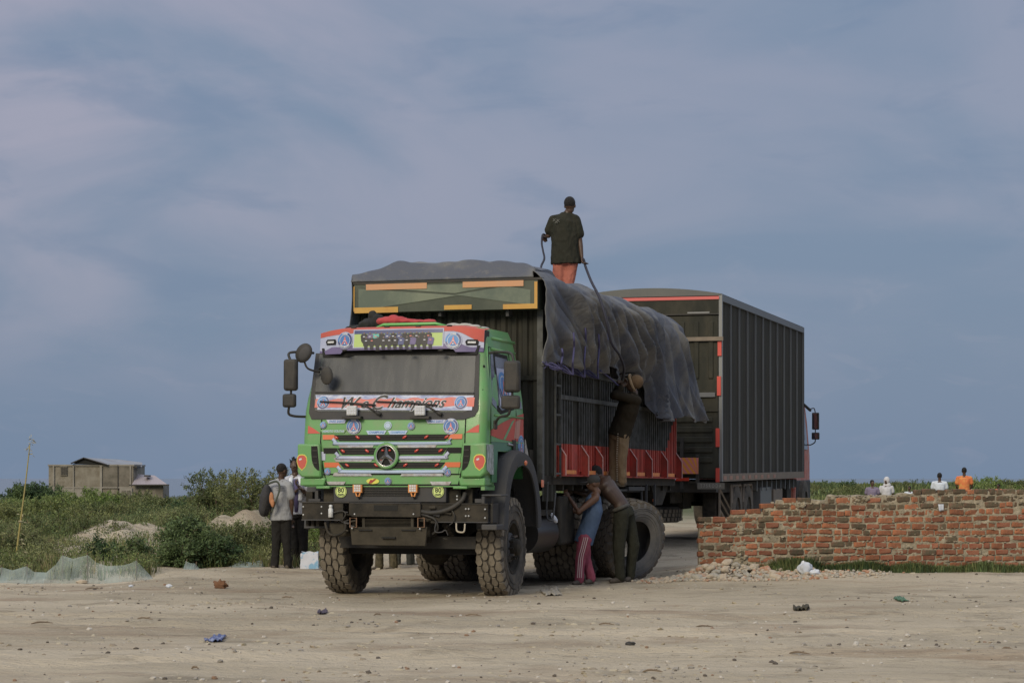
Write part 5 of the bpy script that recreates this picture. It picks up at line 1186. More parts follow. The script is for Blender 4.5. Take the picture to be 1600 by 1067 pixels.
def person(label, Y, J, face, group=None, scale=1.0, skin=skinm, shirt=None, sleeve=.55, hemdrop=.0, tank=False, trousers=None, pleg=(.105, .080, .072), hair=True, shoes=shoem, curl=(.5, .5), vox=.0085, cat='person', lean=None, seed=0, shirtfat=1.0, legs_end=1.0, shirt_folds=.012, hand_up=None, face_detail=True, thumb=None):
    W_ = {k: px2w(v[0], v[1], Y+(v[2] if len(v) > 2 else 0)) for k, v in J.items()}
    s = scale
    base = (W_['anL']+W_['anR'])/2; base = Vector((base.x, base.y, min(W_['anL'].z, W_['anR'].z)-.08*s))
    T = thing('person', label, cat, base, 0, group); P_ = {k: v-base for k, v in W_.items()}
    f = Vector(face).normalized(); up = Vector((0, 0, 1)); 
    if lean: up = Vector(lean).normalized()
    right = f.cross(up).normalized(); up = right.cross(f).normalized(); RH = Matrix((right, f, up)).transposed()
    hc = P_['head']; b = B(); m = skin
    sw = (P_['shR']-P_['shL']); hwid = (P_['hipR']-P_['hipL']); mid = (P_['shL']+P_['shR'])/2; hip = (P_['hipL']+P_['hipR'])/2; neck = P_.get('neck', mid+Vector((0, 0, .06*s)))
    ch = mid.lerp(hip, .28); wa = mid.lerp(hip, .68)+P_.get('bend', Vector())*0
    if 'waist' in P_: wa = P_['waist']
    if 'chest' in P_: ch = P_['chest']
    hwd = hwid if hwid.length > .03 else sw
    wd = [sw, sw, sw, sw.lerp(hwd.normalized()*sw.length, .5), hwd, hwd]
    hlf = min(.20*s, sw.length/2+.0)+0
    hlf = max(.155*s, hlf)
    hs_ = s*1.06
    tor = [neck.lerp(mid, .6)+(mid-hip).normalized()*.02, mid-(mid-hip)*.06, ch, wa, hip.lerp(wa, .35), hip-(mid-hip).normalized()*.06*s]
    trx = [.10*s, hlf*.93, .158*s, .128*s, .150*s, .135*s]; try_ = [.07*s, .105*s, .120*s, .098*s, .110*s, .10*s]
    loft(b, tor, trx, try_, wd, m, 18)
    hb = hc-up*.075*s-f*.012*s
    for q in 'LR': limb(b, [neck-(neck-mid)*.25, (neck.lerp(mid, .6)).lerp(P_['sh'+q], .5)+(neck-mid)*.10, P_['sh'+q]], [.050*s, .046*s, .050*s], m)
    limb(b, [neck-(neck-mid)*.5, neck, hb], [.062*s, .055*s, .052*s], m)
    b.ell(hc+up*.018*s-f*.008*s, (.077*s, .096*s, .098*s), m, RH, 20, 14); b.ell(hc-up*.045*s+f*.030*s, (.056*s, .062*s, .068*s), m, RH, 16, 10)
    b.ell(hc-up*.022*s+f*.098*s, (.015*s, .016*s, .022*s), m, RH, 8, 6); b.ell(hc-up*.062*s+f*.085*s, (.024*s, .012*s, .010*s), m, RH, 8, 6); b.ell(hc+up*.012*s+f*.082*s, (.055*s, .012*s, .010*s), m, RH, 8, 6)
    for q in (-1, 1): b.ell(hc+right*q*.077*s-up*.012*s, (.011*s, .020*s, .031*s), m, RH, 8, 6)
    for q in 'LR':
        sh, el, ha = P_['sh'+q], P_['el'+q], P_['ha'+q]
        limb(b, [sh, sh.lerp(el, .35), el, el.lerp(ha, .35), ha], [.056*s, .052*s, .040*s, .038*s, .026*s], m)
        fd = (ha-el).normalized()
        if hand_up and q in hand_up: fd = Vector(hand_up[q]).normalized()
        th = Vector(thumb[q]) if thumb and q in thumb else f+up*.2
        if abs(th.normalized().dot(fd)) > .95: th = right
        hand(b, ha, ha+fd*.19*s, th, m, curl[0 if q == 'L' else 1], s)
        hp, kn, an = P_['hip'+q], P_['kn'+q], P_['an'+q]
        limb(b, [hp, hp.lerp(kn, .4), kn, kn.lerp(an, .3), an], [.088*s, .080*s, .056*s, .054*s, .037*s], m)
    voxel(b, 'body', m, T, vox)
    sb = B(); sm = shoes
    for q in 'LR':
        an, kn = P_['an'+q], P_['kn'+q]; fd = Vector((P_['toe'+q]-an)) if 'toe'+q in P_ else Vector((f.x, f.y, 0)); fd.z = 0; fd = fd.normalized() if fd.length > .01 else Vector((0, 1, 0))
        zb = Vector((0, 0, -.045*s)); limb(sb, [an+zb*.6-fd*.035*s, an+zb+fd*.07*s, an+zb*1.15+fd*.155*s], [.043*s, .040*s, .032*s], sm); sb.box(an+Vector((-.035, -.035, -.082*s)), an+Vector((.035, .035, -.02)), sm)
    voxel(sb, 'shoes', sm, T, .010)
    if trousers:
        tb = B()
        top = hip.lerp(mid, .16); loft(tb, [top, hip, hip-(mid-hip).normalized()*.08*s], [.148*s, .168*s, .150*s], [.112*s, .125*s, .12*s], hwd, trousers, 18)
        for q in 'LR':
            hp, kn, an = P_['hip'+q], P_['kn'+q], P_['an'+q]; e = kn.lerp(an, legs_end); 
            limb(tb, [hp, hp.lerp(kn, .45), kn, kn.lerp(e, .55), e+Vector((0, 0, .0))], [pleg[0]*s, pleg[0]*.93*s, pleg[1]*s, pleg[2]*.98*s, pleg[2]*s], trousers)
        voxel(tb, 'trousers', trousers, T, .010, .016, 11, seed)
    if shirt:
        tb = B(); g = .022*s*shirtfat; hem_ = hip-(mid-hip).normalized()*hemdrop*s
        loft(tb, [neck.lerp(mid, .42), mid-(mid-hip)*.04, ch, wa, hip.lerp(wa, .2), hem_], [.070*s+g*.3, hlf*(.80 if tank else .97)+g, .158*s+g*1.2, .140*s+g*1.6, .158*s+g*1.5, .160*s+g*1.7], [.068*s+g*.3, .10*s+g, .122*s+g*1.1, .110*s+g*1.5, .118*s+g*1.4, .120*s+g*1.5], wd, shirt, 20)
        if not tank:
            for q in 'LR': limb(tb, [neck.lerp(mid, .35), (neck.lerp(mid, .6)).lerp(P_['sh'+q], .5)+(neck-mid)*.12, P_['sh'+q]], [.058*s, .056*s, .062*s], shirt)
            for q in 'LR':
                sh, el, ha = P_['sh'+q], P_['el'+q], P_['ha'+q]
                if sleeve > 1: pts, rs = [sh, el, el.lerp(ha, min(.95, sleeve-1))], [.064*s, .058*s, .046*s]
                else: pts, rs = [sh, sh.lerp(el, sleeve*.6), sh.lerp(el, sleeve)], [.060*s, .068*s, .072*s]
                limb(tb, pts, [r+.3*g for r in rs], shirt)
        voxel(tb, 'shirt', shirt, T, .010, shirt_folds, 10, seed+3)
    if hair:
        hbm = B(); hbm.ell(hc+up*.032*s-f*.018*s, (.082*s, .096*s, .094*s), hairm, RH, 20, 14); o = hbm.build('hair', T, smooth_='all')
    if face_detail:
        eb = B()
        for q in (-1, 1): eb.ell(hc+right*q*.030*s-up*.0*s+f*.086*s, (.013*s, .008*s, .007*s), mat('eye_white', (.5, .48, .45), .3), RH, 8, 6); eb.ell(hc+right*q*.030*s+f*.0935*s, (.006*s, .003*s, .006*s), seam, RH, 6, 4)
        eb.build('eyes', T, smooth_='all')
    T['_'] = 0; del T['_']
    return T, P_, dict(hc=hc, f=f, up=up, right=right, RH=RH, mid=mid, hip=hip, sw=sw, hwd=hwd, s=s)
def strip_on(T, pts, w, m, name, r=.006): b = B(); b.tube(catmull(pts, 6), w, m, 6, flat=.35); return b.build(name, T, smooth_='all')

# backpack man
T, P_, K = person('man in a pale grey T-shirt seen from behind, left of the green truck', 37.0,
    dict(head=(441, 735), neck=(439.5, 747), shL=(425, 756, .06), shR=(451, 757, -.06), elL=(419, 777, .02), haL=(424, 797, .10), elR=(456, 785, -.06), haR=(455, 810, .02),
         hipL=(433, 808), hipR=(446, 808), knL=(432, 846), knR=(448, 846), anL=(429, 882.5), anR=(450, 882.5), toeL=(438, 884, .3), toeR=(460, 884, .25)), (.75, .65, -.05),
    shirt=cloth('grey_tshirt', (.30, .31, .33)), trousers=cloth('black_trousers', (.022, .021, .020)), hemdrop=.05, sleeve=.62, seed=1, scale=.97, shirtfat=.8, pleg=(.10, .078, .07))
bp_ = thing('backpack', 'dark backpack with an orange cloth tucked in, worn by the man in the grey T-shirt', 'backpack', px2w(414, 780, 36.88))
o = bp_.location
b = B(); L_ = lambda px, py, dy=0: px2w(px, py, 36.88+dy)-o
b.ell(L_(415, 782), (.10, .15, .27), black, Matrix.Rotation(radians(6), 3, 'Y'), 20, 14); b.ell(L_(412, 794, -.02), (.085, .12, .14), black, None, 16, 10); voxel(b, 'bag', mat('backpack_cloth', (.028, .028, .03), .85, bump=.4, bscale=20), bp_, .012, .01)
b = B(); b.tube(catmull([L_(418, 756, .0), L_(432, 752, -.13), L_(437, 762, -.16), L_(432, 780, -.17), L_(424, 800, -.10)], 5), .018, mat('olive_strap', (.05, .06, .045), .8), 6, flat=.5); b.build('strap', bp_, smooth_='all')
b = B(); b.ell(L_(424, 778, -.17), (.04, .03, .11), orange, None, 12, 8); b.ell(L_(426, 786, -.18), (.035, .03, .07), orange, None, 12, 8); voxel(b, 'orange_cloth', mat('dull_orange_cloth', (.38, .17, .08), .8), bp_, .012, .012)
b = B()
for k in range(3): b.box(px2w(432, 759+k*3.2, 36.84)-P_['shL']*0-T.location, px2w(446, 760+k*3.2, 36.842)-T.location, mat('print_dark', (.10, .10, .11), .8))
b.build('shirt_print', T)
# man with towel
T, P_, K = person('man with a white towel round his neck standing beside the truck corner, face towards us', 37.9,
    dict(head=(460.5, 727.5), neck=(461, 741), shL=(450, 750, -.02), shR=(475, 750, .06), elL=(449, 775, -.12), haL=(464, 766, -.22), elR=(480, 773, -.08), haR=(467, 760, -.24),
         hipL=(456, 802), hipR=(472, 802), knL=(459, 845, -.02), knR=(474, 845), anL=(461, 881), anR=(475, 881), toeL=(457, 884, -.3), toeR=(477, 884, -.3)), (-.15, -1, -.02),
    shirt=cloth('white_shirt', (.45, .46, .50)), trousers=cloth('black_trousers', (0, 0, 0)), hemdrop=.02, sleeve=.6, seed=5)
b = B(); q = lambda px, py, dy: px2w(px, py, 37.9+dy)-T.location
tw = mat('white_towel', (.62, .64, .68), .95, bump=.5, bscale=60)
b.tube(catmull([q(456, 790, -.15), q(455, 768, -.17), q(454, 752, -.15), q(456, 745, -.02), q(461, 743, .08), q(467, 745, -.02), q(470, 752, -.14), q(470, 765, -.16), q(469, 782, -.15)], 5), .036, tw, 8, flat=.45); b.build('towel', T, smooth_='all')
b = B(); b.tube([q(462, 748, -.14), q(463, 775, -.15), q(463, 800, -.14)], .035, mat('purple_cloth', (.07, .06, .14), .8), 8, flat=.4); b.build('purple_panel', T, smooth_='all')
hb_ = B(); R = random.Random(3)
for i in range(26):
    a = R.uniform(0, 6.28); e = R.uniform(.2, 1.4); d = Vector((cos(a)*cos(e), sin(a)*cos(e), sin(e))); c = K['hc']+Vector((0, .02, .03))+d*.085; hb_.tube([c, c+d*.035+Vector((0, 0, .01))], [.010, .004], hairm, 5)
hb_.build('hair_tufts', T)

# man on the load
T, P_, K = person('man in a dark shirt and salmon trousers standing high on the tarpaulin holding a rope', 33.3,
    dict(head=(890.5, 321), neck=(888, 331), shL=(865, 344, 0), shR=(899, 343, -.02), elL=(857, 368, .04), haL=(853, 369, .24), elR=(906, 377, -.02), haR=(909, 401, -.06),
         hipL=(875, 405), hipR=(893, 405), knL=(872, 447, .0), knR=(887, 449, -.02), anL=(869, 488), anR=(886, 489), toeL=(868, 489, .3), toeR=(889, 490, .3)), (.28, .96, -.08),
    shirt=cloth('dark_olive_shirt', (.024, .025, .019), (.038, .036, .027)), trousers=cloth('salmon_trousers', (.40, .145, .105), (.28, .10, .075)), hemdrop=.07, sleeve=.66, seed=8, shirtfat=1.7, pleg=(.105, .08, .075), shirt_folds=.018, curl=(.9, .9), scale=1.03)
b = B()
for (px, py) in ((866, 344), (869, 347), (872, 345)): c = px2w(px, py, 33.3-.165)-T.location; b.tube([c+Vector((-.02, 0, -.02)), c+Vector((.02, 0, .02))], .004, mat('faded_print', (.16, .16, .14), .8), 4); b.tube([c+Vector((.02, 0, -.02)), c+Vector((-.02, 0, .02))], .004, mat('faded_print', (0, 0, 0)), 4)
b.build('back_print', T)
hr = px2w(912, 406, 33.24)
def rope(name, lab, pts, r, m):
    b = B(); o = Vector(pts[0]); b.tube([p-o for p in catmull(pts, 10)], r, m, 6); ob = b.build(name, smooth_='all'); ob.location = o; return tag(ob, lab, 'rope')
rope('rope', 'short black rope hanging from the left hand of the man on the load', [px2w(853, 368, 33.52), px2w(848, 367, 33.4), px2w(846.5, 380, 33.2), px2w(848.5, 392, 33.1), px2w(850.5, 404, 33.0), px2w(846, 415, 32.6), px2w(844.5, 424, 32.2)], .016, ropem)
YS = 33.0
rope('rope', 'long dark rope running down over the tarpaulin from the man on the load', [px2w(906, 402, 33.26), hr, px2w(915, 417, 33.15), px2w(924, 440, 32.5), px2w(937, 466, 31.9), px2w(947, 500, 31.7), px2w(955, 535, 31.8), px2w(968, 555, 32.1), px2w(975, 575, 32.7), px2w(972, 593, 33.15)], .019, ropem)
rope('rope', 'taut pale violet rope from the rail of the side to the hands of the climber', [px2w(938, 579, 32.45), px2w(952, 590, 33.0), px2w(967, 603, 33.2)], .013, ropeb)

# climber
T, P_, K = person('man in dark long-sleeved top, beige trousers and brown hat standing on the loose tyre', 33.45,
    dict(head=(989, 600), neck=(991, 613), shL=(977, 622, .06), shR=(995, 626, -.16), elL=(960, 618, .02), haL=(967, 603, -.10), elR=(962, 616, -.28), haR=(972, 604, -.26),
         hipL=(962, 678, .08), hipR=(973, 680, -.08), waist=(976, 655), knL=(960, 716, .06), knR=(971, 716, -.08), anL=(957, 750, .04), anR=(972, 752, -.06), toeL=(945, 757, .1), toeR=(960, 758, -.05)), (-.92, .25, .18),
    shirt=cloth('brown_black_top', (.026, .021, .014), (.017, .014, .010)), trousers=cloth('beige_trousers', (.185, .135, .085), (.13, .095, .06)), hemdrop=.03, sleeve=1.75, seed=12, shirtfat=1.2, hair=False, curl=(1.1, 1.1), pleg=(.105, .082, .070), lean=(.25, 0, 1))
hatm = mat('brown_hat', (.12, .075, .038), .85, col2=(.07, .045, .025), scale=14, bump=.5, bscale=30)
b = B(); hc, up, f, rt = K['hc'], K['up'], K['f'], K['right']; b.ell(hc+up*.045-f*.045, (.098, .112, .105), hatm, K['RH'], 20, 14); voxel(b, 'hat', hatm, T, .010, .008)
b = B(); a1 = (up*.55-f*.85).normalized(); cc = hc+up*.015+f*.015; e1 = rt; e2 = (up*.85+f*.5).normalized()
b.tube([cc+e1*.105*cos(2*pi*k/24)+e2*.135*sin(2*pi*k/24) for k in range(24)], .022, mat('hat_brim', (.25, .18, .11), .85), 6, closed=True, flat=.4); b.build('hat_brim', T, smooth_='all')
b = B(); 
for k in range(22):
    t = k/21; p = P_['hipR'].lerp(P_['knR'], min(1, t*2)) if t < .5 else P_['knR'].lerp(P_['anR'], (t-.5)*2); b.ell(p+Vector((-.075, -.095, .02)), (.012, .010, .008), mat('bead_trim', (.30, .26, .20), .7), None, 6, 4)
b.build('beaded_seam', T)

# tank top man
T, P_, K = person('man in blue tank top, pink track trousers and dark cap reaching under the truck bed', 32.25,
    dict(head=(927, 755), neck=(933, 768), shL=(925, 777, .16), shR=(931, 778, -.17), elL=(905, 801, .10), haL=(884, 792, .05), elR=(904, 799, -.26), haR=(889, 777, -.14),
         hipL=(911, 842, .10), hipR=(914, 842, -.10), waist=(921, 820), chest=(927, 797), knL=(915, 873, .08), knR=(907, 872, -.12), anL=(924, 903, .05), anR=(905, 905, -.12), toeL=(915, 907, -.1), toeR=(893, 908, -.3)), (-.96, -.12, -.10),
    shirt=cloth('blue_tank', (.085, .125, .20), (.058, .09, .15)), tank=True, trousers=cloth('pink_trousers', (.27, .07, .10), (.20, .05, .075)), hemdrop=.06, seed=15, shirtfat=.75, hair=False, curl=(.7, .9), pleg=(.105, .078, .070), scale=.97, hand_up=dict(R=(-.5, .1, .8)), skin=mat('warm_skin', (.11, .055, .032), .45, col2=(.07, .037, .024), scale=12))
capm = mat('dark_cap', (.035, .036, .036), .85, bump=.3, bscale=40)
b = B(); hc, up, f, rt = K['hc'], K['up'], K['f'], K['right']; b.ell(hc+up*.045-f*.006, (.086, .104, .082), capm, K['RH'], 20, 12); b.ell(hc+up*.040+f*.13-up*.012, (.062, .085, .010), capm, K['RH'], 16, 8); voxel(b, 'cap', capm, T, .0075, .003)
b = B()
for d in (-.028, 0, .028):
    b.tube(catmull([P_['hipR']+Vector((d+.01, -.125, .03)), P_['hipR'].lerp(P_['knR'], .5)+Vector((d, -.112, 0)), P_['knR']+Vector((d, -.098, 0)), P_['anR']+Vector((d, -.092, .03))], 5), .006, mat('white_stripe', (.55, .42, .42), .8), 5)
b.build('side_stripes', T)

# shirtless man
T, P_, K = person('shirtless man in dark trousers leaning forward with an arm stretched under the truck bed', 32.85,
    dict(head=(930, 741, .12), neck=(941, 748, .06), shL=(949, 748, .16), shR=(944, 758, -.10), elL=(915, 768, .18), haL=(895, 763, .12), elR=(918, 772, .0), haR=(897, 768, -.02),
         hipL=(978, 800, .10), hipR=(971, 803, -.10), waist=(968, 784), chest=(953, 767), knL=(990, 852, .10), knR=(967, 856, -.12), anL=(984, 899, .12), anR=(969, 901, -.12), toeL=(975, 905, -.1), toeR=(955, 905, -.2)), (-.85, -.1, -.35),
    trousers=cloth('dark_olive_trousers', (.032, .032, .023)), seed=18, pleg=(.11, .085, .072), curl=(.4, .5), scale=1.06, lean=(-.6, 0, .8), skin=mat('sweaty_skin', (.060, .036, .025), .38, col2=(.085, .055, .040), scale=6, amount=.7))
b = B(); b.tube(catmull([P_['hipL']+Vector((.02, .10, .10)), (P_['hipL']+P_['hipR'])/2+Vector((.06, 0, .12)), P_['hipR']+Vector((.0, -.12, .10)), P_['hipR']+Vector((-.12, -.06, .05))], 5), .028, mat('waistband', (.07, .066, .055), .8), 6); b.build('waistband', T, smooth_='all')

# two people hidden behind the cab, only their legs show under the truck
for lab, px, fc, tr, sd in (('person in mottled brown trousers, only legs showing under the truck near its left wheel', 603, (-.6, -.6, 0), cloth('khaki_trousers', (.10, .085, .055), (.05, .045, .03), 14, .9), 31), ('person in mottled grey trousers, legs under the truck right of the brown pair', 630, (.9, -.3, 0), cloth('grey_mottled_trousers', (.085, .085, .075), (.04, .045, .04), 14, .9), 33)):
    y = 884 if px < 620 else 879; Yp = 37.6 if px < 620 else 38.8; k = FPX/Yp
    g = lambda dx, z, dy=0: (px+dx*k, y-z*k, dy)
    person(lab, Yp, dict(head=g(0, 1.53), neck=g(0, 1.36), shL=g(-.19, 1.31), shR=g(.19, 1.31), elL=g(-.22, 1.03), haL=g(-.15, .85, -.15), elR=g(.22, 1.03), haR=g(.15, .85, -.15), hipL=g(-.09, .82), hipR=g(.09, .82), knL=g(-.10, .42, -.02), knR=g(.11, .42, -.02), anL=g(-.11, 0), anR=g(.13, 0)), fc, shirt=cloth('dull_shirt', (.12, .11, .10)), trousers=tr, seed=sd, vox=.012)
# distant people beyond the wall
def distant(lab, px, headtop, Yp, fc, sh, tr, H=1.75, hat=None, group=None, hairc=True):
    k = FPX/Yp; s = H/1.75; zt = CH+(HZ-headtop)/FPX*Yp; z0 = zt-H
    y0 = HZ-(z0+.08-CH)*k
    g = lambda dx, z, dy=0: (px+dx*k*s, y0-z*k*s, dy)
    return person(lab, Yp, dict(head=g(0, 1.53), neck=g(0, 1.36), shL=g(-.20, 1.30), shR=g(.20, 1.30), elL=g(-.25, 1.03, .05), haL=g(-.19, .85, .18), elR=g(.25, 1.03, .05), haR=g(.19, .85, .18), hipL=g(-.09, .84), hipR=g(.09, .84), knL=g(-.10, .44), knR=g(.10, .44), anL=g(-.11, 0), anR=g(.11, 0)), fc, shirt=sh, trousers=tr, scale=s, vox=.014, hair=hairc, face_detail=False, hemdrop=.03, shirt_folds=.01)
distant('boy in a pale blue-white T-shirt with his back to us beyond the brick wall', 1468, 738, 65, (.1, 1, 0), cloth('pale_tshirt', (.55, .60, .66)), cloth('dark_shorts', (.05, .05, .06)), 1.5)
distant('man in an orange and yellow football shirt standing beyond the brick wall', 1506.5, 729, 73, (.1, 1, 0), cloth('orange_shirt', (.60, .16, .07), (.60, .35, .10), 7, .7), cloth('dark_shorts', (0, 0, 0)))
distant('person in a mauve top sitting low beyond the left part of the brick wall', 1363, 750, 62, (.4, -1, 0), cloth('mauve_top', (.20, .17, .24)), cloth('dark_shorts', (0, 0, 0)), 1.25)
T, P_, K = distant('person in a white robe and headscarf beyond the brick wall', 1385, 746.5, 66, (-.6, -1, 0), cloth('white_robe', (.50, .50, .52)), cloth('white_robe', (0, 0, 0)), 1.4, hairc=False)
b = B(); b.ell(K['hc']-K['f']*.03+Vector((0, 0, .02)), (.095, .10, .12), MATS['white_robe'], K['RH'], 16, 10); b.ell(K['hc']-K['f']*.05-Vector((0, 0, .13)), (.12, .10, .12), MATS['white_robe'], K['RH'], 16, 10); b.build('headscarf', T, smooth_='all')
distant('small child with a dark head just showing above the middle of the brick wall', 1421, 760, 66, (-.6, -1, 0), cloth('pale_tshirt', (0, 0, 0)), cloth('dark_shorts', (0, 0, 0)), 1.05)
distant('crouching child in orange just showing above the right part of the brick wall', 1560, 756.5, 70, (-.8, -.5, 0), cloth('orange_tee', (.62, .20, .13)), cloth('orange_tee', (0, 0, 0)), 1.05)
# ================================================================== VEGETATION
leafm = {}
def leaf_mat(name, c1, c2, c3=None, sc=.9):
    m = bpy.data.materials.new(name); m.use_nodes = True; t = m.node_tree; p = t.nodes['Principled BSDF']; p.inputs['Roughness'].default_value = .6; p.inputs['Specular IOR Level'].default_value = .25; n_ = t.nodes.new; l = t.links.new
    g = n_('ShaderNodeNewGeometry'); a = n_('ShaderNodeTexNoise'); a.inputs['Scale'].default_value = sc; a.inputs['Detail'].default_value = 4; l(g.outputs['Position'], a.inputs[0])
    mr = n_('ShaderNodeMapRange'); mr.inputs[1].default_value = .40; mr.inputs[2].default_value = .60; l(a.outputs[0], mr.inputs[0])
    mx = n_('ShaderNodeMix'); mx.data_type = 'RGBA'; mx.inputs[6].default_value = (*c1, 1); mx.inputs[7].default_value = (*c2, 1); l(mr.outputs[0], mx.inputs[0])
    r = n_('ShaderNodeMapRange'); r.inputs[3].default_value = .5; r.inputs[4].default_value = 1.6; l(g.outputs['Random Per Island'], r.inputs[0])
    mm = n_('ShaderNodeMix'); mm.data_type = 'RGBA'; mm.blend_type = 'MULTIPLY'; mm.inputs[0].default_value = 1; l(mx.outputs[2], mm.inputs[6]); l(r.outputs[0], mm.inputs[7])
    l(mm.outputs[2], p.inputs['Base Color'])
    tr = n_('ShaderNodeBsdfTranslucent'); l(mm.outputs[2], tr.inputs[0]); mix = n_('ShaderNodeMixShader'); mix.inputs[0].default_value = .25; l(p.outputs[0], mix.inputs[1]); l(tr.outputs[0], mix.inputs[2]); l(mix.outputs[0], t.nodes['Material Output'].inputs[0]); return m
LM = dict(olive=leaf_mat('olive_leaves', (.085, .108, .04), (.155, .17, .072)), dark=leaf_mat('dark_leaves', (.050, .085, .038), (.095, .135, .055)), pale=leaf_mat('pale_leaves', (.135, .165, .068), (.215, .225, .105)), grass=leaf_mat('grass_blades', (.105, .14, .045), (.20, .205, .085), sc=.25), dry=leaf_mat('dry_grass_blades', (.26, .22, .12), (.17, .17, .08), sc=.4), bright=leaf_mat('bright_leaves', (.13, .19, .05), (.18, .22, .08)))
stemm = mat('twig', (.12, .09, .06), .9)
def leaf(vs, fs, c, d, n, ln, wd):
    k = len(vs); s_ = d.cross(n).normalized(); 
    vs += [c, c+d*ln*.5+s_*wd*.5+n*ln*.06, c+d*ln, c+d*ln*.5-s_*wd*.5+n*ln*.06]; fs.append((k, k+1, k+2, k+3))
def rdir(R): 
    while 1:
        v = Vector((R.uniform(-1, 1), R.uniform(-1, 1), R.uniform(-1, 1)))
        if .1 < v.length < 1: return v.normalized()
def shrub(x, y, rx, h, m, n, ls, seed, label, group=None, cat='bush', name='bush', lobes=7, up=.4, sink=.1, narrow=.42):
    h *= .82; R = random.Random(seed); z0 = gz(x, y)-sink; T = thing(name, label, cat, (x, y, z0), 0, group)
    L_ = [(Vector((R.uniform(-.65, .65)*rx, R.uniform(-.6, .6)*rx, h*R.uniform(.30, .82))), rx*R.uniform(.28, .5), h*R.uniform(.18, .30)) for k in range(lobes)]
    L_.append((Vector((0, 0, h*.35)), rx*.75, h*.35))
    vs = []; fs = []; sb = B()
    nb = max(6, n//22)
    for i in range(nb):                        # sprigs: short twigs with leaves either side
        c, r, rz = R.choice(L_); d = rdir(R); q = R.uniform(.45, 1.08)**.6
        p = c+Vector((d.x*r*q, d.y*r*q, d.z*rz*q)); p.z = max(.02, p.z)
        td = (d+Vector((0, 0, up))+.5*rdir(R)).normalized(); tl = R.uniform(.10, .30)*(.5+ls*6)
        if R.random() < .5 and i < 260: sb.tube([p, p+td*tl], [.006, .003], stemm, 3)
        for k in range(22):
            a = R.random(); pp = p+td*tl*a+rdir(R)*ls*.5; leaf(vs, fs, pp, (td*.4+rdir(R)).normalized(), rdir(R), ls*R.uniform(.6, 1.3), ls*narrow*R.uniform(.7, 1.2))
    for k in range(5+lobes):
        c, r, rz = L_[k % len(L_)]; sb.tube(catmull([Vector((R.uniform(-.1, .1)*rx, R.uniform(-.1, .1)*rx, 0)), c*.5+Vector((0, 0, .05)), c+Vector((0, 0, rz*.6))], 3), [.022*h*(1-.13*q) for q in range(7)], stemm, 5)
    f = B(); f.v = vs; f.f = fs; f.mats = [m]; f.m = [0]*len(fs); f.build('foliage', T, recalc=False); sb.build('stem', T); return T
def at(px, Y): return (px-800)/FPX*Y
# left hand foreground bushes along the nets
SB = [ # px, Y, radius, height, material, leaves, leaf size, label
 (318, 37.6, .62, .95, 'dark', 9000, .075, 'dark broad-leaved bush sprawling over the low net, largest of the near bushes'),
 (280, 37.2, .42, .55, 'dark', 5000, .07, 'low dark leafy bush right of the wide net'),
 (360, 38.8, .60, .95, 'pale', 8000, .045, 'pale green feathery bush behind the small net piece'),
 (400, 39.2, .62, .90, 'olive', 8000, .045, 'olive bush just behind the man with the backpack'),
 (210, 38.0, .30, .50, 'dark', 2500, .07, 'small dark sapling rising behind the peak of the wide net'),
 (150, 39.5, .30, .45, 'dark', 2200, .06, 'small dark weed behind the middle of the wide net'),
 (60, 39.0, .75, .70, 'olive', 6500, .045, 'tangled olive scrub behind the left end of the net'),
 (10, 38.5, .7, .80, 'pale', 6500, .045, 'pale bushy scrub at the left edge of the photo behind the net'),
 (495, 42.0, .5, .95, 'bright', 4000, .05, 'bright green bush seen between the towel man and the front wheel'),
 (405, 56.0, 1.15, 2.0, 'olive', 9000, .07, 'tall olive thicket rising against the sky behind the backpack man'),
 (345, 60.0, 1.05, 1.72, 'olive', 9000, .07, 'tall rounded bush against the sky left of the backpack man'),
 (440, 62.0, 1.2, 1.55, 'dark', 6000, .07, 'dark bush partly hidden by the two standing men'),
 (128, 78.0, 1.2, 1.18, 'bright', 9000, .09, 'round bright bush in front of the unfinished house'),
 (245, 86.0, 2.6, .85, 'olive', 12000, .09, 'broad olive bush below the right end of the house'),
 (185, 70.0, 2.0, .60, 'olive', 9000, .08, 'wide low bush right of the round bright one'),
 (300, 74.0, 1.8, 1.02, 'dark', 8000, .09, 'dark green bush between the house and the tall thicket'),
 (270, 52.0, 1.0, .75, 'pale', 6000, .06, 'grey-green bush in front of the dark one in the middle distance'),
 (62, 150.0, 2.2, 2.0, 'dark', 9000, .22, 'dark tree-like bush at the left corner of the house'),
 (40, 60.0, 2.0, .80, 'grass', 10000, .09, 'big yellow-green clump left of the round bright bush'),
 (100, 50.0, 1.5, .55, 'olive', 7000, .06, 'low olive scrub behind the sandy mound on the left'),
]
for i, (px, Y, r, h, m, n, ls, lab) in enumerate(SB): shrub(at(px, Y), Y, r, h, LM[m], n, ls, 100+i, lab)
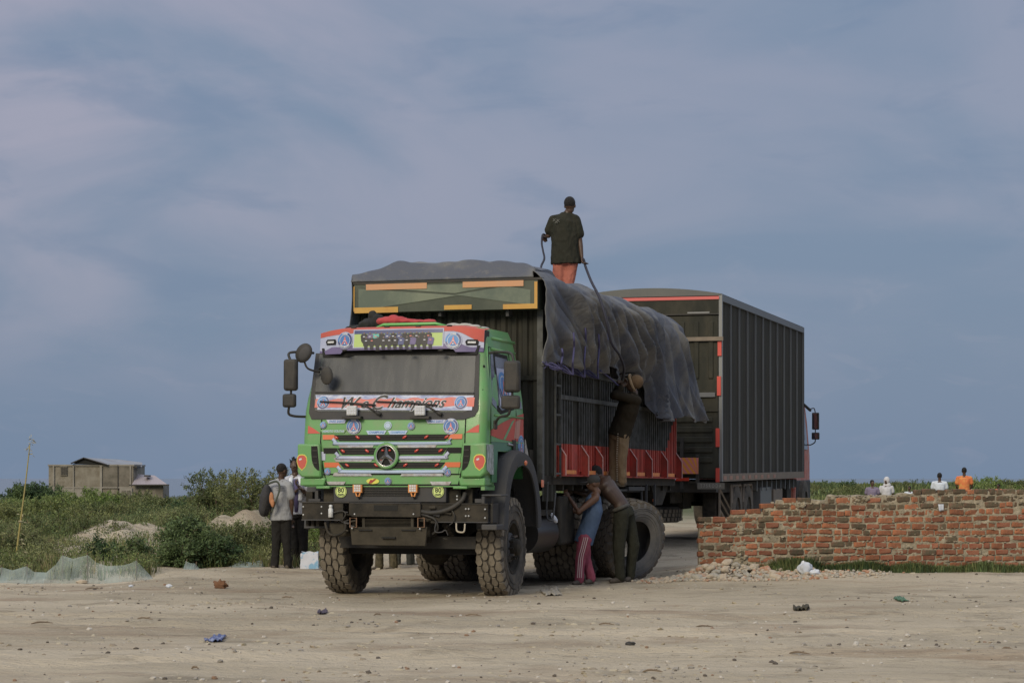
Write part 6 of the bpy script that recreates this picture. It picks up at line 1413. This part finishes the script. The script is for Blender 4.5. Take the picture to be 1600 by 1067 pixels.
# grass tufts and scrub (uncountable)
def tufts(n, gen, mats_, seed, name, lab, hmin, hmax, blades=14, wd=.012):
    R = random.Random(seed); sets = {k: ([], []) for k in mats_}
    for i in range(n):
        q = gen(R)
        if q is None: continue
        x, y, sc = q; z = gz(x, y); vs, fs = sets[R.choice(mats_)]
        for k in range(blades):
            a = R.uniform(0, 6.28); h = R.uniform(hmin, hmax)*sc; d = Vector((cos(a), sin(a), 0)); o = Vector((x, y, z-.03))+d*R.uniform(0, .12)*sc*2; lean = R.uniform(.05, .55)*h; w = wd*sc*R.uniform(.7, 1.5); s_ = Vector((-d.y, d.x, 0))
            kk = len(vs); vs += [o-s_*w, o+s_*w, o+d*lean*.4+Vector((0, 0, h*.6))+s_*w*.7, o+d*lean*.4+Vector((0, 0, h*.6))-s_*w*.7, o+d*lean+Vector((0, 0, h))]; fs += [(kk, kk+1, kk+2, kk+3), (kk+3, kk+2, kk+4)]
    f = B()
    for k, (vs, fs) in sets.items():
        if vs: f.add(vs, fs, LM[k])
    return tag(f.build(name, recalc=False), lab, 'grass', kind='stuff')
def gen_left(R):
    px = R.uniform(-260, 500); y = (35.3 if px < 235 else 37.3)+R.random()**1.6*70; x = at(px, y)
    if bare(x, y): return None
    if noise.noise((x*.5, y*.22, 4)) < -.12 and R.random() < .8: return None
    return x, y, (.8 if y < 50 else 1.05)
tufts(5400, gen_left, ['grass', 'olive', 'pale', 'dry'], 1, 'grass', 'tangled grass and low weeds filling the ground behind the nets', .10, .36)
def undergrowth(n, gen, keys, seed, name, lab, ls, hmax, sc_leaf=1):
    R = random.Random(seed); sets = {k: ([], []) for k in keys}
    for i in range(n):
        q = gen(R)
        if q is None: continue
        x, y, sc = q; z = gz(x, y); nz = noise.noise((x*.55, y*.25, seed)); hh = hmax*sc*(.75 if y > 48 else 1)*max(.18, .55+1.1*noise.noise((x*.8, y*.35, seed+5)))
        vs, fs = sets[keys[int((nz*.5+.5+R.uniform(-.15, .15))*len(keys)) % len(keys)]]
        r = R.uniform(.10, .24)*sc
        for k in range(26):
            d = rdir(R); c = Vector((x, y, z))+Vector((d.x*r, d.y*r, hh*R.random()**.7)); leaf(vs, fs, c, (d+Vector((0, 0, .5))).normalized(), rdir(R), ls*sc*R.uniform(.6, 1.4), ls*sc*.42)
    f = B()
    for k, (vs, fs) in sets.items():
        if vs: f.add(vs, fs, LM[k])
    return tag(f.build(name, recalc=False), lab, 'undergrowth', kind='stuff')
undergrowth(9800, gen_left, ['olive', 'pale', 'grass', 'dark', 'olive', 'bright'], 6, 'undergrowth', 'mixed leafy weeds and creepers covering the ground behind the nets', .055, .55)
def gen_far(R):
    y = 100+R.random()**1.5*220; x = at(R.uniform(-500, 2100), y); return x, y, (1.5 if x > 0 else .5)+.5*noise.noise((x*.05, y*.02, 3))
tufts(6200, gen_far, ['grass', 'olive', 'dark', 'bright'], 2, 'far_grass', 'distant green scrub along the horizon', .12, .36, 12, .03)
def gen_right(R):
    y = 46+R.random()*60; x = at(R.uniform(1265, 1900), y); return x, y, 1.5
tufts(3600, gen_right, ['grass', 'grass', 'olive', 'pale'], 4, 'meadow_grass', 'green field beyond the brick wall', .08, .26)
def gen_wall(R):
    x = R.uniform(3.7, 8.5)
    if x < 4.0 and R.random() < .5: return None
    y = wy(x)-.13-abs(R.gauss(0, .12))
    if noise.noise((x*1.1, 2, 2)) < -.25 and R.random() < .8: return None
    return x, y, .35+.9*abs(noise.noise((x*1.7, y, 6)))+R.random()*.3
tufts(3000, gen_wall, ['dark', 'dark', 'olive', 'olive'], 5, 'wall_grass', 'fringe of dark weeds along the foot of the brick wall', .06, .23, 12, .012)
undergrowth(1500, lambda R: (lambda q: None if q is None else (q[0], q[1], .55*q[2]))(gen_wall(R)), ['dark', 'olive', 'dark', 'grass'], 9, 'wall_weeds', 'small dark leafy weeds along the foot of the brick wall', .05, .26)
WH = ['just right of the red cab of the box truck', 'with the highest tip near the box truck mirrors', 'over the first low bricks of the stepped wall', 'left of the seated person in mauve', 'behind the person in mauve', 'behind the person in the white robe', 'just right of the white robe', 'above the small child', 'between the small child and the boy in the pale T-shirt', 'behind the boy in the pale T-shirt', 'between the boy and the man in orange', 'just right of the man in the orange shirt', 'midway from the orange shirt to the crouching child', 'left of the crouching child in orange', 'right above the crouching child in orange', 'at the right edge of the photo']
WL = ['at the left edge of the photo', 'at the foot of the yellow stalk', 'right of the yellow stalk', 'below the left corner of the house', 'below the house window', 'below the middle pillar of the house', 'below the right half of the house', 'below the annex of the house', 'at the right end of the annex', 'just right of the annex roof', 'in the gap right of the house', 'left of the tall thicket', 'under the left side of the tall thicket', 'under the middle of the tall thicket']
R = random.Random(77)                          # distant bushes to the right, singly standing
for i in range(16):
    Y = R.uniform(95, 170); px = 1268+i*22+R.uniform(-8, 8); h = R.uniform(.42, .62)*Y/110*(1.7 if px > 1480 else 1)*(1.2 if i in (1, 5) else 1)
    shrub(at(px, Y), Y, R.uniform(1.2, 2.4), h, LM[R.choice(['olive', 'dark', 'grass', 'bright'])], 2600, .13, 300+i, 'distant green bush '+WH[i], 'distant bushes beyond the brick wall')
for i in range(14):
    Y = R.uniform(60, 130); px = -10+i*22+R.uniform(-8, 8); h = R.uniform(.30, .45)*Y/110
    shrub(at(px, Y), Y, R.uniform(1.2, 2.2), h, LM[R.choice(['olive', 'pale', 'grass', 'bright'])], 2600, .12, 400+i, 'low scrub bush '+WL[i], 'distant bushes around the house')
# leaning yellow stalk
R = random.Random(2); p0 = px2w(26, 862, 37.5); T = thing('tall_stalk', 'thin yellow leaning stalk with a withered tuft at its top, far left', 'plant', p0)
q = lambda px, py: px2w(px, py, 37.5)-p0
b = B(); b.tube(catmull([q(26, 862), q(32, 815), q(38, 770), q(43, 728), q(47, 692)], 5), [.019-.0006*k for k in range(21)], mat('yellow_stalk', (.30, .25, .07), .7, col2=(.24, .22, .15), scale=3), 6); b.build('stem', T, smooth_='all')
vs, fs = [], []
for k in range(26): c = q(47+R.uniform(-4, 4), R.uniform(684, 712)); leaf(vs, fs, c, (rdir(R)+Vector((0, 0, -.3))).normalized(), rdir(R), R.uniform(.05, .12), .018)
for k in range(26): c = q(27+R.uniform(-1, 9), R.uniform(800, 862)); leaf(vs, fs, c, rdir(R), rdir(R), R.uniform(.05, .12), .025)
f = B(); f.add(vs, fs, mat('withered_leaf', (.30, .27, .17), .8)); f.build('leaves', T, recalc=False)

# ================================================================== UNFINISHED HOUSE
HY = 300.0
def hx(px, Y=HY): return (px-800)/FPX*Y
def hz(py, Y=HY): return CH+(HZ-py)/FPX*Y
wb1 = mat('bare_block_wall', (.165, .145, .112), .95, col2=(.24, .22, .18), scale=.9, amount=.9, contrast=(.4, .6)); wb2 = mat('dark_block_wall', (.105, .095, .075), .95, col2=(.19, .17, .14), scale=.7, amount=.8); ren = mat('bare_render', (.27, .25, .215), .95, col2=(.19, .175, .15), scale=.5, amount=.8)  # second block tone is darker, for side wall and openings
Hs = thing('unfinished_house', 'unfinished two-storey grey-brown block house with a low-pitched tin roof, far left', 'house', (hx(130), HY, -1.3))
o = Vector(Hs.location); H_ = lambda px, py, d=0: Vector((hx(px), HY+d, hz(py)))-o
zb_ = hz(795)-o.z; 
def hbox(bb, px0, px1, py0, py1, d0, d1, m): a = H_(px0, py0, d0); c = H_(px1, py1, d1); bb.box(a, c, m)
b = B(); hbox(b, 76, 209, 727, 796, 0, 9, wb1); b.build('wall', Hs)
b = B(); hbox(b, 76, 160, 762, 796, -.12, 0, ren); b.build('lower_wall', Hs)
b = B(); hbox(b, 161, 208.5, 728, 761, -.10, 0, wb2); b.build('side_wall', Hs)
for px, w in ((84, 2.5), (115, 2), (158, 3.5), (184.5, 1.2), (204, 2)): b = B(); hbox(b, px-w/2, px+w/2, 726.5, 796, -.22, 0, ren if px != 184.5 else black); b.build('pillar', Hs)
b = B(); hbox(b, 75, 210, 725.5, 728, -.18, 9.1, ren); hbox(b, 76, 209, 760.5, 762.5, -.20, 0, ren); b.build('ring_beam', Hs)
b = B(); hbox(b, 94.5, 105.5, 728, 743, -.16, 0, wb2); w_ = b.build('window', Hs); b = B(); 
for k in range(3): hbox(b, 96+k*3.2, 98.4+k*3.2, 729.5, 741.5, -.20, -.14, black)
b.build('pane', w_)
tin = mat('tin_roof', (.28, .30, .32), .4, .4, col2=(.20, .17, .15), scale=.5)
b = B(); a = [H_(112, 724, -1), H_(132, 715, -1), H_(168, 726, -1), H_(168, 729, -1)]; 
b.add([H_(112, 723.5, -.6), H_(132, 714.8, -.6), H_(168, 725.5, -.6), H_(140, 722, 9), H_(165, 716.5, 9), H_(205, 727, 9)], [(0, 1, 4, 3), (1, 2, 5, 4)], tin)
b.add([H_(132, 714.8, -.6), H_(168, 725.5, -.6), H_(214, 729, 4), H_(205, 721.5, 9), H_(165, 716.5, 9)], [(0, 1, 2, 3, 4)], tin); 
b.add([H_(114, 725, -.3), H_(132, 717, -.3), H_(166, 726, -.3)], [(0, 1, 2)], seam); b.tube([H_(112, 724, -.6), H_(132, 715.3, -.6), H_(168, 726, -.6)], .10, black, 4); hbox(b, 205, 214, 728, 731, 0, 3, black); b.build('roof', Hs)
An = thing('lean_to', 'low annex with a pinkish tin roof joined to the right of the unfinished house', 'shed', (hx(235), HY-2, -1.3)); o = Vector(An.location)
b = B(); hbox(b, 209, 257, 757, 796, -1, 4, wb1); hbox(b, 237, 256.5, 757.5, 796, -1.1, -1, wb2); b.build('wall', An); b = B(); b.add([H_(209.5, 757.5, -2), H_(266, 757, -2), H_(236, 742.5, 3), H_(209.5, 740.5, 3)], [(0, 1, 2, 3)], mat('pink_tin', (.30, .26, .27), .5)); b.add([H_(205, 758.6, -2), H_(268, 758.2, -2), H_(268, 756.2, -2), H_(205, 756.6, -2)], [(0, 1, 2, 3)], black); hbox(b, 225, 232, 742, 744.5, 0, 2, black); b.build('roof', An)
b = B(); hbox(b, 187, 192, 763, 776, -.4, -.3, black); b.build('door', Hs)
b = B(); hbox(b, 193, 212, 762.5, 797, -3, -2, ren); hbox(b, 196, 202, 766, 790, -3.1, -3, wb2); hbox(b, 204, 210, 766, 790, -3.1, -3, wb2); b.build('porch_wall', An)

# ================================================================== MOSQUITO NETS
netm = bpy.data.materials.new('mosquito_net'); netm.use_nodes = True; t = netm.node_tree; p = t.nodes['Principled BSDF']; p.inputs['Base Color'].default_value = (.32, .38, .36, 1); p.inputs['Roughness'].default_value = .9
tr = t.nodes.new('ShaderNodeBsdfTransparent'); mx = t.nodes.new('ShaderNodeMixShader'); n = t.nodes.new('ShaderNodeTexNoise'); n.inputs['Scale'].default_value = 3; n.inputs['Detail'].default_value = 6; r = t.nodes.new('ShaderNodeMapRange'); r.inputs[1].default_value = .35; r.inputs[2].default_value = .68; r.inputs[3].default_value = .25; r.inputs[4].default_value = .62
tcn = t.nodes.new('ShaderNodeTexCoord'); t.links.new(tcn.outputs['Object'], n.inputs[0]); t.links.new(n.outputs[0], r.inputs[0]); t.links.new(r.outputs[0], mx.inputs[0]); t.links.new(tr.outputs[0], mx.inputs[1]); t.links.new(p.outputs[0], mx.inputs[2]); t.links.new(mx.outputs[0], t.nodes['Material Output'].inputs[0])
def net(lab, tops, base_y, Y, seed, group=None, stakes=None):
    o = px2w(tops[0][0], base_y, Y); R = random.Random(seed)
    T = thing('mosquito_net', lab, 'net', o, 0, group); b = B(); NU = 10 if stakes else 40
    for a in range(len(tops)-1):
        (x0, y0), (x1, y1) = tops[a], tops[a+1]; sag = 0 if stakes else .10*abs(x1-x0)
        def fn(i, j, x0=x0, y0=y0, x1=x1, y1=y1, sag=sag, a=a):
            px = x0+(x1-x0)*i; ty = y0+(y1-y0)*i+sag*4*i*(1-i)*.75; X = (px-800)/FPX*Y
            bz = gz(X, Y)-.02; tz = CH+(HZ-ty)/FPX*Y; z = tz+(bz-tz)*j
            f = .06*noise.noise((px*.05, j*1.2+a*3, seed))+.012*noise.noise((px*.22+j*3, j*2, seed+2)); rad = .012*sin((i-.5)*26*(1-j*.4))
            return Vector((X, Y-.28*j+f*(.3+j)+rad*.5, z))-o
        b.grid(fn, NU, 14, netm)
    b.build('netting', T, smooth_='all', recalc=False)
    for (px, py) in (stakes or tops): 
        s_ = B(); X = (px-800)/FPX*Y; s_.tube([Vector((X, Y+.02, gz(X, Y)-.1))-o, Vector((X+R.uniform(-.02, .02), Y+.02, CH+(HZ-py)/FPX*Y+.03))-o], .010, stemm, 5); s_.build('stake', T)
    return T
net('long sagging pale green mosquito net fence hung between sticks at the far left', [(-40, 884), (-15, 891), (3, 886), (20, 890.5), (41, 884), (53, 893), (72, 894), (87, 882), (97, 867), (114, 872.5), (137, 866.5), (150, 878), (168, 884), (190, 883), (203, 880), (213, 875), (226, 889), (243, 907)], 914, 35.0, 1, stakes=[(3, 886), (41, 884), (97, 867), (137, 866.5), (213, 875)])
net('small torn piece of pale netting at the foot of the dark broad-leaved bush', [(290, 876), (305, 880), (316, 891)], 892, 36.6, 2)
net('low strip of grey netting left of the man with the backpack', [(345, 886), (375, 876), (411, 873), (415, 886)], 889, 37.4, 3)
# ================================================================== LITTER AND SMALL THINGS
def lump(name, lab, cat, px, py_base, w, h, m, seed, Y=None, group=None, d=None, crease=.25):
    # crumpled piece: base row on the ground -> find depth
    if Y is None:
        Y = 30.
        for _ in range(30): Y = (CH-gz((px-800)/FPX*Y, Y))*FPX/(py_base-HZ)
    x = (px-800)/FPX*Y; W_, H_ = w/FPX*Y, h/FPX*Y; D = d or W_*.6; R = random.Random(seed); b = B()
    def fn(i, j):
        a = 2*pi*i; t = pi*j; r = 1+crease*noise.noise((cos(a)*1.6+seed, sin(a)*1.6, t*1.4))*2+crease*.5*noise.noise((cos(a)*5, sin(a)*5+seed, t*4)); return Vector((W_/2*sin(t)*cos(a)*r, D/2*sin(t)*sin(a)*r, H_/2+H_/2*cos(t)*r))
    b.grid(fn, 20, 12, m); o = b.build(name, smooth_=True, weld=True); o.location = (x, Y, gz(x, Y)-.1*H_); return tag(o, lab, cat, group)
def rag(name, lab, cat, px, py, w, h, m, seed, group=None, height=.03):
    Y = 30.
    for _ in range(30): Y = (CH-gz((px-800)/FPX*Y, Y))*FPX/(py-HZ)
    x = (px-800)/FPX*Y; W_ = w/FPX*Y; D = min(1.2, h/FPX*Y*Y/CH*.8); b = B(); R = random.Random(seed)
    def fn(i, j):
        e = 1+.35*noise.noise((i*3+seed, j*3, 2)); u, v = (i-.5)*e, (j-.5)*e; c = cos(seed)*.3; X = u*W_+v*W_*c; y = v*D+u*D*.3
        return Vector((X, y, gz(x+X, Y+y)-gz(x, Y)+.012+height*abs(noise.noise((i*4, j*4, seed)))*2.2))
    b.grid(fn, 12, 8, m); o = b.build(name, smooth_='all', recalc=False); o.location = (x, Y, gz(x, Y)); s = o.modifiers.new('s', 'SOLIDIFY'); s.thickness = .006; return tag(o, lab, cat, group)
pvc = mat('white_plastic', (.50, .53, .58), .35, col2=(.38, .42, .50), scale=9)
lump('plastic_bag', 'crumpled white plastic bag lying in the rubble near the wall', 'plastic bag', 1258, 920, 22, 21, pvc, 3, Y=33.6)
lump('plastic_bag', 'flatter white plastic bag right beside the crumpled one at the wall', 'plastic bag', 1274, 921, 16, 10, pvc, 5, Y=33.5)
lump('clay_shard', 'rust-brown broken clay shard standing on the sand left of the truck', 'shard', 345, 919, 21, 14, mat('rust_clay', (.17, .085, .045), .9, col2=(.09, .05, .03), scale=9), 9, crease=.45)
lump('stone', 'flat pale brown stone at the foot of the long net', 'stone', 128, 911, 19, 6, chunk_m[0], 11)
lump('plastic_scrap', 'small bluish-white plastic scrap on the sand left of the rust-brown shard', 'litter', 265, 918, 10, 6, pvc, 13)
lump('plastic_scrap', 'small pale plastic scrap below the end of the net', 'litter', 204, 917, 8, 4, pvc, 15)
rag('cloth_scrap', 'flattened blue and white packet lying on the sand in the left foreground', 'litter', 338, 1000, 22, 8, mat('blue_packet', (.06, .08, .20), .5, col2=(.35, .40, .55), scale=12, contrast=(.5, .6)), 2, height=.03)
rag('cloth_scrap', 'grey-violet rag on the sand between the front wheels and the photo foreground', 'litter', 504, 958, 13, 4, mat('violet_rag', (.08, .065, .09), .9), 4)
rag('cloth_scrap', 'dark rag lying alone in the sand right of the middle', 'litter', 1252, 952, 26, 5, mat('dark_rag', (.05, .045, .03), .9), 6, height=.035)
rag('cloth_scrap', 'small green plastic scrap on the sand before the wall', 'litter', 1408, 938, 16, 5, mat('green_scrap', (.07, .15, .09), .7), 8)
rag('cloth_scrap', 'pale leaf-like paper scrap on the sand left of the dark rag', 'litter', 861, 926, 26, 8, mat('paper_scrap', (.34, .31, .26), .9, col2=(.12, .11, .09), scale=20), 10)
lump('dark_stone', 'single dark stone in the middle foreground', 'stone', 985, 1016, 15, 6, black, 22)
b = B(); stick = mat('dry_stick', (.16, .12, .08), .95); R = random.Random(14)
for i, (px, py, w) in enumerate(((227, 977, 28), (66, 979, 32), (146, 881+40, 24), (376, 1026, 18), (740, 963, 26), (948, 977, 24), (1100, 990, 30), (550, 990, 14), (450, 935, 20), (590, 962, 12), (655, 908, 30), (683, 923, 18), (1250, 1019, 30), (1574, 1023, 16), (1190, 966, 20), (1020, 1051, 30), (305, 1046, 12), (910, 905, 16))):
    Y = 30.
    for _ in range(30): Y = (CH-gz((px-800)/FPX*Y, Y))*FPX/(py-HZ)
    x = (px-800)/FPX*Y; W_ = w/FPX*Y; s = B(); c = R.uniform(-.5, .5)
    s.tube(catmull([(-W_/2, -c*W_, .01), (-.1*W_, .05*W_, .025), (W_/2, c*W_, .012)], 4), [.005, .007, .009, .010, .009, .008, .007, .005, .003], stick, 5)
    s.tube([(0, 0, .02), (W_*.25, W_*.2, .03)], [.006, .003], stick, 4)
    o = s.build('dry_stick'); o.location = (x, Y, gz(x, Y)); tag(o, 'short dry stick lying flat on the open sand', 'stick', 'dry sticks on the sand')
# shopping bag beside the two men
o = px2w(484, 888, 36.9); T = thing('carrier_bag', 'white and blue printed carrier bag standing at the feet of the two men', 'bag', o)
b = B(); q = lambda px, py, dy=0: px2w(px, py, 36.9+dy)-o
def bag(i, j):
    a = 2*pi*i; cx_, sx = cos(a), sin(a); w = .15*(1-.08*j); k = 1+.06*noise.noise((cx_*2, sx*2, j*3)); sq = max(abs(cx_), abs(sx)); return Vector((w*cx_/sq*k+.0, .08*sx/sq*k, .27*j-.0+(.02*sin(a*3) if j > .95 else 0)))
b.grid(bag, 32, 12, mat('printed_bag', (.55, .58, .66), .5, col2=(.16, .36, .55), scale=7, amount=.9, contrast=(.5, .58))); b.build('bag_body', T, smooth_=True, weld=False)
# red cloth and bundle on the cab roof
def roofthing(name, lab, cat, pts, r, m, fold=.02):
    ws_ = [M1 @ Vector(p) for p in pts]; o = ws_[0]; T = B(); 
    for i, (p, rr) in enumerate(zip(ws_, r)): T.ell(p-o, rr, m, None, 16, 10)
    e = thing(name+'_root', lab, cat, o); ob = voxel(T, name, m, None, .012, fold, 8, 4); bpy.data.objects.remove(e); ob.location = o; return tag(ob, lab, cat)
roofthing('red_cloth', 'crumpled red cloth lying on the roof of the green cab', 'cloth', [(-.30, .62, 3.61), (-.15, .6, 3.61), (.0, .6, 3.60), (.15, .6, 3.59), (.30, .58, 3.59), (-.20, .6, 3.64)], [(.15, .1, .06), (.15, .1, .06), (.14, .1, .035), (.14, .09, .03), (.10, .08, .03), (.09, .08, .05)], mat('red_rag', (.42, .06, .06), .85, col2=(.30, .04, .05), scale=8))
roofthing('dark_bundle', 'black ragged bundle on the left of the cab roof', 'bundle', [(-.62, .75, 3.57), (-.5, .8, 3.61), (-.75, .8, 3.54), (-.58, .8, 3.69)], [(.13, .12, .09), (.1, .1, .12), (.2, .1, .04), (.06, .06, .08)], mat('black_rag', (.015, .014, .013), .9), .03)
roofthing('pale_rag', 'pale grey rag spread on the right of the cab roof', 'cloth', [(.62, .6, 3.53), (.78, .6, 3.53), (.90, .62, 3.51), (.92, .9, 3.50)], [(.1, .1, .035), (.1, .1, .03), (.1, .1, .03), (.1, .25, .03)], mat('pale_rag', (.40, .38, .34), .9), .015)
roofthing('white_scrap', 'white scrap of cloth caught on the face of the brick wall', 'cloth', [(0, 0, 0)], [(.01, .01, .01)], white, 0) if False else None
c = px2w(1470, 793, wy(px2w(1470, 0, 35.4).x)-.12); b = B(); b.grid(lambda i, j: Vector(((i-.5)*.09*(1-.45*j*(1-i)), -.008*sin(i*6)-.004, .055-.11*j+.02*i*j)), 6, 6, pvc); o = b.build('white_scrap', smooth_='all', recalc=False); o.location = c; s = o.modifiers.new('s', 'SOLIDIFY'); s.thickness = .004; tag(o, 'white scrap of plastic stuck to the upper face of the brick wall', 'litter')
# white glove-like tie at the ladder foot
b = B(); c = M1 @ Vector(side_pt(866, 810, 1.36)); b.ell((0, 0, 0), (.035, .03, .07), white, Matrix.Rotation(radians(-35), 3, 'Y'), 12, 8); b.ell((-.03, 0, .05), (.025, .02, .03), white, None, 10, 6); o = b.build('white_rag', smooth_='all'); o.location = c; tag(o, 'knotted white rag hanging from the loop below the ladder', 'rag')
